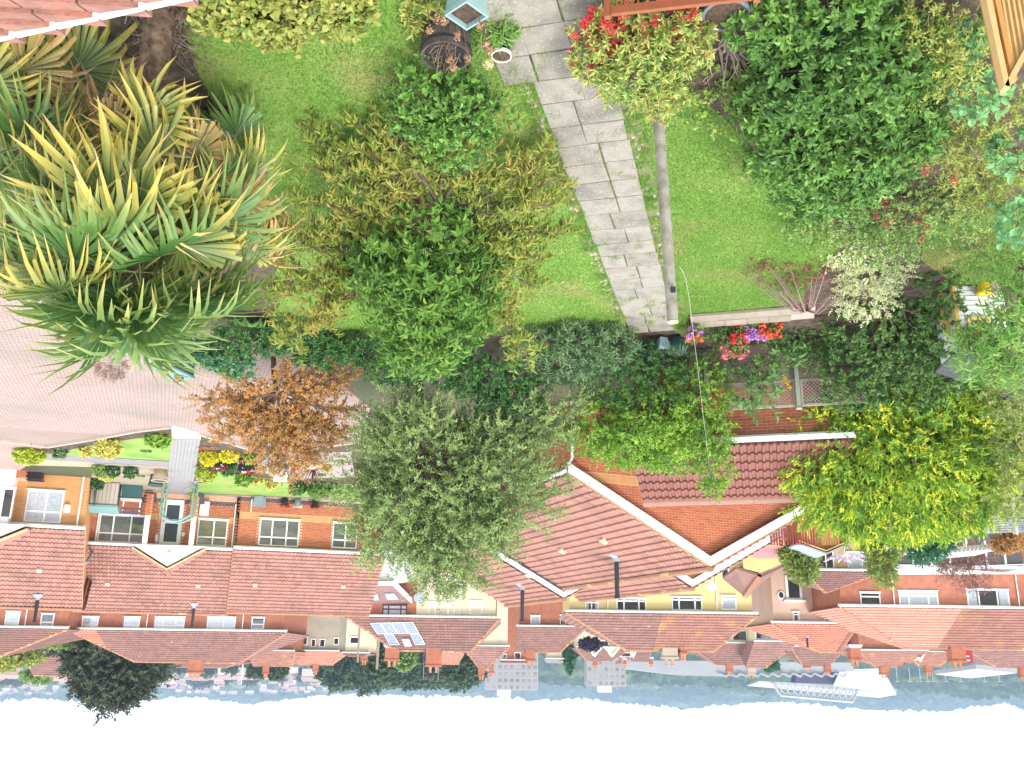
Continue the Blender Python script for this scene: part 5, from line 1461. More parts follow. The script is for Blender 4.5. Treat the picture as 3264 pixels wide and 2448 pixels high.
def limb_crown(mb, base, targets, per, r0, spread=.12, start=.35, droop=.35, twig=.28, seed=1):
    """long limbs from a trunk to each target with leafy twigs along their outer part"""
    rs = random.Random(seed)
    S, D = [], []
    base = Vector(base)
    for tp in targets:
        tp = Vector(tp); L = (tp - base).length
        c1 = base.lerp(tp, .35) + UP * L * .10 + Vector((rs.gauss(0, .08), rs.gauss(0, .08), 0)) * L
        c2 = base.lerp(tp, .72) + UP * L * .06 + Vector((rs.gauss(0, .06), rs.gauss(0, .06), 0)) * L
        def at(t): return base * (1 - t) ** 3 + c1 * 3 * t * (1 - t) ** 2 + c2 * 3 * t * t * (1 - t) + tp * t ** 3
        pts = [at(i / 9) for i in range(10)]
        mb.tube(pts, [r0 * (1 - .88 * i / 9) for i in range(10)], 5, cap=False)
        n = max(4, int(per * L))
        for k in range(n):
            t = start + (1 - start) * (k + rs.random()) / n
            p = at(min(t, 1)); tan = (at(min(t + .03, 1.03)) - at(t - .03)).normalized()
            sd = Vector((rs.gauss(0, 1), rs.gauss(0, 1), rs.gauss(0, .6))).normalized()
            d = (tan * .6 + sd * .8 - UP * droop * .4).normalized()
            q = p + d * twig * rs.uniform(.1, 1.0)
            mb.tube([p, p.lerp(q, .5) + UP * .02, q], [.006, .004, .002], 3, cap=False)
            S.append(q[:]); D.append((d - UP * droop).normalized()[:])
            if rs.random() < .6: S.append(p.lerp(q, .45)[:]); D.append((d - UP * droop + sd * .4).normalized()[:])
    return np.array(S), np.array(D)
def limb_tree(name, label, cat, base, top, targets, per, k, L, W, m, r0=.03, bark=None, rt=.05, group=None, crown='crown', ln=.2, grav=.4, dr=.3, spread=.9, six=True, **kw):
    t = thing(name, label, cat, base, group)
    mb = MB(); b0, tp = Vector(base), Vector(top)
    mb.tube([b0, b0.lerp(tp, .5) + Vector((.03, .02, 0)), tp], [rt, rt * .85, rt * .7], 8)
    S, D = limb_crown(mb, tp, targets, per, r0, **kw)
    V, F4, F3 = leaf_arrays(*shoot_leaves(S, D, ln * rng.uniform(.6, 1.3, len(S)), k, L, W, spread, grav), .22, dr, six)
    np_obj(crown, V, F4, m, t, F3)
    mb.build('trunk', bark or M_BARK, t)
    return t, S, D
def leafmat(name, cols, trans=.25, rough=.5, nscale=1.5, nmix=.45, spec=.35):
    cols = [tuple(min(.72, c * GAINS.get(name, LEAFGAIN)) for c in q) for q in cols]
    return mat(name, cols, rough, nscale=nscale, nmix=nmix, trans=trans, spec=spec)
def petals(name, parent, centres, r, npet, size, m):
    c = np.repeat(np.array([p[:] for p in centres]), npet, 0)
    d = nrmz(rng.normal(0, 1, (len(c), 3)) + np.array([0, 0, .35]))
    V, F4, F3 = leaf_arrays(c + d * r * rng.uniform(.5, 1, (len(c), 1)), np.cross(d, nrmz(rng.normal(0, 1, d.shape))), d, np.full(len(c), size), np.full(len(c), size), .1, .1, True)
    return np_obj(name, V, F4, m, parent, F3)

# ---- fan palms
def palm_mat(name, cols, pos):
    cols = [tuple(min(.75, q * 1.3) for q in c) for c in cols]
    m = mat(name, [cols[0]], .42, trans=.25, spec=.5)
    t = m.node_tree; N, Lk = t.nodes.new, t.links.new
    at = N('ShaderNodeAttribute'); at.attribute_name = 'tip'
    geo = N('ShaderNodeNewGeometry')
    ad = N('ShaderNodeMath'); ad.operation = 'MULTIPLY_ADD'; Lk(geo.outputs['Random Per Island'], ad.inputs[0]); ad.inputs[1].default_value = .22; ad.inputs[2].default_value = -.11
    a2 = N('ShaderNodeMath'); Lk(ad.outputs[0], a2.inputs[0]); Lk(at.outputs['Fac'], a2.inputs[1])
    rp = N('ShaderNodeValToRGB'); el = rp.color_ramp.elements
    for i, (c, p) in enumerate(zip(cols, pos)):
        e = el[i] if i < 2 else el.new(p)
        e.position = p; e.color = (*c, 1)
    Lk(a2.outputs[0], rp.inputs[0])
    for nd in t.nodes:
        if nd.type in ('BSDF_PRINCIPLED',): Lk(rp.outputs[0], nd.inputs['Base Color'])
        if nd.type == 'BSDF_TRANSLUCENT': Lk(rp.outputs[0], nd.inputs['Color'])
    return m
PG_ = palm_mat('palm_green', [(0.03, 0.085, 0.022), (0.075, 0.16, 0.035), (0.16, 0.22, 0.055), (0.34, 0.32, 0.09)], [0, .4, .8, 1])
PY_ = palm_mat('palm_yellow', [(0.055, 0.11, 0.03), (0.15, 0.19, 0.045), (0.42, 0.34, 0.07), (0.45, 0.30, 0.13)], [0, .4, .78, 1])
PB_ = palm_mat('palm_brown', [(0.10, 0.11, 0.035), (0.25, 0.20, 0.06), (0.36, 0.22, 0.08), (0.36, 0.30, 0.24)], [0, .35, .7, 1])
def fan_mesh(name, m, R_=.80, nb=30, bend=.5, seed=0, sweep=150):
    """fan leaf: petiole end at the origin, +Y outward, +Z the upper side"""
    r = random.Random(seed)
    V, F, T = [], [], []
    for i in range(nb):
        u = (i + .5) / nb * 2 - 1
        a = R(sweep) * u + r.uniform(-.05, .05)
        ln = R_ * (1 - .22 * abs(u) ** 2) * r.uniform(.9, 1.06)
        d = Vector((math.sin(a), math.cos(a), 0)); s = Vector((d.y, -d.x, 0))
        bd = bend * r.uniform(.2, 1.9); tw = r.uniform(-.25, .25)
        kink = r.uniform(.40, .62)
        b = len(V)
        segs = (0.02, .26, kink, min(kink + .22, .86), 1.0)
        z = 0; p = Vector((0, 0, 0)); ang = -.10
        prev = 0
        wk = kink * ln * math.tan(R(sweep) / nb) * 1.03
        for j, t in enumerate(segs):
            step = (t - prev) * ln; prev = t
            p = p + d * step * math.cos(ang) + Vector((0, 0, 1)) * step * math.sin(ang)
            if j == 2: ang -= bd * 1.1
            if j == 3: ang -= bd * .7
            w = (.004, t * ln * math.tan(R(sweep) / nb) * 1.03, wk * .90, wk * .58, .0015)[j]
            cr_ = .38 * w
            V += [tuple(p - s * w + Vector((0, 0, cr_ + tw * w))), tuple(p - Vector((0, 0, cr_ * .6))), tuple(p + s * w + Vector((0, 0, cr_ - tw * w)))]
            T += [t, t, t]
        for j in range(4):
            for c in range(2): F.append((b + j * 3 + c, b + j * 3 + c + 1, b + j * 3 + c + 4, b + j * 3 + c + 3))
    me = np_mesh(name, V, np.array(F), m)
    at = me.attributes.new('tip', 'FLOAT', 'POINT'); at.data.foreach_set('value', T)
    return me
FANS = {}
for nm, m, bd in (('green', PG_, .45), ('yellow', PY_, .75), ('brown', PB_, 1.15)):
    FANS[nm] = [fan_mesh('frond_fan', m, .95, 38, bd * q, i * 7 + len(nm)) for i, q in enumerate((.7, 1.0, 1.35))]
M_PETIOLE = mat('palm_petiole', [(0.12, 0.17, 0.05), (0.2, 0.22, 0.07)], .6)
M_PTRUNK = mat('palm_fibre', [(0.05, 0.032, 0.02), (0.11, 0.07, 0.045), (0.17, 0.12, 0.085)], .95, nscale=9, rand=False, bump=1.0, bscale=22)
def palm(label, base, h, specs, seed, lean=(0, 0), rt=.16):
    r = random.Random(seed)
    b = Vector(base)
    t = thing('fan_palm', label, 'palm tree', b)
    top = b + Vector((lean[0], lean[1], h))
    q = MB()
    pts = [b.lerp(top, i / 10) for i in range(11)]
    q.tube(pts, [rt * r.uniform(.85, 1.2) for _ in pts], 10)
    for i in range(150):                                          # old leaf bases and fibre
        z = r.random(); c = b.lerp(top, z); a = r.uniform(0, 6.28); d = Vector((math.cos(a), math.sin(a), 0))
        q.tube([c + d * rt * .8, c + d * rt * 1.25 + UP * .08, c + d * (rt * 1.35 + r.uniform(0, .1)) + UP * r.uniform(-.12, .16)], [.022, .014, .003], 4, cap=False)
    q.build('trunk', M_PTRUNK, t)
    for i, (az, elv, pl, kind, sc_) in enumerate(specs):
        az, el = R(az), R(elv)
        d = Vector((math.sin(az) * math.cos(el), math.cos(az) * math.cos(el), math.sin(el)))
        c = top - UP * (0.05 if elv > 0 else min(.9, .12 + .012 * -elv))
        e = c + d * pl - UP * .12 * pl
        fr = MB(); fr.tube([c, c.lerp(e, .5) + UP * .05 * pl, e], [.02, .014, .011], 5)
        fd = (d - UP * (.1 + r.uniform(0, .4))).normalized()
        sd = fd.cross(UP); sd = sd.normalized() if sd.length > .05 else Vector((1, 0, 0))
        roll = r.uniform(-.7, .7)
        up = sd.cross(fd); sd2 = sd * math.cos(roll) + up * math.sin(roll); up2 = sd2.cross(fd)
        M_ = frame_M(e, sd2, fd, up2, sc_, sc_, sc_)
        fo = inst('frond', r.choice(FANS[kind]), t, M_)
        fr.build('petiole', M_PETIOLE, fo)
    return t, top
rp_ = random.Random(21)
sp_ = []
for i in range(8): sp_.append((i * 137.5, rp_.uniform(42, 82), rp_.uniform(.4, .6), 'green', rp_.uniform(.95, 1.1)))
for i in range(15): sp_.append((i * 137.5 + 40, rp_.uniform(-6, 38), rp_.uniform(.6, .85), 'green' if i % 3 else 'yellow', rp_.uniform(.95, 1.1)))
for i in range(17): sp_.append((i * 137.5 + 80, rp_.uniform(-48, -8), rp_.uniform(.65, .95), 'yellow' if i % 4 else 'green', rp_.uniform(.85, 1.05)))
for i in range(14): sp_.append((i * 137.5 + 10, rp_.uniform(-75, -42), rp_.uniform(.5, .9), 'brown' if i % 2 else 'yellow', rp_.uniform(.75, .95)))
pb = PGD(352, -12)
tp_, ptop = palm('tall shaggy fan palm with a dark fibrous trunk', pb, 3.35, sp_, 3, (.02, .15))
# its orange flower spray
fl = MB()
c0 = ptop - UP * .25
dirf = Vector((-.75, -.35, -.3))
for i in range(34):
    a = c0 + dirf * random.uniform(.45, 1.15) + Vector([random.gauss(0, .08) for _ in range(3)])
    for j in range(5): fl.tube([a, a + Vector([random.gauss(0, .06) for _ in range(3)])], .006, 3, cap=False)
fl.tube([c0, c0 + dirf * .6 + UP * .1, c0 + dirf * 1.15], .015, 5)
fl.build('flower_spray', mat('palm_flower', [(0.42, 0.24, 0.02), (0.5, 0.32, 0.04)], .7), tp_)
sp_ = []
for i in range(7): sp_.append((i * 137.5 + 15, rp_.uniform(10, 60), rp_.uniform(.5, .75), 'yellow' if i % 2 else 'green', rp_.uniform(.85, 1.05)))
for i in range(9): sp_.append((i * 137.5 + 60, rp_.uniform(-50, 5), rp_.uniform(.5, .8), ('yellow', 'brown')[i % 2], rp_.uniform(.85, 1.05)))
palm('shorter fan palm with yellowed leaves beside the tiled roof', PGD(110, 60), 1.55, sp_, 8)
sp_ = []
for i in range(18): sp_.append((i * 137.5 + 35, rp_.uniform(-55, 50), rp_.uniform(.4, .75), ('yellow', 'brown', 'green')[i % 3], rp_.uniform(.7, .9)))
palm('small fan palm with browned drooping leaves at the lawn edge', PGD(490, 235), 1.6, sp_, 14, rt=.12)
# dry straw at the foot of the palm
q = MB()
for i in range(420):
    c = PGD(random.gauss(345, 40), random.uniform(-40, 130)); a = random.uniform(0, 3.14); L = random.uniform(.1, .3)
    d = Vector((math.cos(a), math.sin(a), random.uniform(-.1, .5))) * L
    q.tube([c + UP * .02, c + UP * .04 + d * .5, c + UP * .02 + d], .006, 3, cap=False)
tag(q.build('dead_palm_straw', mat('straw', [(0.07, 0.05, 0.035), (0.15, 0.11, 0.08), (0.26, 0.22, 0.18)], .9)), 'dead palm straw heaped around the trunk', 'straw', kind='stuff')

# ---- leaf colours
LM_VINE = leafmat('leaf_vine', [(0.12, 0.20, 0.04), (0.22, 0.27, 0.06), (0.33, 0.32, 0.08), (0.07, 0.16, 0.06)])
LM_CAM = leafmat('leaf_camellia', [(0.028, 0.06, 0.014), (0.045, 0.095, 0.02), (0.075, 0.15, 0.028), (0.13, 0.23, 0.04)], .2, .42, spec=.3)
LM_OLIVE = leafmat('leaf_cherry_olive', [(0.09, 0.15, 0.03), (0.16, 0.22, 0.04), (0.25, 0.28, 0.06), (0.31, 0.29, 0.07), (0.34, 0.2, 0.06)], .3, .5)
LM_CHERRY = leafmat('leaf_cherry_green', [(0.036, 0.08, 0.016), (0.058, 0.12, 0.022), (0.088, 0.165, 0.03), (0.15, 0.225, 0.045)], .25, .5, spec=.25)
LM_PIERIS = leafmat('leaf_pieris', [(0.06, 0.13, 0.03), (0.15, 0.24, 0.05), (0.30, 0.36, 0.09), (0.38, 0.38, 0.12), (0.34, 0.05, 0.04)], .2, .35, nmix=.3)
LM_PIERISR = leafmat('leaf_pieris_red', [(0.30, 0.012, 0.03), (0.42, 0.03, 0.04), (0.50, 0.10, 0.07)], .2, .35)
LM_LAUREL = leafmat('leaf_laurel', [(0.024, 0.055, 0.013), (0.042, 0.09, 0.02), (0.07, 0.135, 0.028), (0.13, 0.215, 0.045)], .2, .42, spec=.3)
LM_GOLDTW = leafmat('leaf_golden_twig', [(0.10, 0.17, 0.04), (0.20, 0.26, 0.06), (0.34, 0.34, 0.08), (0.13, 0.22, 0.06)])
LM_PALE = leafmat('leaf_pale_ivy', [(0.10, 0.24, 0.09), (0.15, 0.31, 0.12), (0.2, 0.36, 0.15)])
LM_MIX = leafmat('leaf_mixed', [(0.05, 0.12, 0.035), (0.11, 0.21, 0.05), (0.22, 0.30, 0.08), (0.33, 0.34, 0.14)])
LM_VARI = leafmat('leaf_variegated', [(0.16, 0.25, 0.10), (0.40, 0.44, 0.22), (0.58, 0.58, 0.32), (0.66, 0.64, 0.42)])
LM_IVY = leafmat('leaf_ivy', [(0.024, 0.052, 0.016), (0.04, 0.08, 0.022), (0.062, 0.112, 0.03), (0.105, 0.175, 0.045)], .2, .5, spec=.2)
LM_GOLDCON = leafmat('leaf_golden_conifer', [(0.04, 0.13, 0.02), (0.11, 0.25, 0.03), (0.25, 0.40, 0.04), (0.44, 0.52, 0.045), (0.56, 0.58, 0.06)], .25, .55, nscale=2.2, nmix=.4)
LM_CONIF = leafmat('leaf_dark_conifer', [(0.02, 0.07, 0.04), (0.035, 0.11, 0.055), (0.05, 0.14, 0.065)], .1, .6)
LM_OLCON = leafmat('leaf_olive_conifer', [(0.08, 0.13, 0.03), (0.16, 0.21, 0.05), (0.24, 0.25, 0.07)], .1, .6)
LM_SAGE = leafmat('leaf_sage', [(0.05, 0.095, 0.042), (0.09, 0.15, 0.065), (0.15, 0.215, 0.095)], .2, .6)
LM_PRIVET = leafmat('leaf_privet', [(0.04, 0.12, 0.015), (0.10, 0.21, 0.025), (0.20, 0.32, 0.04), (0.32, 0.40, 0.06)], .25, .4)
LM_DARKSH = leafmat('leaf_dark_shrub', [(0.015, 0.05, 0.015), (0.03, 0.085, 0.02), (0.06, 0.14, 0.03)], .15, .4)
LM_GREY = leafmat('leaf_grey_green', [(0.05, 0.075, 0.026), (0.09, 0.128, 0.044), (0.135, 0.178, 0.066), (0.19, 0.23, 0.09)], .22, .6, spec=.2)
LM_MAPLE = leafmat('leaf_maple', [(0.13, 0.13, 0.035), (0.24, 0.17, 0.05), (0.38, 0.20, 0.07), (0.48, 0.26, 0.10), (0.24, 0.21, 0.05)], .35, .55)
LM_FERN = leafmat('leaf_fern', [(0.03, 0.09, 0.025), (0.06, 0.14, 0.035), (0.10, 0.19, 0.05)], .25, .5)
LM_PEACH = leafmat('leaf_willowy', [(0.07, 0.18, 0.04), (0.13, 0.27, 0.06), (0.22, 0.34, 0.09), (0.33, 0.34, 0.1)], .3, .45)
LM_REDTW = leafmat('leaf_dark_red', [(0.10, 0.02, 0.025), (0.18, 0.04, 0.04), (0.22, 0.09, 0.06)])
LM_FARTREE = leafmat('leaf_far_tree', [(0.018, 0.04, 0.018), (0.032, 0.06, 0.025), (0.055, 0.085, 0.035)], .1, .7, nscale=.25)
LM_FARBROWN = leafmat('leaf_far_dark', [(0.02, 0.028, 0.016), (0.034, 0.042, 0.022), (0.055, 0.06, 0.03)], .08, .7, nscale=.5)

# ---- near shrubs
plant('vine_shrub', 'yellow green vine leaves at the house end of the lawn', 'shrub', PGD(600, -20), [LD(560, 8, 8.6, 125, 50, .45), LD(715, 0, 8.6, 95, 40, .4), LD(470, 0, 8.5, 50, 40, .35)], 900, 6, .085, .075, LM_VINE, ln=.12, r0=.015)
plant('camellia', 'glossy camellia with rounded leaves beside the half barrel', 'shrub', PGD(950, 165), [LD(945, 205, 9.7, 105, 60), LD(1010, 245, 9.9, 85, 58), LD(900, 245, 10.0, 70, 45), LD(980, 300, 10.2, 85, 55)], 560, 6, .075, .052, LM_CAM, ln=.08, r0=.02)
def cherry_extra(t, S, D):
    lo = [LD(910, 625, 12.5, 125, 95), LD(925, 720, 12.8, 105, 70), LD(850, 590, 12.3, 80, 70), LD(990, 620, 12.7, 80, 85), LD(960, 520, 12.2, 90, 70), LD(900, 770, 13.0, 70, 35)]
    S2, D2 = lobe_shoots(lo, 950, .4, .15, .22, .35)
    V, F4, F3 = leaf_arrays(*shoot_leaves(S2, D2, .16 * rng.uniform(.6, 1.3, len(S2)), 8, .125, .05, 1.0, .35), .22, .28, True)
    np_obj('upper_crown', V, F4, LM_CHERRY, t, F3)
ct = [(650, 430, 11.9), (635, 500, 12.3), (615, 610, 12.8), (625, 735, 13.4), (690, 305, 11.0), (775, 265, 10.7), (850, 250, 10.5), (905, 330, 11.2), (1070, 255, 10.5), (1170, 330, 11.2), (1205, 385, 11.7), (1220, 505, 12.3), (1150, 620, 12.8), (1138, 765, 13.6), (1060, 380, 11.5), (730, 640, 13.0), (540, 650, 13.0), (1190, 440, 11.9), (760, 380, 11.5), (980, 300, 11.0), (1010, 420, 11.7), (830, 470, 12.0), (700, 540, 12.5), (1110, 520, 12.3), (870, 400, 11.6), (950, 480, 12.0), (680, 360, 11.3), (800, 330, 11.1), (1160, 560, 12.6), (700, 690, 13.3), (590, 540, 12.5), (1090, 680, 13.2)]
ch, S_, D_2 = limb_tree('cherry_tree', 'cherry tree, deep green on top with olive drooping leaves below', 'tree', PGD(965, 300), PD(955, 455, 12.1), [PD(*q) for q in ct], 21, 9, .115, .038, LM_OLIVE, r0=.028, rt=.06, crown='lower_crown', ln=.2, grav=.5, dr=.35, start=.3, twig=.26, seed=4)
cherry_extra(ch, S_, D_2)
def pieris_extra(t, S, D):
    lo = [LD(1290, 70, 8.6, 50, 50), LD(1400, 50, 8.45, 110, 30), LD(1270, 110, 8.9, 40, 35)]
    S2, D2 = lobe_shoots(lo, 90, .3, .3)
    V, F4, F3 = leaf_arrays(*shoot_leaves(S2, D2, .05 * np.ones(len(S2)), 7, .075, .024, .9, .1), six=True)
    tag(np_obj('red_shoots', V, F4, LM_PIERISR, t, F3), kind='stuff')
plant('pieris', 'yellow green shrub with red young shoots beside the bench', 'shrub', PGD(1380, 40), [LD(1330, 90, 8.8, 85, 55), LD(1440, 75, 8.6, 85, 50), LD(1375, 155, 9.0, 95, 50), LD(1425, 205, 9.3, 55, 38), LD(1290, 130, 9.0, 50, 45), LD(1490, 90, 8.7, 45, 60)], 1000, 8, .08, .026, LM_PIERIS, ln=.06, up=.5, shell=.35, extra=pieris_extra, r0=.015)
def bare(t, S, D):
    q = MB(); rs = random.Random(3)
    b = PGD(1575, 60); 
    for i in range(26):
        tp = Vector(S[rs.randrange(len(S))]) if i % 2 else PD(rs.gauss(1575, 45), rs.uniform(70, 200), 9.8)
        branches(q, b, [tp], .018, 6, .3, rs=rs)
    q.build('branches', M_BARKPALE, t)
plant('sparse_shrub', 'half bare shrub with pale branches and a few yellow leaves', 'shrub', PGD(1575, 60), [LD(1560, 225, 10.4, 75, 45), LD(1600, 170, 10.1, 50, 60), LD(1520, 170, 10.0, 40, 45)], 110, 5, .07, .055, leafmat('leaf_sparse', [(0.14, 0.26, 0.05), (0.25, 0.36, 0.07), (0.38, 0.42, 0.08)]), nb=0, extra=bare)
plant('laurel', 'large glossy dark green laurel bush', 'shrub', PGD(1810, 100), [LD(1740, 150, 9.0, 110, 95), LD(1890, 150, 8.9, 130, 100), LD(1720, 290, 10.1, 115, 95), LD(1860, 300, 10.1, 145, 105), LD(1950, 260, 9.7, 80, 90), LD(1780, 385, 10.8, 125, 65), LD(1640, 60, 8.5, 60, 45), LD(1800, 50, 8.3, 120, 60), LD(1650, 220, 9.8, 50, 70)], 3300, 7, .092, .05, LM_LAUREL, ln=.09, up=.35, shell=.42, r0=.03)
def berries_on(spots, Y, r=.03, n=9):
    def f(t, S, D):
        q = MB()
        for (x, y) in spots:
            c = PD(x, y, Y)
            for i in range(n): q.blob(c + Vector([random.gauss(0, r * 1.3) for _ in range(3)]), (r * .5,) * 3, 6)
        tag(q.build('berries', mat('red_berries', [(0.30, 0.03, 0.03), (0.42, 0.06, 0.06)], .5), t), kind='stuff')
    return f
plant('golden_shrub', 'golden twiggy shrub with red berry clusters between laurel and timber gable', 'shrub', PGD(2010, 130), [LD(2010, 130, 8.9, 60, 110), LD(1960, 290, 10.0, 90, 60), LD(2060, 320, 10.2, 80, 70), LD(2150, 250, 9.4, 70, 70), LD(1900, 300, 10.0, 50, 25), LD(2130, 400, 11, 90, 60), LD(2075, 110, 8.3, 55, 90), LD(2000, 50, 8.2, 60, 50)], 1600, 7, .05, .024, LM_GOLDTW, ln=.12, shell=.7, r0=.02, nb=6, bark=M_BARKPALE,
      extra=berries_on([(1978, 272), (1965, 310), (1990, 330), (1940, 330), (1970, 345), (1845, 135), (2000, 370), (2060, 390)], 9.8))
plant('pale_climber', 'pale green large leafed climber below the timber gable', 'shrub', PGD(2120, 150), [LD(2120, 195, 8.9, 50, 45, .25), LD(2195, 330, 9.6, 40, 60, .25), LD(2110, 60, 8.3, 25, 60, .2), LD(2200, 480, 10.8, 40, 50, .25)], 120, 5, .11, .09, LM_PALE, ln=.1, r0=.012)
plant('mixed_thicket', 'loose thicket of climbers and red berries before the small lawn', 'shrub', PGD(1960, 420), [LD(1830, 460, 13.0, 110, 50), LD(1960, 470, 13.0, 130, 60), LD(2080, 440, 12.6, 100, 60), LD(1760, 500, 13.6, 70, 30), LD(2140, 560, 14.0, 70, 45), LD(1900, 530, 14.0, 90, 35), LD(2190, 420, 12, 60, 70)], 1500, 7, .06, .032, LM_MIX, ln=.16, shell=.7, up=.35, r0=.02, nb=6, extra=berries_on([(1870, 450), (1905, 440), (1890, 470), (1930, 480), (1985, 478), (2000, 500), (1860, 430), (1990, 455)], 12.6, .04))
plant('variegated_shrub', 'bright cream and green variegated shrub above the ivy mound', 'shrub', PGD(1880, 560), [LD(1885, 575, 16.0, 75, 60), LD(1870, 640, 16.6, 65, 50), LD(1850, 520, 15.2, 60, 40)], 950, 7, .055, .03, LM_VARI, ln=.1, shell=.45, r0=.02)
def weep(t, S, D):
    q = MB(); rs = random.Random(9)
    top = PD(1745, 672, 16.6); b = Vector((top.x, top.y, 0))
    q.tube([b, top], [.035, .03], 7)
    for i in range(22):
        e = PD(rs.uniform(1595, 1815), rs.uniform(495, 640), rs.uniform(15.2, 16.6))
        m_ = top.lerp(e, .5) + UP * .12
        q.tube([top, top.lerp(m_, .6) + UP * .07, m_, m_.lerp(e, .6), e], [.02, .016, .011, .007, .003], 4)
        for j in range(5):
            a = m_.lerp(e, rs.random()); q.tube([a, a + Vector((rs.gauss(0, .12), rs.gauss(0, .1), rs.uniform(-.2, .05)))], [.006, .002], 3)
    q.build('branches', mat('purple_bark', [(0.22, 0.13, 0.12), (0.30, 0.2, 0.18)], .9), t)
plant('weeping_shrub', 'weeping dark red shrub with mostly bare branches on the lawn edge', 'shrub', PGD(1745, 600), [LD(1690, 570, 15.8, 80, 45), LD(1770, 580, 15.9, 60, 60), LD(1640, 540, 15.4, 40, 30)], 150, 4, .055, .03, LM_REDTW, nb=0, extra=weep, shell=.9)
plant('ivy_mound', 'dark green ivy mound spilling over the back wall', 'shrub', PGD(1920, 640), [LD(1900, 690, 18.0, 100, 90), LD(1990, 690, 18.2, 90, 110), LD(1860, 780, 19.0, 80, 70), LD(1960, 800, 19.2, 110, 75), LD(2050, 780, 19.0, 60, 70), LD(1850, 850, 19.6, 60, 35), LD(2030, 610, 16.0, 40, 45), LD(2040, 700, 16.6, 40, 70)], 2600, 6, .075, .07, LM_IVY, ln=.09, shell=.25, r0=.03)
gl = [LD(1950, 980, 22.0, 200, 120), LD(1780, 965, 21.6, 80, 85), LD(1760, 1010, 22.0, 55, 55), LD(1820, 1090, 22.6, 70, 50), LD(2090, 960, 22.0, 90, 120), LD(1870, 1080, 22.6, 130, 65), LD(2060, 1080, 22.6, 100, 60), LD(1850, 890, 21.0, 95, 45), LD(2000, 870, 20.8, 130, 45), LD(1960, 1120, 22.8, 120, 40), LD(1830, 1030, 22, 80, 60), LD(1900, 960, 20.9, 60, 45), LD(2010, 1010, 21.0, 70, 45), LD(1930, 1050, 21.4, 70, 35), LD(2080, 900, 20.9, 60, 40)]
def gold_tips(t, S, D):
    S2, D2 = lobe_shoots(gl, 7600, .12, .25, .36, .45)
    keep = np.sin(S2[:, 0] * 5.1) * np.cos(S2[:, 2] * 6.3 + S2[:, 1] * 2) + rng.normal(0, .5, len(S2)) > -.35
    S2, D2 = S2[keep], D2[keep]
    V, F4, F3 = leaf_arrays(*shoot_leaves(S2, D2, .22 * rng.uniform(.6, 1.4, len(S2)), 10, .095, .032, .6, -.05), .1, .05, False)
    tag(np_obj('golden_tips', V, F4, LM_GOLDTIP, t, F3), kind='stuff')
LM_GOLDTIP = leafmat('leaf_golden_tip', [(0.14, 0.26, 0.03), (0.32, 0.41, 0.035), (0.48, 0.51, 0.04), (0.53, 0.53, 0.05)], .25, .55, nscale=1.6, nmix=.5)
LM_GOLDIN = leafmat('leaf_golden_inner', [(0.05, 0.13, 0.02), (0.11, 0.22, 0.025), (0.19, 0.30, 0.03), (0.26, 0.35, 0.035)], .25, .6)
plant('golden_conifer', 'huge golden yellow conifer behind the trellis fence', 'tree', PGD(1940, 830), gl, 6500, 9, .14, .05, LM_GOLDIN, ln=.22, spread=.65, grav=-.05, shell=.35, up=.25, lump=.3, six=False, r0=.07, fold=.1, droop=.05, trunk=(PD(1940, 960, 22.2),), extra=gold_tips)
q = MB(); a, b_ = PD(1918, 1085, 22.3), PD(1925, 1140, 22.3); q.tube([a, b_], .14, 8); a, b_ = PD(1965, 1090, 22.6), PD(1972, 1118, 22.6); q.tube([a, b_], .15, 8); tag(q.build('sawn_stump', M_BARKPALE), 'pale sawn limbs sticking out of the golden conifer top', 'stump')
plant('dark_conifer', 'small blue green conifer behind the golden conifer', 'tree', PG(2960, 1560), [LD(2000, 1170, 30, 42, 35), LD(2010, 1140, 29.8, 35, 40)], 420, 7, .22, .05, LM_CONIF, ln=.2, spread=.6, up=-.1, r0=.05)
plant('olive_conifer', 'narrow olive conifer pointing past the golden conifer', 'tree', PG(2800, 1590), [LD(1908, 1175, 30, 34, 45), LD(1906, 1225, 30.2, 18, 35), LD(1880, 1150, 30, 30, 30)], 420, 7, .22, .05, LM_OLCON, ln=.2, spread=.6, r0=.05)
plant('yellow_conifer', 'yellow tipped conifer beside the grey roofed shed', 'tree', PG(2530, 1640), [LD(1725, 1205, 42, 28, 30), LD(1740, 1225, 42, 20, 24), LD(1712, 1190, 41.6, 16, 26)], 320, 7, .3, .08, LM_OLCON, ln=.2, spread=.6, r0=.05)
plant('speckled_shrub', 'pale yellow speckled shrub at the picture edge by the conifer', 'shrub', PGD(2195, 870), [LD(2195, 960, 20.2, 50, 100), LD(2200, 1070, 21, 60, 60), LD(2170, 860, 19.4, 50, 50)], 900, 6, .07, .04, LM_VARI if False else leafmat('leaf_speckled', [(0.12, 0.19, 0.05), (0.24, 0.29, 0.09), (0.4, 0.4, 0.15)]), ln=.1, r0=.03)
plant('willowy_shrub', 'long leafed shrub hanging in front of the white playhouse', 'shrub', PGD(2205, 560), [LD(2185, 690, 14.0, 45, 50), LD(2200, 640, 13.6, 40, 60), LD(2140, 770, 14.6, 80, 40), LD(2190, 790, 15, 60, 40), LD(2120, 730, 14.6, 50, 22)], 300, 8, .15, .035, LM_PEACH, ln=.25, grav=.4, droop=.3, shell=.8, r0=.02)
plant('sage_border', 'grey green long leafed border plant along the lawn end', 'shrub', PGD(1240, 712), [LD(1170, 742, 19.2, 60, 30), LD(1250, 735, 19.0, 60, 35), LD(1320, 745, 19.0, 50, 35), LD(1220, 790, 19.8, 90, 25)], 620, 8, .15, .035, LM_SAGE, ln=.15, up=.4, r0=.012)
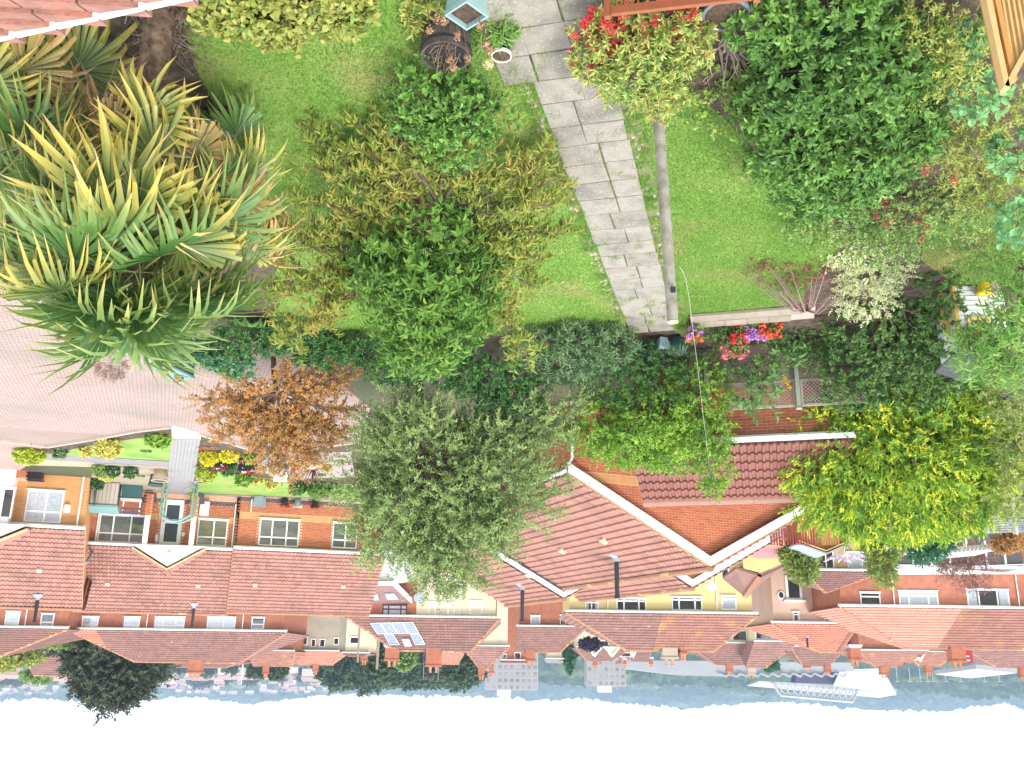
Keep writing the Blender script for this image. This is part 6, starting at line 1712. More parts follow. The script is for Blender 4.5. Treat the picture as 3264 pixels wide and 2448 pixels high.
plant('dark_shrub', 'dark leafy shrub standing behind the green pots', 'shrub', PGD(1390, 735), [LD(1370, 775, 19.9, 70, 35), LD(1440, 780, 19.9, 60, 40), LD(1330, 830, 20.2, 80, 50), LD(1450, 840, 20.2, 70, 40)], 900, 7, .075, .032, LM_DARKSH, ln=.14, up=.5, r0=.015)
plant('privet_hedge', 'bright yellow green privet growing round the clothes post', 'hedge', PGD(1420, 800), [LD(1300, 900, 20.9, 60, 60), LD(1410, 900, 20.8, 90, 70), LD(1510, 850, 20.4, 65, 80), LD(1350, 970, 21.2, 80, 30), LD(1455, 965, 21.1, 95, 45), LD(1545, 1010, 20.7, 32, 50), LD(1270, 940, 21.2, 45, 40), LD(1548, 930, 20.6, 32, 65), LD(1400, 950, 20.9, 110, 50), LD(1540, 1050, 20.75, 20, 18)], 3600, 8, .075, .036, LM_PRIVET, ln=.16, up=.5, shell=.35, r0=.03)
def bb(t, S, D):
    k = rng.choice(len(S), 110, replace=False); q = MB()
    for i in k: q.blob(Vector(S[i]) + Vector(D[i]) * .05, (.03, .03, .05), 6)
    tag(q.build('berries', mat('orange_berries', [(0.42, 0.12, 0.06), (0.5, 0.17, 0.08)], .6), t), kind='stuff')
gt = [LD(830, 970, 20.8, 95, 75), LD(960, 920, 20.4, 110, 70), LD(1130, 960, 20.7, 100, 90), LD(790, 1080, 21.2, 75, 85), LD(920, 1060, 21.0, 120, 110), LD(1080, 1080, 21.1, 110, 100), LD(840, 1170, 21.5, 70, 60), LD(950, 1200, 21.6, 75, 65), LD(1060, 1160, 21.5, 75, 65), LD(1190, 880, 20.4, 60, 50), LD(1025, 1240, 21.8, 40, 55), LD(920, 1260, 21.8, 38, 45), LD(860, 870, 20.4, 80, 35)]
TS, TD = lobe_shoots(gt, 190, .35, .1, .3, .3)
tg_, S_, D_2 = limb_tree('grey_leafed_tree', 'large grey green small leafed tree dotted with orange fruits', 'tree', PGD(905, 800), PD(915, 985, 20.9), [Vector(q) for q in TS], 15, 12, .088, .034, LM_GREY, r0=.022, rt=.11, ln=.34, grav=.25, dr=.2, six=False, start=.3, twig=.5, droop=.12, seed=12)
bb(tg_, S_, D_2)
plant('dark_shrub', 'dark glossy shrub under the grey leafed tree', 'shrub', PGD(1060, 770), [LD(1060, 820, 19.8, 90, 50), LD(990, 800, 19.6, 60, 40), LD(1110, 860, 20.0, 70, 40)], 800, 7, .08, .05, LM_DARKSH, ln=.12, r0=.02)
mt = [(440, 862, 21.2), (455, 905, 21.5), (505, 812, 20.8), (520, 930, 21.8), (560, 975, 22.1), (625, 1030, 22.6), (680, 1005, 22.4), (705, 960, 22.0), (755, 885, 21.4), (770, 800, 20.8), (690, 775, 20.4), (640, 850, 21.0), (560, 850, 20.9), (600, 940, 21.8), (660, 900, 21.5), (510, 870, 21.3), (720, 840, 21.0), (480, 950, 21.9), (580, 1010, 22.4), (640, 970, 22.0), (545, 895, 21.3), (615, 800, 20.6), (700, 920, 21.7), (740, 940, 21.9)]
limb_tree('japanese_maple', 'orange brown japanese maple overhanging the drive', 'tree', PGD(590, 770), PD(598, 850, 21.2), [PD(*q) for q in mt], 36, 9, .085, .045, LM_MAPLE, r0=.03, rt=.07, ln=.22, grav=.25, dr=.25, six=False, start=.2, twig=.42, droop=.15, seed=6)
plant('ivy_clump', 'bright ivy clump beside the teal cabinet', 'shrub', PGD(455, 765), [LD(455, 768, 18.9, 50, 20), LD(420, 752, 18.6, 40, 20), LD(505, 785, 19.4, 40, 20)], 420, 6, .08, .07, leafmat('leaf_bright_ivy', [(0.03, 0.10, 0.05), (0.07, 0.18, 0.08), (0.14, 0.27, 0.12)]), r0=.012)
plant('brown_heather', 'small brown tuft at the drive edge below the palm', 'shrub', PGD(235, 800), [LD(238, 790, 19.5, 30, 22)], 90, 8, .10, .012, leafmat('leaf_heather', [(0.2, 0.13, 0.1), (0.3, 0.2, 0.15)]), spread=.6, up=.8, r0=.008)
# fern
tf = thing('fern', 'green arching fern beside the orange maple', 'fern', PGD(545, 690))
fb = PGD(545, 690)
for i in range(19):
    a = i * 2.4; L = random.uniform(.8, 1.15); d = Vector((math.cos(a), math.sin(a), 0))
    pts = [fb + d * L * t * (.9) + UP * (1.0 * L * t - .75 * L * t * t) for t in np.linspace(0, 1, 9)]
    q = MB(); q.tube(pts, [.008 * (1 - .8 * t) for t in np.linspace(0, 1, 9)], 3)
    for j in range(34):
        t = .12 + .86 * j / 34; p = fb + d * L * t * .9 + UP * (L * t - .75 * L * t * t)
        s = d.cross(UP); w_ = .17 * math.sin(math.pi * min(t * 1.1, .98)) + .01
        for sg in (-1, 1): q.add([p, p + s * sg * w_ * .5 + d * .022, p + s * sg * w_ + d * .03 - UP * .02, p + s * sg * w_ * .5 - d * .006], [(0, 1, 2, 3)])
    q.build('frond', LM_FERN, tf)
# deep border behind the lawn
plant('border_plants', 'dark low border plants in the shade beyond the lawn', 'plant', PGD(720, 745), [LD(680, 745, 19.8, 70, 20, .5), LD(760, 750, 19.9, 60, 20, .5), LD(580, 740, 19.2, 50, 20, .5), LD(850, 800, 19.8, 60, 25, .5)], 500, 7, .09, .04, LM_DARKSH, ln=.12, up=.5, r0=.01)

plant('shade_shrub', 'dark shrub in the shade between fern and cherry', 'shrub', PGD(650, 715), [LD(620, 720, 18.8, 70, 25, .5), LD(700, 760, 19.8, 80, 28, .5), LD(800, 760, 19.6, 70, 28, .5), LD(500, 740, 18.6, 50, 28, .5)], 700, 7, .09, .045, LM_DARKSH, ln=.12, up=.4, r0=.01)
plant('edge_shrub', 'dark bush beside the shorter palm at the picture edge', 'shrub', PGD(-20, 420), [LD(10, 480, 12.4, 60, 90, .6), LD(-20, 340, 11.2, 50, 80, .5), LD(60, 560, 13.6, 60, 50, .5)], 500, 7, .1, .06, LM_IVY, ln=.12, r0=.02)

# fallen leaves on the lawn
pl_ = [(p.x, p.y) for p in L1P]; k_ = []
while len(k_) < 46:
    x, y = random.uniform(-4, 5), random.uniform(8, 19)
    if in_poly(np.array([x]), np.array([y]), pl_)[0]: k_.append((x, y, .045))
a_ = rng.uniform(0, 6.28, len(k_))
V, F4, F3 = leaf_arrays(np.array(k_), np.c_[np.cos(a_), np.sin(a_), rng.normal(0, .15, len(k_))], np.tile([0, 0, 1.0], (len(k_), 1)) + rng.normal(0, .2, (len(k_), 3)), rng.uniform(.05, .085, len(k_)), rng.uniform(.025, .04, len(k_)))
tag(np_obj('fallen_leaves', V, F4, mat('fallen_leaf', [(0.5, 0.36, 0.08), (0.55, 0.25, 0.06), (0.5, 0.46, 0.2), (0.3, 0.2, 0.08)], .7), None, F3), 'a few yellow fallen leaves on the lawn', 'leaves', kind='stuff')
# ================================================================== THINGS IN THE GARDEN
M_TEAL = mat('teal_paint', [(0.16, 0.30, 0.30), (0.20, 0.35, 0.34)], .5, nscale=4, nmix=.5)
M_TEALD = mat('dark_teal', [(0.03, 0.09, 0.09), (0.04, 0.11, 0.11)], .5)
M_TEALP = mat('pale_teal', [(0.20, 0.33, 0.33), (0.25, 0.38, 0.37)], .5)
M_WOODDK = mat('dark_oak', [(0.045, 0.036, 0.03), (0.075, 0.06, 0.05), (0.10, 0.085, 0.07)], .9, nscale=20, nmix=.5)
M_TIMBER = mat('new_timber', [(0.50, 0.30, 0.11), (0.58, 0.37, 0.15), (0.63, 0.42, 0.19)], .7, nscale=9, nmix=.5)
M_TIMBERD = mat('orange_timber', [(0.44, 0.22, 0.07), (0.52, 0.28, 0.09)], .75, nscale=9, nmix=.5)
M_BENCH = mat('bench_wood', [(0.22, 0.07, 0.03), (0.30, 0.10, 0.045)], .6, nscale=9, nmix=.5)
M_POST = mat('weathered_post', [(0.20, 0.18, 0.14), (0.29, 0.27, 0.22), (0.35, 0.33, 0.28)], .95, nscale=7, rand=False, bump=.5, bscale=30)
M_POSTEND = mat('sawn_end', [(0.52, 0.40, 0.22), (0.60, 0.48, 0.28)], .9, nscale=20, rand=False)
M_BLOCK = mat('concrete_block', [(0.24, 0.2, 0.152), (0.296, 0.248, 0.192), (0.336, 0.288, 0.232)], .95, nscale=4, nmix=.5, bump=.4, bscale=40)
M_BLOCKJ = mat('block_mortar', [(0.352, 0.304, 0.248), (0.4, 0.352, 0.296)], .95, nscale=5, rand=False)
M_TRELLIS = mat('trellis_wood', [(0.27, 0.25, 0.20), (0.34, 0.31, 0.26)], .9)
M_POTSOIL = mat('pot_soil', [(0.05, 0.032, 0.022), (0.11, 0.075, 0.05)], .95, nscale=30, rand=False, bump=.8)
M_STONEPOT = mat('tan_stoneware', [(0.42, 0.33, 0.22), (0.5, 0.4, 0.28)], .7, nscale=5, rand=False)

# ---- clothes posts and the washing line
def clothes_post(label, foot, top, r):
    q = MB(); f_, t_ = Vector(foot), Vector(top)
    pts = [f_.lerp(t_, i / 8) for i in range(9)]
    q.tube(pts, [r * (1.06 - .06 * i / 8) for i in range(9)], 14, cap=False)
    o = q.build('clothes_post', M_POST, None, True); tag(o, label, 'post')
    q = MB(); d = (t_ - f_).normalized(); q.tube([t_ - d * .004, t_ + d * .004], r, 14); q.build('sawn_top', M_POSTEND, o)
    return o
pf = PGD(1415, 150); pt = PD(1453, 697, pf.y + .02)
cp1 = clothes_post('tall round wooden clothes post standing beside the path', pf, (pt.x, pf.y, pt.z), .063)
hk = Vector((pt.x, pf.y - .067, PD(1447, 632, pf.y).z))
q = MB(); q.tube([hk, hk + Vector((0, -.05, .02)), hk + Vector((.02, -.06, -.03))], .012, 6); q.box(hk + Vector((0, -.02, 0)), (.05, .04, .06)); q.build('cleat', M_BLACK, cp1)
p2f = PGD(1535, 745); p2 = PD(1535, 1046, 20.9); p2f = Vector((p2.x, p2.y, 0))
cp2 = clothes_post('grey square clothes post rising out of the privet', p2f, p2, .055)
q = MB()
wa, wb = PD(1467, 578, pf.y + .15), PD(1533, 1010, 20.8)
pts = [(1468, 577), (1474, 584), (1482, 605), (1488, 640), (1493, 680), (1499, 730), (1508, 800), (1518, 890), (1527, 960), (1533, 1015)]
ln = []
for i, (x, y) in enumerate(pts):
    t = (y - 577) / (1015 - 577); ln.append(PD(x, y, wa.y + (20.8 - wa.y) * t ** .9))
q.tube(ln, .0028, 5); tag(q.build('washing_line', mat('line_grey', [(0.42, 0.42, 0.4)], .7)), 'thin pale washing line hanging between the two posts', 'washing line')

# ---- half barrel, pots and planters by the lawn
bc = PP(1421, 182, Vector((0, 0, .44)), UP)
tb = thing('half_barrel', 'dark oak half barrel full of dead stems', 'planter', (bc.x, bc.y, 0))
ns = 22
for i in range(ns):
    a0, a1 = 2 * math.pi * i / ns, 2 * math.pi * (i + .95) / ns
    q = MB(); vs = []
    for (z, ro) in ((.0, .23), (.22, .285), (.44, .285)):
        for rr in (ro, ro - .03):
            for a in (a0, a1): vs.append((bc.x + rr * math.cos(a), bc.y + rr * math.sin(a), z))
    q.add(vs, [(0, 1, 5, 4), (4, 5, 9, 8), (3, 2, 6, 7), (7, 6, 10, 11), (8, 9, 11, 10), (0, 4, 6, 2), (4, 8, 10, 6), (1, 3, 7, 5), (5, 7, 11, 9)])
    q.build('stave', M_WOODDK, tb)
for z, r_ in ((.1, .262), (.34, .292)):
    q = MB(); q.lathe((bc.x, bc.y, z), [(r_, 0), (r_ + .004, .005), (r_ + .004, .04), (r_, .045)], 28); q.build('hoop', M_BLACK, tb)
q = MB(); q.lathe((bc.x, bc.y, .33), [(.25, 0), (.24, .02), (.02, .04)], 20); q.build('soil', M_POTSOIL, tb)
ds = MB()
for i in range(60):
    a, r_ = random.uniform(0, 6.28), .22 * math.sqrt(random.random()); p = Vector((bc.x + r_ * math.cos(a), bc.y + r_ * math.sin(a), .34))
    ds.tube([p, p + Vector((random.gauss(0, .08), random.gauss(0, .08), random.uniform(.05, .25)))], .004, 3, cap=False)
tag(ds.build('dead_stems', mat('dead_stems', [(0.2, 0.13, 0.08), (0.32, 0.22, 0.14)], .9), tb), kind='stuff')
def square_pot(name, label, c, half, h, m, rot=0.0, flare=.72, soil=True, rim=True):
    t = thing(name, label, 'planter', c); c = Vector(c)
    q = MB(); q.lathe(c, [(half * flare, 0), (half * .97, h - .06), (half, h - .06), (half, h), (half * .88, h), (half * .86, h - .08)], 4, sq=True, rot=rot); q.build('pot', m, t)
    if soil:
        q = MB(); q.lathe(c, [(half * .87, h - .085), (half * .86, h - .055)], 4, sq=True, rot=rot); q.build('soil', M_POTSOIL, t)
    return t
def round_pot(name, label, c, r, h, m, rimm=None, flare=.75, cat='pot', group=None, soil=True):
    t = thing(name, label, cat, c, group); c = Vector(c)
    q = MB(); q.lathe(c, [(r * flare, 0), (r * .95, h * .9), (r * .97, h)], 18); q.build('pot', m, t, True)
    q = MB(); q.lathe(c, [(r * .97, h - .02), (r * 1.04, h - .02), (r * 1.04, h + .015), (r * .9, h + .018), (r * .88, h - .01)], 18); q.build('rim', rimm or m, t)
    if soil:
        q = MB(); q.lathe(c, [(r * .88, h + .0), (r * .5, h + .012), (.01, h + .02)], 14); q.build('soil', M_POTSOIL, t)
    return t
sc_ = PP(1487, 52, Vector((0, 0, .5)), UP)
square_pot('square_planter', 'pale teal square planter of brown dead plants by the path', (sc_.x, sc_.y, 0), .165, .5, M_TEALP, R(43))
c = PP(1598, 177, Vector((0, 0, .26)), UP)
round_pot('glazed_pot', 'small dark pot with a cream rim beside the barrel', (c.x, c.y, 0), .12, .26, mat('black_glaze', [(0.02, 0.02, 0.035)], .2), mat('cream_rim', [(0.6, 0.52, 0.44)], .6))
c = PP(2313, 47, Vector((0, 0, .34)), UP)
round_pot('round_tub', 'large dark round tub with a grey rim behind the bench', (c.x, c.y, 0), .25, .34, mat('dark_plastic', [(0.03, 0.03, 0.04)], .4), mat('grey_rim', [(0.17, 0.18, 0.2)], .5))
def hyd(label, spots, m, r=.05, n=60):
    cs = [PP(x, y, Vector((0, 0, .62)), UP) for x, y, Y in spots]
    t = thing('hydrangea', label, 'plant', (cs[0].x, cs[0].y, 0))
    for c_ in cs: petals('flower_head', t, [c_], r, n, .022, m)
    q = MB()
    for c_ in cs: q.tube([(c_.x + .1, c_.y - .05, 0.05), (c_.x + .03, c_.y, c_.z * .6), c_], [.008, .006, .005], 4)
    q.build('stem', M_BARK, t)
LM_DRY = mat('dry_petals', [(0.22, 0.11, 0.06), (0.34, 0.19, 0.11), (0.45, 0.29, 0.18)], .85)
hyd('brown dried hydrangea heads over the barrel', [(1530, 80, 9.2), (1550, 140, 9.5), (1460, 115, 9.4), (1435, 190, 9.8), (1445, 215, 9.9), (1560, 160, 9.6), (1490, 185, 9.7), (1395, 60, 9.2), (1370, 95, 9.4), (1415, 65, 9.2)], LM_DRY, .055)
hyd('single large cream hydrangea head above the small pot', [(1558, 203, 9.8)], mat('cream_petals', [(0.5, 0.38, 0.2), (0.62, 0.5, 0.28), (0.55, 0.5, 0.2)], .8), .075, 130)
plant('leafy_plant', 'light green leafy tuft between the square planter and path', 'plant', PG(1600, 100), [LD(1075, 62, 9.1, 32, 30, .2), LD(1060, 80, 9.2, 25, 22, .2)], 70, 8, .10, .025, LM_PEACH, up=.5, r0=.008)
plant('leafy_plant', 'yellow green leafy tuft on the lawn side of the barrel', 'plant', PG(1350, 40), [LD(915, 20, 8.8, 40, 30, .25)], 80, 8, .08, .03, LM_GOLDTW, up=.5, r0=.008)

# ---- bench seen from above and behind
tbn = thing('garden_bench', 'red brown slatted garden bench at the path', 'bench', PG(2080, -60))
bA = PP(1948, 36, Vector((0, 0, .86)), UP); bB = PP(2250, 2, Vector((0, 0, .86)), UP)
bd = (bB - bA).normalized(); bn = Vector((-bd.y, bd.x, 0)); bn = bn if bn.y < 0 else -bn       # towards the house
bB = bA + bd * 1.35
def bar(name, a, b, w_, h_, m, parent, up=UP):
    a, b = Vector(a), Vector(b); d = (b - a).normalized(); s = d.cross(up).normalized(); u = s.cross(d)
    q = MB(); q.prism([a - s * w_ / 2 - u * h_ / 2, a + s * w_ / 2 - u * h_ / 2, a + s * w_ / 2 + u * h_ / 2, a - s * w_ / 2 + u * h_ / 2], b - a)
    return q.build(name, m, parent)
bar('back_rail', bA, bB, .045, .09, M_BENCH, tbn); bar('back_rail', bA - UP * .42, bB - UP * .42, .04, .06, M_BENCH, tbn)
for i in range(13):
    p = bA.lerp(bB, (i + .6) / 13.2); bar('slat', p - UP * .40, p - UP * .045, .05, .018, M_BENCH, tbn, bd)
for e in (bA - bd * .035, bB + bd * .035):
    bar('leg', Vector((e.x, e.y, 0)), e + UP * .07, .06, .06, M_BENCH, tbn, bd); f_ = e + bn * .55; bar('leg', Vector((f_.x, f_.y, 0)), Vector((f_.x, f_.y, .62)), .06, .06, M_BENCH, tbn, bd)
    bar('armrest', e - UP * .22, Vector((f_.x, f_.y, .64)) + bn * .04, .07, .035, M_BENCH, tbn)
for i in range(5):
    o_ = bn * (.06 + .1 * i); z_ = UP * (.42 - .86); bar('seat_slat', bA + o_ + z_, bB + o_ + z_, .08, .025, M_BENCH, tbn)

# ---- timber gable (corner of an arbour) near the house
ta = thing('timber_arbour', 'new timber arbour gable jutting into the corner', 'arbour', PG(3250, 40))
Ya = 7.2
ap, lf, rf = P(3203, 284, Ya), P(3118, -120, Ya), P(3345, 20, Ya)
for nm, a, b, w_ in (('bargeboard', ap, lf, .09), ('bargeboard', ap, rf, .09)):
    bar(nm, a, b, .05, w_, M_TIMBER, ta, Vector((0, 1, 0)))
for i in range(11):
    t = (i + .5) / 11
    a = ap.lerp(rf, t)
    bar('plank', Vector((a.x, Ya + .03, a.z)), Vector((a.x, Ya + .03, lf.z - .1)), .02, abs(rf.x - ap.x) / 11 * .96, M_TIMBER, ta, Vector((0, 1, 0)))
for i in range(6):
    t = (i + .5) / 6; a = ap.lerp(lf, t); L_ = (lf - ap).length / 6
    q = MB(); d_ = (lf - ap).normalized(); q.prism([a - d_ * L_ * .48, a + d_ * L_ * .48, a + d_ * L_ * .48 + Vector((-.02, .10, .0)), a - d_ * L_ * .48 + Vector((-.02, .10, .0))], Vector((.02, 0, 0))); q.build('roof_board', M_TIMBERD, ta)
bar('rafter', lf.lerp(ap, .93) + Vector((-.10, .02, .0)), lf + Vector((-.10, .02, 0)), .05, .07, M_TIMBERD, ta, Vector((0, 1, 0)))

# ---- tiled roof corner of the house itself
tr = thing('tiled_roof_corner', 'mossy red tiled roof corner with white stepped verge', 'roof', P(150, 20, 4.2))
EA, EB = P(612, -8, 4.05), P(-80, 141, 4.75)
EC = P(-60, -260, 3.3)
ed = (EB - EA).normalized()
nrR = ed.cross(EC - EA).normalized(); nrR = nrR if nrR.z > 0 else -nrR
inw = nrR.cross(ed); inw = inw if inw.dot(EC - EA) > 0 else -inw
M_MOSS = mat('mossy_tile', [(0.30, 0.13, 0.09), (0.36, 0.17, 0.125), (0.26, 0.13, 0.10), (0.4, 0.2, 0.15)], .95, nscale=6, nmix=.6, bump=.8, bscale=30, spots=((0.30, 0.30, 0.26), 8, .66))
q0, q1 = PP(0, 30, EA, nrR), PP(393, 55, EA, nrR)
cd = (q1 - q0).normalized()                       # direction of the tile courses
cn = nrR.cross(cd); cn = cn if cn.dot(inw) > 0 else -cn
sinA = abs(ed.dot(cn)); stepL = (EB - EA).length
nst = 5
for i in range(-1, nst):
    a = EA.lerp(EB, i / nst); b = EA.lerp(EB, (i + 1) / nst)
    # a course starts at the verge and runs into the roof along the course direction
    into = cd if cd.dot(inw) > 0 else -cd
    wv = b - a
    acr = wv - into * wv.dot(into)
    for k in range(4):
        o_ = a + into * (.34 * k + .01) + nrR * (.03 if acr.dot(UP) > 0 else .0)
        pts = [o_, o_ + into * .325, o_ + into * .325 + acr * 1.12 - nrR * .03, o_ + acr * 1.12 - nrR * .03]
        mb = MB(); mb.prism([p + nrR * .02 * 0 for p in pts], -nrR * .035); mb.build('roof_tile', M_MOSS, tr)
    st_ = nrR * .012
    mb = MB(); mb.prism([a + st_ - inw * .006, b + st_ * .2 - inw * .03, b + st_ * .2 - inw * .008, a + st_ + inw * .016], -nrR * .045)
    mb.build('verge_cap', M_WHITE, tr)
mb = MB(); dk = EA + (cd if cd.dot(inw) > 0 else -cd) * .02 - nrR * .06; mb.prism([EA - nrR * .07 + inw * .05, EB - nrR * .07 + inw * .05, EB - nrR * .07 + inw * 2, EA - nrR * .07 + inw * 2], -nrR * .06); mb.build('roof_deck', M_MOSS, tr)

# ---- retaining blocks, raised bed, block wall and trellis at the back
fr_ = Fac(PGD(1490, 676), R(-15))
sA, sB = 0.0, fr_.sz(2600, 960)[0]
tw = thing('low_block_wall', 'double row of pale concrete blocks edging the lawn', 'wall', fr_.p(1.2, 0))
q = MB(); q.fbox(fr_.o, fr_.a, fr_.n, sA + .01, sB - .01, 0, .045, .01, .68); q.build('wall_core', M_BLOCKJ, tw)
n_ = int((sB - sA) / .45)
for i in range(n_):
    u0, u1 = sA + i * .45, sA + (i + 1) * .45 - .012
    q = MB(); q.fbox(fr_.o, fr_.a, fr_.n, u0, u1, 0, .055, 0, .34); q.build('block', M_BLOCK, tw)
    q = MB(); q.fbox(fr_.o, fr_.a, fr_.n, u0 - .2 if i else u0, u1 - .2, 0, .06 + random.uniform(0, .008), .352, .69); q.build('block', M_BLOCK, tw)
bed = MB(); bed.fbox(fr_.o, fr_.a, fr_.n, -.3, sB + 2.5, -.1, .012, .70, 2.2); tag(bed.build('raised_bed', M_SOIL), kind='structure')
fw = Fac(P(2540, 1240, 20.15), R(-15))
w0, w1 = fw.sz(2200, 1180)[0], fw.sz(2860, 1180)[0]
zt = fw.sz(2540, 1208)[1]
twb = thing('back_block_wall', 'brown concrete block wall behind the flower bed', 'wall', fw.p(1, 0))
q = MB(); q.fbox(fw.o, fw.a, fw.n, w0, w1, -.2, zt - .01, .004, .2); q.build('wall_core', M_BLOCKJ, twb)
rws = int(zt / .215); bm = mat('dark_block', [(0.17, 0.1318, 0.0935), (0.221, 0.17, 0.1275), (0.255, 0.2082, 0.1615)], .95, nscale=4, nmix=.5, bump=.4, bscale=40)
for r_ in range(-1, rws + 1):
    u = w0 - (.22 if r_ % 2 else 0)
    while u < w1:
        q = MB(); z0 = r_ * .215 + (zt - (rws + 1) * .215) + .215 * 0; q.fbox(fw.o, fw.a, fw.n, max(u, w0), min(u + .44, w1), z0, z0 + .203, -.008, .004 + .0); q.build('block', bm, twb); u += .452
zt0, zt1 = zt + .02, fw.sz(2540, 1296)[1]
sp0 = fw.sz(2543, 1250)[0]
def post(name, label, s, z1, m, w_=.09, d=-.12):
    q = MB(); q.fbox(fw.o, fw.a, fw.n, s - w_ / 2, s + w_ / 2, 0, z1, d, d + w_); t = q.build(name, m); tag(t, label, 'post')
    q = MB(); q.fbox(fw.o, fw.a, fw.n, s - w_ * .7, s + w_ * .7, z1, z1 + .03, d - .02, d + w_ + .02); q.build('cap', m, t)
post('fence_post', 'grey green fence post between the trellis panels', sp0, zt1 + .05, mat('grey_green_post', [(0.26, 0.29, 0.23), (0.32, 0.35, 0.28)], .9, nscale=8, nmix=.5))
post('fence_post', 'weathered fence post at the end of the block wall by the pots', fw.sz(2250, 1150)[0], .95, M_POST, .1)
def trellis(label, s0, s1):
    t = thing('trellis_panel', label, 'trellis', fw.p((s0 + s1) / 2, zt0))
    o, a, n = fw.o, fw.a, fw.n
    for (x0, x1, z0, z1) in ((s0, s1, zt0, zt0 + .05), (s0, s1, zt1 - .05, zt1), (s0, s0 + .05, zt0 + .05, zt1 - .05), (s1 - .05, s1, zt0 + .05, zt1 - .05)):
        q = MB(); q.fbox(o, a, n, x0, x1, z0, z1, -.03, .02); q.build('frame_rail', M_TRELLIS, t)
    H = zt1 - zt0 - .1
    for sg, d0 in ((1, -.012), (-1, .002)):
        u = s0 - H
        while u < s1 + H:
            xa, xb = (u, u + H) if sg > 0 else (u + H, u)
            za, zb_ = zt0 + .05, zt1 - .05
            # clip to the frame
            def cl(x, z, x2, z2):
                if x < s0 + .05: f = (s0 + .05 - x) / (x2 - x) if x2 != x else 0; return s0 + .05, z + (z2 - z) * f
                if x > s1 - .05: f = (s1 - .05 - x) / (x2 - x) if x2 != x else 0; return s1 - .05, z + (z2 - z) * f
                return x, z
            if max(xa, xb) > s0 + .08 and min(xa, xb) < s1 - .08:
                A_ = cl(xa, za, xb, zb_); B_ = cl(xb, zb_, xa, za)
                bar('slat', fw.p(A_[0], A_[1], d0), fw.p(B_[0], B_[1], d0), .012, .028, M_TRELLIS, t, fw.n)
            u += .085
trellis('diamond trellis panel between privet and grey green post', fw.sz(2310, 1230)[0], sp0 - .06)
trellis('diamond trellis panel running behind the golden conifer', sp0 + .06, fw.sz(2760, 1230)[0])
# pots by the path end
c = PG(2113, 1062); square_pot('square_planter', 'teal flared square planter at the path end', (c.x, c.y + .12, 0), .14, .30, M_TEALP, R(-15), .6)
c = PG(2165, 1058); round_pot('green_pot', 'dark green pot of grassy leaves beside the low wall', (c.x, c.y + .2, 0), .19, .36, M_TEALD)
c = PG(2040, 1072); round_pot('green_pot', 'dark green barrel pot hidden behind leaves at the lawn end', (c.x, c.y + .3, 0), .22, .34, M_TEALD)
tgr = thing('strappy_plant', 'strappy green leaves trailing from the dark green pot', 'plant', (c.x, c.y, 0))
q = MB(); c = PG(2165, 1058) + Vector((0, .2, .36))
for i in range(70):
    a = random.uniform(0, 6.28); L = random.uniform(.25, .5); d = Vector((math.cos(a), math.sin(a), 0))
    pts = [c + d * L * t * .7 + UP * (L * .9 * t - L * 1.1 * t * t) for t in (0, .3, .6, 1)]
    s = d.cross(UP) * .008
    q.add([pts[0] - s, pts[0] + s, pts[1] - s, pts[1] + s, pts[2] - s, pts[2] + s, pts[3]], [(0, 1, 3, 2), (2, 3, 5, 4), (4, 5, 6)])
q.build('leaves', LM_SAGE, tgr)
# ---- flowers of the raised bed
def petalmat(name, cols): return mat(name, cols, .6, trans=.25)
F_PUR = petalmat('purple_petal', [(0.48, 0.18, 0.55), (0.60, 0.30, 0.66)]); F_RED = petalmat('red_petal', [(0.55, 0.02, 0.03), (0.68, 0.05, 0.05)])
F_ORA = petalmat('orange_petal', [(0.66, 0.10, 0.035), (0.72, 0.16, 0.07)]); F_PNK = petalmat('pink_petal', [(0.66, 0.12, 0.16), (0.72, 0.22, 0.24)]); F_WHT = petalmat('white_petal', [(0.7, 0.68, 0.62), (0.75, 0.74, 0.7)]); F_YEL = petalmat('yellow_petal', [(0.66, 0.42, 0.03), (0.7, 0.5, 0.06)])
def flowers(name, label, Y, box, n, m, r=.06, size=.055, zoff=0, leaf=LM_CHERRY, group=None, npet=12):
    """a flowering plant: heads spread over a pixel box, leaves beneath"""
    x0, y0, x1, y1 = box
    hs = [P(random.uniform(x0, x1), random.uniform(y0, y1), Y + random.uniform(-.15, .15)) for _ in range(n)]
    cx = sum(h.x for h in hs) / n
    t = thing(name, label, 'flower', (cx, Y, max(g(Y), 0)), group)
    zmin = min(h.z for h in hs)
    ce = P((x0 + x1) / 2, (y0 + y1) / 2, Y)
    s = (Y * cp + (CAMZ - ce.z) * sp) / FPX
    for h in hs: petals('flower_head', t, [h], r, npet, size, m)
    S, D = lobe_shoots([(ce.x, Y + .03, ce.z - .06, (x1 - x0) / 2 * s * 1.1, .15, max((y1 - y0) / 2 * s * .9, .06))], max(24, n * 4), .5, .4)
    V, F4, F3 = leaf_arrays(*shoot_leaves(S, D, np.full(len(S), .05), 4, .05, .045))
    np_obj('foliage', V, F4, leaf, t, F3)
    q = MB()
    for h in hs[:6]: q.tube([(h.x, h.y + .03, max(g(Y), zmin - .25)), h], .006, 3)
    q.build('stem', M_BARKPALE, t)
    return t
flowers('geranium', 'purple geranium beside the washing line', 18.55, (2195, 1045, 2232, 1078), 20, F_PUR)
flowers('geranium', 'orange geranium under the lone purple one', 18.6, (2190, 1066, 2240, 1096), 16, F_ORA)
flowers('geranium', 'scarlet geranium in the middle of the raised bed', 18.75, (2335, 1020, 2378, 1090), 38, F_RED)
flowers('geranium', 'purple geranium between the scarlet and orange ones', 18.7, (2378, 1018, 2440, 1080), 60, F_PUR)
flowers('geranium', 'bright orange geranium nearest the bare red shrub', 18.65, (2425, 1008, 2490, 1074), 60, F_ORA)
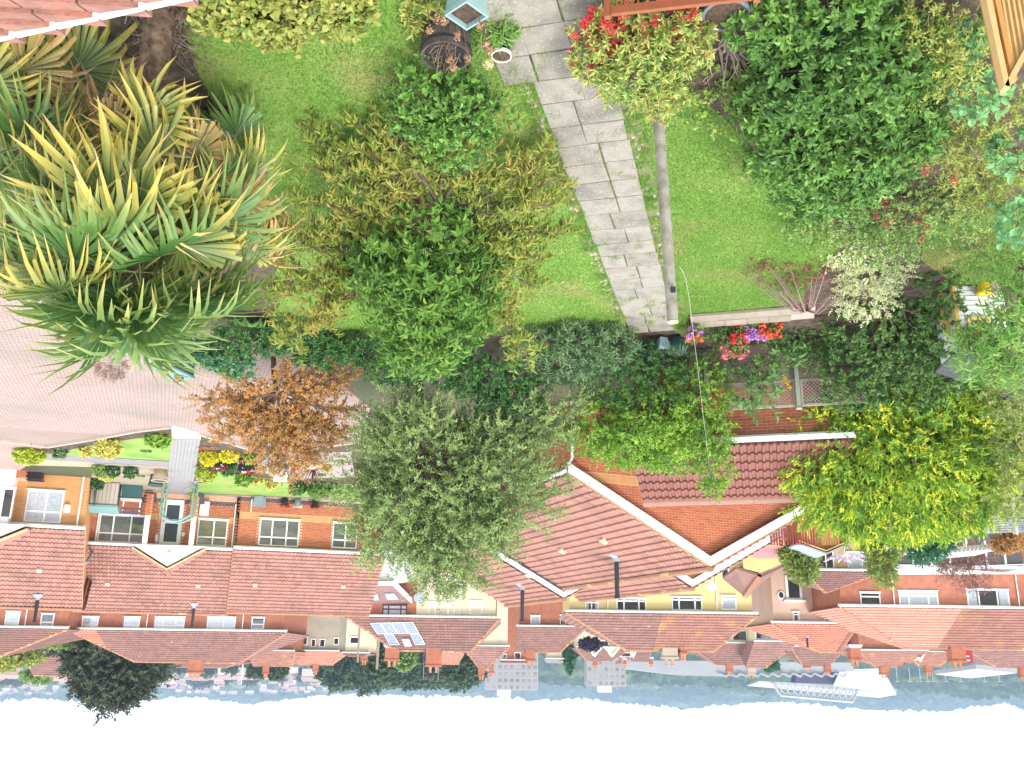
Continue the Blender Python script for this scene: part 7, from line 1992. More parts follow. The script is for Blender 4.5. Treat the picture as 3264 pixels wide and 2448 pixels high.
flowers('begonia', 'pink begonias under the scarlet geranium', 19.0, (2300, 1088, 2385, 1142), 30, F_PNK, .06, .055)
plant('bed_foliage', 'mixed green foliage filling the raised bed', 'plant', PG(2500, 1050), [LD(1700, 720, 19.2, 70, 35, .4), LD(1600, 705, 18.9, 70, 20, .3), LD(1760, 760, 19.5, 50, 40, .4), LD(1620, 790, 19.6, 60, 20, .3), LD(1555, 720, 19.0, 35, 25, .3)], 700, 6, .07, .035, LM_IVY, up=.5, r0=.008)
plant('broad_leaf_plant', 'broad leafed plant rising before the trellis', 'plant', PG(2400, 1160), [LD(1640, 850, 19.7, 38, 50, .25), LD(1650, 800, 19.6, 30, 25, .2), LD(1610, 870, 19.7, 20, 15, .2)], 48, 6, .16, .075, leafmat('leaf_broad', [(0.06, 0.14, 0.04), (0.11, 0.21, 0.06), (0.17, 0.28, 0.09)]), r0=.02, nb=3, up=.5, ln=.16)
plant('broad_leaf_plant', 'low broad leafed clump beside the orange geranium', 'plant', PG(2520, 1120), [LD(1705, 765, 19.3, 40, 25, .25)], 24, 6, .17, .08, leafmat('leaf_broad', [(0.06, 0.14, 0.04), (0.11, 0.21, 0.06), (0.17, 0.28, 0.09)]), r0=.015, nb=2, up=.6)
t = thing('yellow_gladiolus', 'yellow gladiolus spike leaning before the trellis post', 'flower', PG(2480, 1190))
a, b = P(2485, 1180, 19.8), P(2522, 1242, 19.8); q = MB(); q.tube([(a.x, a.y, .1), a, b], .008, 4); q.build('stem', LM_SAGE, t)
for i in range(9): petals('blossom', t, [a.lerp(b, .25 + .75 * i / 9)], .035, 8, .05, F_YEL)

# ---- white playhouse and toys
fp = Fac(PG(3115, 912), R(-6))
x0, x1 = fp.sz(3048, 950)[0], fp.sz(3200, 950)[0]
zh = fp.sz(3110, 1100)[1]
th = thing('playhouse', 'small white boarded playhouse with yellow trim', 'playhouse', fp.p((x0 + x1) / 2, 0))
q = MB(); q.fbox(fp.o, fp.a, fp.n, x0 + .01, x1 - .01, 0, zh, .02, 1.2); q.build('wall', M_WHITE, th)
nb_ = 12; hb = zh / nb_
M_PLW = mat('white_board', [(0.56, 0.57, 0.56), (0.62, 0.63, 0.62)], .6)
M_PLY = mat('yellow_trim', [(0.56, 0.40, 0.10), (0.62, 0.46, 0.14)], .6)
for i in range(nb_):
    q = MB(); pts = [fp.p(x0, i * hb + .003, -.012), fp.p(x0, i * hb + .003, .018), fp.p(x0, (i + 1) * hb - .002, .018), fp.p(x0, (i + 1) * hb - .002, .004)]
    q.prism(pts, fp.a * (x1 - x0)); q.build('board', M_PLW, th)
wx0, wz0 = fp.sz(3080, 1014); wx1, wz1 = fp.sz(3160, 1088)
for (a_, b_, c_, d_) in ((wx0, wx1, wz0, wz0 + .05), (wx0, wx1, wz1 - .05, wz1), (wx0, wx0 + .05, wz0 + .05, wz1 - .05), (wx1 - .05, wx1, wz0 + .05, wz1 - .05), (wx0 + .05, wx1 - .05, (wz0 + wz1) / 2 - .02, (wz0 + wz1) / 2 + .02), ((wx0 + wx1) / 2 - .02, (wx0 + wx1) / 2 + .02, wz0 + .05, (wz0 + wz1) / 2 - .02)):
    q = MB(); q.fbox(fp.o, fp.a, fp.n, a_, b_, c_, d_, -.05, -.013); q.build('window_frame', M_PLY, th)
q = MB(); q.fbox(fp.o, fp.a, fp.n, wx0 + .05, wx1 - .05, wz0 + .05, wz1 - .05, -.022, -.016); q.build('pane', mat('brown_pane', [(0.2, 0.15, 0.11)], .3), th)
q = MB(); q.fbox(fp.o, fp.a, fp.n, x0 - .06, x0, 0, zh, -.03, .1); q.fbox(fp.o, fp.a, fp.n, x0 - .2, x0 - .062, 0, zh - .3, .3, .34); q.build('door_trim', M_PLY, th)
ra, rb, rc = fp.p(x0 - .06, zh + .0, -.1), fp.p((x0 + x1) / 2 + .05, zh + .22, -.1), fp.p(x1 + .2, zh + .0, -.1)
for u, v in ((ra, rb), (rb, rc)):
    bar('bargeboard', u, v, .03, .1, M_PLY, th, fp.n)
    q = MB(); q.prism([u + UP * .06, v + UP * .06, v + UP * .06 + fp.n * 1.5, u + UP * .06 + fp.n * 1.5], UP * .03); q.build('roof', mat('dark_felt', [(0.07, 0.075, 0.08)], .95), th)
q = MB(); q.prism([ra, rc, rb], fp.n * .05); q.build('gable', M_PLW, th)
def bucket(label, x, y, r, h, m, up=True):
    c = PG(x, y); t = thing('toy_bucket', label, 'toy', c)
    q = MB(); q.lathe(c, [(r, 0), (r * .98, .02), (r * .72, h)] if not up else [(r * .72, 0), (r, h), (r * .9, h), (r * .66, .02)], 14); q.build('tub', m, t, False)
    q = MB(); q.lathe(c, [(r * 1.02, h - .03), (r * 1.06, h - .03), (r * 1.06, h), (r * 1.0, h)] if up else [(r * 1.02, 0), (r * 1.06, 0), (r * 1.06, .03), (r * 1.0, .03)], 14); q.build('rim', m, t)
M_TY = mat('toy_yellow', [(0.65, 0.42, 0.01)], .4); M_TG = mat('toy_green', [(0.18, 0.62, 0.18)], .4); M_TB = mat('toy_navy', [(0.01, 0.012, 0.03)], .4); M_TP = mat('toy_pink', [(0.5, 0.36, 0.36)], .4)
bucket('yellow toy bucket before the playhouse', 3134, 902, .14, .22, M_TY)
bucket('pale pink toy bucket beside the yellow one', 3162, 904, .13, .2, M_TP)
bucket('bright green toy tub on the playhouse step', 3166, 914, .15, .18, M_TG)
bucket('dark navy toy tub under the yellow bucket', 3132, 917, .12, .16, M_TB)

# ---- teal cabinet with lanterns by the drive
cA, cB_, cC, cD = [PP(x, y, Vector((0, 0, .55)), UP) for x, y in ((476, 1172), (528, 1163), (621, 1207), (555, 1215))]
tc = thing('teal_cabinet', 'teal storage cabinet at the drive edge under the palm', 'cabinet', (cA.x, cA.y, 0))
q = MB(); q.prism([cA, cB_, cC, cD], -UP * .05); q.build('lid', M_TEAL, tc)
ctr = (cA + cB_ + cC + cD) / 4
q = MB(); q.prism([ctr + (p - ctr) * .94 - UP * .053 for p in (cA, cB_, cC, cD)], -UP * .55); q.build('body', M_TEALD, tc)
for i, (x, y, lab) in enumerate(((530, 1178, 'black wire lantern with an orange candle nearest the palm'), (565, 1197, 'black wire lantern with an orange candle at the cabinet end'))):
    c = PP(x, y, Vector((0, 0, .555)), UP); t = thing('wire_lantern', lab, 'lantern', c)
    q = MB()
    for k in range(10):
        a = k * .628; q.tube([c + Vector((.06 * math.cos(a), .06 * math.sin(a), 0)), c + Vector((.06 * math.cos(a), .06 * math.sin(a), .17))], .004, 4)
    q.build('cage', M_BLACK, t); q = MB(); q.lathe(c, [(.04, 0), (.045, .1), (.02, .12)], 10); q.build('candle', mat('orange_candle', [(0.62, 0.25, 0.02)], .6), t)
c = PP(580, 1204, Vector((0, 0, .555)), UP); round_pot('ornament', 'black and cream ornament on the cabinet end', c, .05, .13, M_BLACK, mat('cream_rim', [(0.6, 0.52, 0.44)], .6), cat='ornament')

# ---- front gardens of the bungalows
def ball(name, label, x, y, rpx, m, n=70, hz=1.0, L=.12, W=.09, cat='shrub', six=False):
    b = PG(x, y); s = (b.y * cp + (CAMZ - b.z) * sp) / FPX; r = rpx * s
    return plant(name, label, cat, b, [(b.x, b.y, b.z + r * hz, r, r * .9, r * hz)], n, 7, L, W, m, ln=.08, shell=.25, up=.3, six=six, r0=.02, nb=2, lump=.06)
LM_GOLD = leafmat('leaf_gold_shrub', [(0.30, 0.30, 0.05), (0.46, 0.42, 0.10), (0.56, 0.5, 0.18)]); LM_BOX = leafmat('leaf_box', [(0.03, 0.09, 0.025), (0.06, 0.14, 0.035), (0.1, 0.2, 0.05)]); LM_LIME = leafmat('leaf_lime', [(0.2, 0.27, 0.03), (0.32, 0.38, 0.04), (0.42, 0.44, 0.06)]); LM_YELC = leafmat('leaf_yellow_cube', [(0.4, 0.38, 0.02), (0.52, 0.48, 0.03), (0.56, 0.52, 0.06)])
ball('golden_shrub', 'round golden variegated shrub on the bungalow lawn strip', 350, 1400, 34, LM_GOLD, 150, .8)
ball('golden_shrub', 'tiny golden shrub beside the round golden one', 274, 1425, 13, LM_GOLD, 40)
ball('grassy_clump', 'small blue green clump on the lawn tip', 192, 1432, 16, LM_SAGE, 40, .7)
ball('round_shrub', 'low lime green domed shrub by the recycling box', 97, 1432, 42, LM_LIME, 200, .5)
ball('green_shrub', 'loose green shrub at the corner of the walkway', 505, 1385, 34, LM_PRIVET, 110, .5)
flowers('pink_flower', 'pink flowers on the lawn strip by the walkway', 34.5, (455, 1400, 480, 1430), 9, F_PNK, .06, .06)
flowers('red_flower', 'red flowers at the walkway edge under the maple', 33.6, (632, 1400, 690, 1432), 14, F_RED, .07, .07, leaf=LM_MAPLE)
ball('golden_shrub', 'golden round shrub beside the walkway', 668, 1440, 21, LM_YELC, 110, .9)
ball('golden_shrub', 'bright yellow low shrub behind the black tub', 732, 1440, 24, LM_YELC, 110, .55)
ball('lime_hedge', 'clipped lime cube hedge at the lawn corner', 662, 1484, 25, LM_LIME, 150, .95)
ball('dark_shrub', 'dark leafed shrub between the flower tubs', 728, 1470, 22, LM_BOX, 90, .9)
ball('green_shrub', 'green mixed shrub on the lawn edge with dark base', 778, 1510, 22, LM_PRIVET, 90, .8)
ball('box_ball', 'clipped dark box ball on the lawn strip', 950, 1535, 24, LM_BOX, 120, .8)
ball('box_cube', 'taller clipped box bush on the lawn strip', 1014, 1536, 26, LM_CHERRY, 150, 1.0)
ball('box_ball', 'box ball half hidden by the grey leafed tree', 1070, 1540, 18, LM_BOX, 90, .8)
ball('yellow_shrub', 'small yellow shrub under the maple on the lawn', 866, 1527, 14, LM_GOLD, 60)
ball('yellow_shrub', 'pale orange low shrub on the lawn edge', 818, 1522, 15, LM_GOLD, 60, .6)
ball('green_shrub', 'small green cushion at the gravel bed edge', 795, 1446, 13, LM_PRIVET, 40)
for i, (x, y, lab, fm) in enumerate(((695, 1452, 'square black tub of red and white flowers', F_RED), (793, 1462, 'square black tub of crimson flowers under the maple', F_RED))):
    b = PG(x, y); square_pot('black_tub', lab, b, .3, .55, M_BLACK, .2, .85); flowers('bedding_flowers', ('red and white blooms in the first black tub', 'crimson blooms in the second black tub')[i], b.y, (x - 24, y + 22, x + 20, y + 42), 16, fm, .08, .08); flowers('bedding_flowers', ('white blooms in the first black tub', 'white blooms in the second black tub')[i], b.y - .1, (x + (-10, -26)[i], y + 30, x + (14, -10)[i], y + 42), 6, F_WHT, .07, .07)
# spiky cordyline in a tan bowl
b = PG(1003, 1452); tcd = thing('cordyline', 'spiky dark red cordyline on the gravel bed', 'plant', b)
for i in range(34):
    a = i * 2.4; el = random.uniform(.15, 1.3); L = random.uniform(.8, 1.2); d = Vector((math.cos(a) * math.cos(el), math.sin(a) * math.cos(el), math.sin(el)))
    s = d.cross(UP).normalized() * .03; p0_ = b + UP * .3
    q = MB(); q.add([p0_ - s * .5, p0_ + s * .5, p0_ + d * L * .5 - s, p0_ + d * L * .5 + s, p0_ + d * L - UP * .1], [(0, 1, 3, 2), (2, 3, 4)]); q.build('leaf', mat('cordyline_leaf', [(0.12, 0.04, 0.04), (0.2, 0.08, 0.08)], .5), tcd)
q = MB(); q.tube([b, b + UP * .35], .06, 8); q.build('stem', M_BARK, tcd)
c = PG(995, 1442); q = MB(); q.blob(c + UP * .32, (.42, .42, .34), 14); tag(q.build('stone_ball', M_STONEPOT, None, True), 'rounded tan stone bowl beside the cordyline', 'ornament')
flowers('pink_flower', 'lilac flowers beside the cordyline', 39.5, (1020, 1458, 1042, 1474), 9, F_PUR, .08, .08)
ball('yellow_shrub', 'pale yellow cushion past the cordyline', 1042, 1482, 12, LM_GOLD, 50, .6)
b = PG(898, 1478); ts_ = thing('garden_sign', 'white board sign with faint lettering under the maple', 'sign', b)
q = MB(); q.box(b + UP * .55, (.55, .04, .38)); q.build('board', M_WHITE, ts_)
q = MB(); q.tube([b + Vector((.15, .03, 0)), b + Vector((.15, .03, .5))], .025, 5); q.tube([b + Vector((-.15, .03, 0)), b + Vector((-.15, .03, .5))], .025, 5); q.build('stake', M_BARKPALE, ts_)
flowers('white_flower', 'white daisies in front of the white sign', b.y - .3, (860, 1478, 905, 1516), 18, F_WHT, .05, .05)
flowers('red_flower', 'red blooms beside the white sign', b.y + .1, (908, 1480, 955, 1496), 6, F_RED, .08, .08)

# teal arch over the walkway
ya = 42.3
l0, l1, lr0, lr1 = P(522, 1516, ya), P(510, 1640, ya), P(618, 1508, ya), P(609, 1640, ya)
tar = thing('garden_arch', 'teal metal arch over the walkway to the white door', 'arch', (l0.x, ya, l0.z))
for dy in (0, .5):
    o_ = Vector((0, dy, 0))
    q = MB(); q.tube([Vector((l1.x, ya, g(ya))) + o_, l1 + o_], .05, 6); q.build('upright', M_TEAL, tar); q = MB(); q.tube([Vector((lr1.x, ya, g(ya))) + o_, lr1 + o_], .05, 6); q.build('upright', M_TEAL, tar)
    pts = []
    for i in range(13):
        t = i / 12; p = l1.lerp(lr1, t) + UP * (.30 * math.sin(math.pi * t)) + o_; pts.append(p)
    q = MB(); q.tube(pts, .05, 6); q.build('arch_rail', M_TEAL, tar)
plant('climber', 'thin climber growing up the arch posts', 'plant', (lr1.x, ya, g(ya)), [(lr1.x, ya, .1, .15, .3, 1.0), (l1.x, ya, .1, .12, .3, 1.0)], 90, 5, .07, .05, LM_GOLDTW, r0=.01, nb=2, low=-1)
for (x, y, lab) in ((484, 1570, 'dark square planter left of the white door'), (630, 1570, 'dark square planter right of the white door')):
    b = PG(x, y); square_pot('door_planter', lab.replace('left of', 'on the patio side of').replace('right of', 'on the lawn side of'), b, .28, .55, mat('slate_planter', [(0.10, 0.10, 0.14)], .5), .3, .8)
    ball('small_bush', 'small bush in the ' + ('patio' if x < 500 else 'lawn') + ' side door planter', x, y + 26, 14, LM_SAGE, 40, .6)
b = PG(500, 1512); round_pot('green_tub', 'round teal tub by the arch', b, .32, .5, M_TEALD); b = PG(513, 1496); round_pot('stone_pot', 'tan stone pot with a green cushion by the arch', b, .33, .5, M_STONEPOT); ball('cushion_plant', 'lime cushion plant in the tan stone pot', 513, 1512, 14, LM_LIME, 50, .4)
b = PG(648, 1505); round_pot('stone_pot', 'tan stone pot on the far side of the arch', b, .3, .45, M_STONEPOT)
q = MB(); b = PG(557, 1580); q.box((b.x, b.y, b.z + .07), (1.1, .5, .03)); tag(q.build('door_mat', M_BLACK), 'black mat at the white door', 'mat')
# storage boxes
M_TAUPE = mat('taupe_plastic', [(0.40, 0.34, 0.28), (0.45, 0.385, 0.32)], .6)
fs = Fac(P(330, 1530, 42.6), R(17))
x0, z0 = fs.sz(296, 1526); x1, z1 = fs.sz(372, 1612)
z0 = g(42.6)
tsb = thing('storage_box', 'tall taupe garden storage box with a teal lid', 'storage box', fs.p((x0 + x1) / 2, z0))
q = MB(); q.fbox(fs.o, fs.a, fs.n, x0, x1, z0, z1, 0, 1.0); q.build('body', M_TEALD, tsb)
for i in range(7):
    u0, u1 = x0 + (x1 - x0) * i / 7 + .008, x0 + (x1 - x0) * (i + 1) / 7 - .008; q = MB(); q.fbox(fs.o, fs.a, fs.n, u0, u1, z0 + .05, z1 - .03, -.025, -.002); q.build('panel', M_TAUPE, tsb)
q = MB(); q.prism([fs.p(x0 - .05, z1, -.08), fs.p(x0 - .05, z1, 1.05), fs.p(x0 - .05, z1 + .25, 1.05), fs.p(x0 - .05, z1 + .1, -.08)], fs.a * (x1 - x0 + .1)); q.build('lid', M_TEAL, tsb)
x2, z2 = fs.sz(452, 1562, .6)
tsc = thing('storage_bench', 'low grey topped storage bench beside the tall storage box', 'storage box', fs.p(x1 + .5, z0))
q = MB(); q.fbox(fs.o, fs.a, fs.n, x1 + .08, x2, z0, z0 + .62, .55, 1.2); q.build('body', M_TEALD, tsc); q = MB(); q.fbox(fs.o, fs.a, fs.n, x1 + .04, x2 + .04, z0 + .625, z0 + .68, .5, 1.25); q.build('lid', mat('grey_lid', [(0.42, 0.40, 0.37)], .6), tsc)
for k in range(2):
    q = MB(); q.fbox(fs.o, fs.a, fs.n, x1 + .1, x2, z0 + .95 + .2 * k, z0 + 1.05 + .2 * k, 1.32, 1.36); q.build('back_slat', mat('plum_slat', [(0.10, 0.08, 0.13)], .6), tsc)
for s in (x1 + .14, x2 - .06):
    q = MB(); q.fbox(fs.o, fs.a, fs.n, s - .03, s + .03, z0, z0 + 1.3, 1.365, 1.41); q.build('back_post', M_WHITE, tsc)
ball('potted_plant', 'dark leafy plant hanging over the storage box', 312, 1526, 20, LM_DARKSH, 60, .7); ball('yellow_shrub', 'pale yellow bush behind the storage box', 340, 1510, 18, LM_GOLD, 60, .5)
ball('grassy_clump', 'dark grassy clump on the patio edge', 362, 1486, 18, LM_DARKSH, 50, .8); ball('grassy_clump', 'second dark grassy clump nearer the arch', 418, 1488, 17, LM_DARKSH, 50, .8); ball('green_shrub', 'green shrub at the ochre bungalow corner', 318, 1482, 20, LM_MIX, 60, .8)
flowers('pink_flower', 'coral flowers at the footpath edge', 40.5, (440, 1484, 464, 1500), 7, F_PNK, .07, .07)
q = MB(); fb2 = Fac(P(292, 1500, 42.2), R(-60)); 
tfn = thing('side_fence', 'dark blue fence along the ochre bungalow side', 'fence', P(296, 1505, 42))
a, b = f1.p(s1R + .25, zb1, .5), f1.p(s1R + .25, zb1, 5.2)
for i in range(10):
    u, v = a.lerp(b, i / 10), a.lerp(b, (i + .92) / 10); q = MB(); q.prism([u, v, v + UP * 1.5, u + UP * 1.5], f1.a * .03); q.build('board', M_TEALD, tfn)
# recycling box stack and bin by the ochre wall
b = f1.p(f1.sz(122, 1500)[0], zb1, -.45); trb = thing('recycling_box', 'black recycling box standing against the ochre wall', 'box', b)
for k in range(2):
    q = MB(); q.lathe(b + UP * (.38 * k), [(.24, 0), (.29, .32), (.32, .32), (.32, .36), (.26, .36), (.25, .1)], 4, sq=True, rot=-.3); q.build('crate', M_BLACK, trb)
q = MB(); q.box(b + UP * .5, (.3, .3, .1)); q.build('papers', mat('newsprint', [(0.4, 0.42, 0.46)], .8), trb)
# pots along the red wall
for (x, y, fm, lab) in ((907, 1592, F_RED, 'black wall pot of red and white flowers'), (949, 1594, F_WHT, 'grey wall pot of white flowers'), (1003, 1596, F_RED, 'black wall pot of scarlet flowers')):
    p = f3.p(*f3.sz(x, y), -.3); round_pot('wall_pot', lab, (p.x, p.y, zb3), .2, .38, M_BLACK if fm is F_RED else mat('grey_pot', [(0.3, 0.32, 0.34)], .6)); flowers('bedding_flowers', lab.replace('wall pot of', 'pot blooms,'), p.y, (x - 14, y + 8, x + 16, y + 22), 9, fm, .08, .08)
p = f3.p(*f3.sz(829, 1580), -.4); square_pot('grey_planter', 'grey square planter with a small bush at the red wall', (p.x, p.y, zb3), .25, .5, mat('grey_pot2', [(0.28, 0.32, 0.36)], .6), .2, .85); ball('small_bush', 'small bush in the grey square planter', 829, 1597, 12, LM_SAGE, 40, .6)

# ---- back gardens on the conifer side
def shed_gable(name, label, ap, wl, wr, Y, depth, wallm, roofm, trim):
    A_, L_, R_ = P(*ap, Y), P(*wl, Y), P(*wr, Y)
    t = thing(name, label, 'shed', (A_.x, Y, g(Y)))
    q = MB(); q.prism([(L_.x - .15, Y, g(Y)), (R_.x + .15, Y, g(Y)), (R_.x + .15, Y, R_.z), A_, (L_.x - .15, Y, L_.z)], (0, depth, 0)); q.build('wall', wallm, t)
    n_ = 12
    for i in range(n_):
        x_a, x_b = L_.x + (R_.x - L_.x) * i / n_, L_.x + (R_.x - L_.x) * (i + .94) / n_
        zz = lambda x: (L_.z + (A_.z - L_.z) * (x - L_.x) / (A_.x - L_.x) if (x - L_.x) * (A_.x - L_.x) < (A_.x - L_.x) ** 2 else A_.z + (R_.z - A_.z) * (x - A_.x) / (R_.x - A_.x)) - .08
        q = MB(); q.prism([(x_a, Y - .03, g(Y)), (x_b, Y - .03, g(Y)), (x_b, Y - .03, zz(x_b)), (x_a, Y - .03, zz(x_a))], (0, .028, 0)); q.build('board', wallm, t)
    for e in (L_, R_):
        e2 = e + (e - A_).normalized() * .25
        q = MB(); up = UP * .03; q.prism([A_ + up - Vector((0, .25, 0)), e2 + up - Vector((0, .25, 0)), e2 + up + Vector((0, depth, 0)), A_ + up + Vector((0, depth, 0))], UP * .07); q.build('roof', roofm, t)
        bar('bargeboard', A_ - UP * .06 + Vector((0, -.22, 0)), e2 - UP * .06 + Vector((0, -.22, 0)), .04, .12, trim, t, Vector((0, 1, 0)))
    return t
M_FELT = mat('grey_felt', [(0.30, 0.36, 0.36), (0.36, 0.42, 0.42)], .9, nscale=3, nmix=.5)
shed_gable('garden_shed', 'orange timber shed with a grey felt gable roof', (2628, 1762), (2556, 1736), (2705, 1728), 40, 2.4, M_TIMBERD, M_FELT, M_TIMBER)
shed_gable('garden_shed', 'second timber shed with pale grey roof behind the dark conifer', (2905, 1755), (2840, 1735), (3050, 1722), 44, 3.0, M_TIMBERD, M_FELT, M_TIMBER)
tfe = thing('red_fence', 'dark red board fence behind the brick gable', 'fence', P(2540, 1690, 33))
for i in range(26):
    x = 2455 + 8.5 * i; a = P(x, 1690, 33.5); b = P(x + 8, 1738 - .05 * i, 33.5)
    q = MB(); q.box(((a.x + b.x) / 2, 33.5, (g(33.5) + b.z) / 2), (abs(b.x - a.x) * .94, .03, b.z - g(33.5))); q.build('board', mat('fence_red', [(0.26, 0.045, 0.045), (0.32, 0.07, 0.06)], .8, nscale=6, nmix=.5) if i < 19 else M_TIMBERD, tfe)
# small yellow outhouse with a tiled gable and a pink corrugated roof
Yo = 46
to = thing('yellow_outhouse', 'small yellow rendered outhouse beside the brick gable', 'outhouse', (P(2420, 1800, Yo).x, Yo, g(Yo)))
a, b = P(2370, 1812, Yo), P(2506, 1790, Yo)
q = MB(); q.prism([(a.x, Yo, g(Yo)), (b.x, Yo, g(Yo)), (b.x, Yo, b.z), P(2425, 1826, Yo), (a.x, Yo, a.z)], (0, 3, 0)); q.build('wall', M_RENDER_YELLOW, to)
pk = P(2427, 1832, Yo)
for e in (P(2345, 1806, Yo), P(2512, 1791, Yo)):
    q = MB(); q.prism([pk, e, e + Vector((0, 3, .2)), pk + Vector((0, 3.2, .8))], UP * .12); q.build('roof', M_TILE_BROWN, to)
q = MB(); q.prism([pk, pk + Vector((0, 3.2, .8)), pk + Vector((.2, 3.2, .7)), pk + Vector((.2, 0, -.1))], UP * .18); q.build('ridge', M_RIDGE, to)
tpk = thing('corrugated_roof', 'pink corrugated canopy beside the yellow outhouse', 'canopy', P(2450, 1745, 42)); q = MB(); vs = []
A_, B_, C_, D__ = P(2400, 1742, 41), P(2498, 1738, 41), P(2494, 1778, 44), P(2400, 1778, 44)
kk = 36
for i in range(kk + 1):
    for (u, v) in ((A_, B_), (D__, C_)): p = u.lerp(v, i / kk); vs.append(p + UP * (.04 if i % 2 else 0))
q.add(vs, [(2 * i, 2 * i + 2, 2 * i + 3, 2 * i + 1) for i in range(kk)]); q.build('sheet', mat('pink_sheet', [(0.5, 0.2, 0.2), (0.56, 0.26, 0.26)], .7), tpk)
for e in (A_, B_): bar('post', Vector((e.x, e.y, g(e.y))), e, .1, .1, M_TIMBER, tpk, Vector((0, 1, 0)))
# rotary dryer / bunting
Yr = 48; c = P(2693, 1768, Yr); trd = thing('rotary_airer', 'white rotary airer hung with coloured pegs', 'airer', (c.x, Yr, g(Yr)))
q = MB(); q.tube([(c.x, Yr, g(Yr)), c], .03, 5); q.build('pole', M_WHITE, trd)
for (x, y) in ((2625, 1790), (2765, 1790), (2672, 1792), (2712, 1795)):
    q = MB(); e = P(x, y, Yr - .4 if x < 2650 or x > 2750 else Yr + .5); q.tube([c, e], .02, 4); q.build('arm', M_WHITE, trd)
q = MB()
for i in range(40):
    t = i / 40; e = P(2632 + 128 * t, 1788 - 14 * abs(math.sin(t * 6.3)), Yr - .3); q.box(e, (.05, .03, .12))
tag(q.build('pegs', mat('peg_colours', [(0.6, 0.1, 0.2), (0.2, 0.3, 0.6), (0.65, 0.6, 0.6), (0.5, 0.2, 0.4)], .6), trd), kind='stuff')
# pale pergola
Yp = 46; tpg = thing('pergola', 'pale weathered pergola before the red house', 'pergola', (P(3100, 1735, Yp).x, Yp, g(Yp)))
A_, B_ = P(3010, 1752, Yp), P(3190, 1736, Yp)
M_PERG = mat('pale_wood', [(0.46, 0.45, 0.4), (0.54, 0.52, 0.47)], .8)
bar('beam', A_, B_, .08, .16, M_PERG, tpg); bar('beam', A_ + Vector((0, 2, .05)), B_ + Vector((0, 2, .05)), .08, .16, M_PERG, tpg)
for i in range(14):
    p = A_.lerp(B_, (i + .3) / 14) + UP * .1; bar('rafter', p + Vector((0, -.4, .05)), p + Vector((.1, 2.4, .12)), .06, .13, M_PERG, tpg)
for t in (.1, .78): p = A_.lerp(B_, t); bar('post', Vector((p.x, p.y, g(Yp))), p, .1, .1, M_PERG, tpg, Vector((0, 1, 0))); bar('brace', p - UP * .5, p - UP * .05 + Vector((.35, 0, 0)), .06, .08, M_PERG, tpg, Vector((0, 1, 0))); bar('brace', p - UP * .5, p - UP * .05 - Vector((.35, 0, 0)), .06, .08, M_PERG, tpg, Vector((0, 1, 0)))
tgf = thing('shingle_roof', 'dark shingled low roof at the picture edge behind the conifer', 'roof', (P(3150, 1680, 36).x, 36, g(36)))
A_, B_, C_, D__ = P(3005, 1655, 36), P(3300, 1650, 36), P(3300, 1692, 38.5), P(3020, 1702, 38.5)
q = MB(); q.prism([A_, B_, C_, D__], -UP * .08); q.build('deck', M_LEAD, tgf)
for j in range(6):
    for i in range(22):
        def at(u, v): return A_.lerp(B_, u).lerp(D__.lerp(C_, u), v)
        u0, u1 = (i + (.5 if j % 2 else 0)) / 22.5, (i + .95 + (.5 if j % 2 else 0)) / 22.5
        q = MB(); q.prism([at(u0, j / 6) + UP * .04, at(u1, j / 6) + UP * .04, at(u1, (j + 1.1) / 6) + UP * .01, at(u0, (j + 1.1) / 6) + UP * .01], UP * .015); q.build('shingle', mat('dark_shingle', [(0.13, 0.13, 0.15), (0.19, 0.19, 0.21), (0.24, 0.24, 0.25)], .9), tgf)
bar('post', P(3240, 1665, 35.5) - UP * 2.5, P(3240, 1702, 35.5), .12, .12, M_PERG, tgf, Vector((0, 1, 0)))

# ---- trees of the town
def tree(label, lobes, n, L, m, base, name='tree', k=7, W=None, r0=.2, six=False, group=None, shell=.35, **kw):
    return plant(name, label, 'tree', base, lobes, n, k, L, W or L * .6, m, ln=L, shell=shell, up=.2, six=six, r0=r0, nb=8, group=group, lump=.25, **kw)
def LS(x, y, Y, rx, rz): return LD(x / K, y / K, Y, rx / K, rz / K)
b = P(350, 2060, 98)
FT, _fd = lobe_shoots([LS(355, 2130, 98, 125, 75), LS(275, 2120, 98, 75, 65), LS(435, 2120, 98, 75, 60), LS(350, 2205, 98, 75, 48), LS(300, 2185, 98, 60, 42), LS(415, 2190, 98, 55, 38), LS(360, 2075, 97, 135, 30)], 150, .4, .1, .35, .3)
limb_tree('tree', 'large dark round tree rising over the long brown roof', 'tree', (b.x, 98, g(98)), (b.x, 98, 6.0), [Vector(q) for q in FT], 7, 11, .42, .24, LM_FARBROWN, r0=.09, rt=.35, ln=1.0, grav=.15, dr=.1, six=False, start=.35, twig=1.3, droop=.1, seed=15)
b = P(220, 2040, 96); tree('light green tree between the two brown roofs', [LS(200, 2040, 95, 60, 20), LS(240, 2035, 95, 40, 18)], 420, .35, LM_MIX, (b.x, 95, g(95)))
tree('yellow green tree on the edge behind the brown roof', [LS(40, 2090, 100, 70, 28), LS(90, 2085, 100, 35, 24), LS(10, 2110, 100, 40, 22)], 600, .35, LM_GOLDTW, (P(40, 2060, 100).x, 100, g(100)))
tree('low hedge tree over the far brown roof', [LS(120, 2160, 160, 40, 10), LS(90, 2150, 160, 25, 8)], 160, .5, LM_MIX, (P(110, 2150, 160).x, 160, -3))
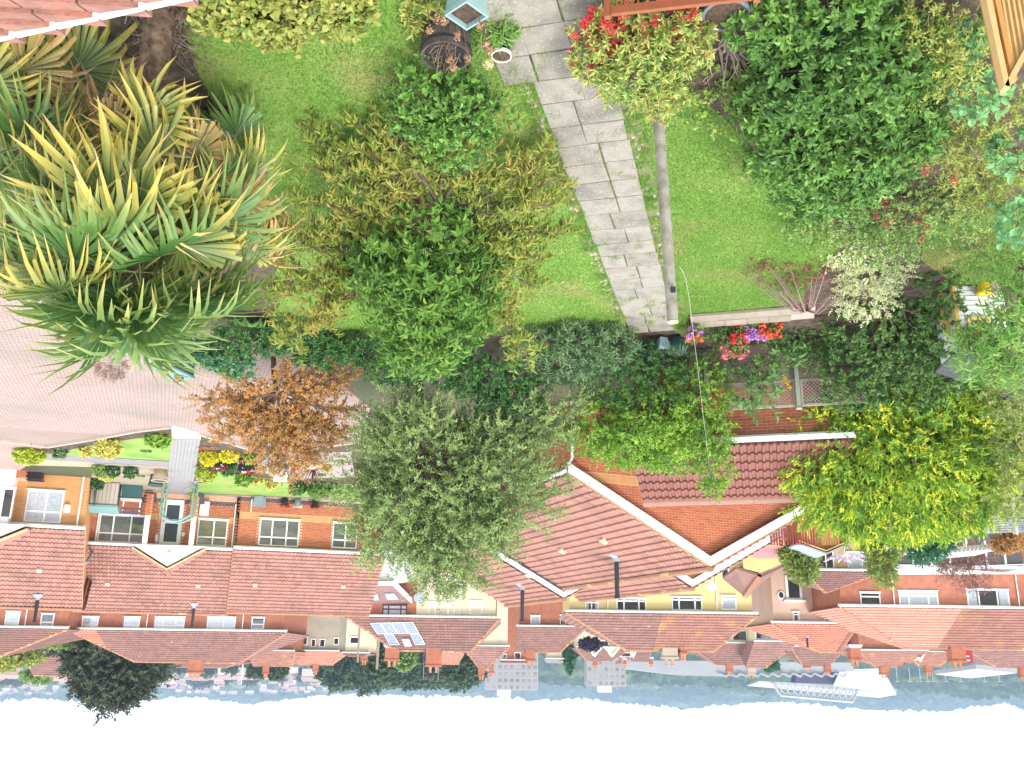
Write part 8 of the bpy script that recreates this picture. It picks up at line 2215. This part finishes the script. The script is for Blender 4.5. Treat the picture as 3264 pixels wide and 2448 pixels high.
plant('brown_tree', 'bare purple brown tree before the red brick house', 'tree', (P(3090, 1720, 54).x, 54, g(54)), [LS(3080, 1800, 54, 70, 50), LS(3130, 1780, 54, 60, 45), LS(3040, 1820, 54, 60, 40), LS(3100, 1860, 54, 70, 25), LS(3000, 1800, 54, 40, 30)], 700, 6, .13, .05, leafmat('leaf_purple', [(0.13, 0.06, 0.06), (0.2, 0.1, 0.09), (0.26, 0.15, 0.12)]), ln=.3, shell=1.0, six=False, r0=.07, nb=5, bark=mat('purple_bark', [(0.22, 0.13, 0.12), (0.30, 0.2, 0.18)], .9))
plant('rust_bush', 'rusty green bush under the pergola end', 'shrub', (P(3215, 1700, 45).x, 45, g(45)), [LS(3215, 1730, 45, 40, 28)], 220, 7, .2, .1, LM_MAPLE, six=False, r0=.04)
plant('purple_tree', 'dark purple leafed tree between the far gables', 'tree', (P(1880, 2050, 130).x, 130, -3), [LS(1882, 2052, 130, 34, 16)], 240, 7, .4, .25, leafmat('leaf_plum', [(0.03, 0.02, 0.045), (0.05, 0.035, 0.07)]), six=False, r0=.1)
plant('cypress', 'narrow dark green cypress pointing between the towers', 'tree', (P(1818, 2050, 150).x, 150, -3), [LS(1818, 2075, 150, 22, 26), LS(1816, 2105, 150, 16, 26), LS(1815, 2130, 150, 8, 18)], 420, 7, .4, .2, LM_CONIF, six=False, r0=.1, up=.8)
plant('dark_conifer', 'dark conifer tip by the stadium roof', 'tree', (P(2460, 2110, 200).x, 200, -3), [LS(2455, 2120, 200, 26, 18)], 200, 7, .6, .3, LM_CONIF, six=False, r0=.1)
rw = random.Random(12)
for i in range(16):
    x = 1075 + 29 * i; y = 2150 + rw.uniform(-6, 10); rx = rw.uniform(24, 40); rz = rw.uniform(20, 34); Y = rw.uniform(270, 330)
    if x > 1500: y -= 10; rz *= .7
    tree(('broad dark tree at the start of the wood behind the solar roof' if i == 0 else 'dark rounded tree in the wood behind the solar roof'), [LS(x, y, Y, rx, rz), LS(x + rw.uniform(-14, 14), y - 22, Y, rx * 1.1, rz)], 260, 1.5, LM_FARTREE, (P(x, 2100, Y).x, Y, -3), r0=.4, group='trees of the near wood')
for i, (x, y, Y, rx, rz, lab) in enumerate(((1205, 2105, 135, 28, 30, 'mid green tree behind the telegraph pole'), (1290, 2098, 140, 22, 18, 'light green tree between the two chimneys'), (880, 2140, 200, 24, 16, 'dark tree beyond the grey rendered house'), (1460, 2130, 170, 40, 26, 'green tree beyond the steep gable'), (820, 2140, 260, 30, 14, 'rounded tree beyond the lichen roof'))):
    tree(lab, [LS(x, y, Y, rx, rz), LS(x + 8, y - 14, Y, rx * .8, rz * .8)], 320, .7, LM_FARTREE if i != 1 else LM_MIX, (P(x, 2080, Y).x, Y, -3), r0=.2)
for i in range(46):                       # scattered trees among the far houses
    x = rw.uniform(0, 1060); Y = rw.uniform(500, 1300); y = 2118 + 55 * (Y - 500) / 800 + rw.uniform(-4, 4)
    if 200 < x < 520: continue
    tree('dark hazy tree among the houses of the far slope', [LS(x, y, Y, rw.uniform(9, 18), rw.uniform(6, 11))], 46, 3.2 * Y / 800, LM_FARTREE, (P(x, y - 8, Y).x, Y, P(x, y - 8, Y).z), r0=.5, k=6, group='trees on the far slope')

# ================================================================== HAZE
hz = MB(); hz.box((0, 2400, 75), (9000, 5300, 174))
hazem = bpy.data.materials.new('haze_air'); hazem.use_nodes = True
t_ = hazem.node_tree; t_.nodes.clear()
pv = t_.nodes.new('ShaderNodeVolumePrincipled'); pv.inputs['Color'].default_value = (0.40, 0.52, 0.73, 1); pv.inputs['Density'].default_value = 0.00027; pv.inputs['Anisotropy'].default_value = 0.0
ou = t_.nodes.new('ShaderNodeOutputMaterial'); t_.links.new(pv.outputs[0], ou.inputs['Volume'])
tag(hz.build('haze', hazem), 'thin pale haze over the valley', kind='stuff')
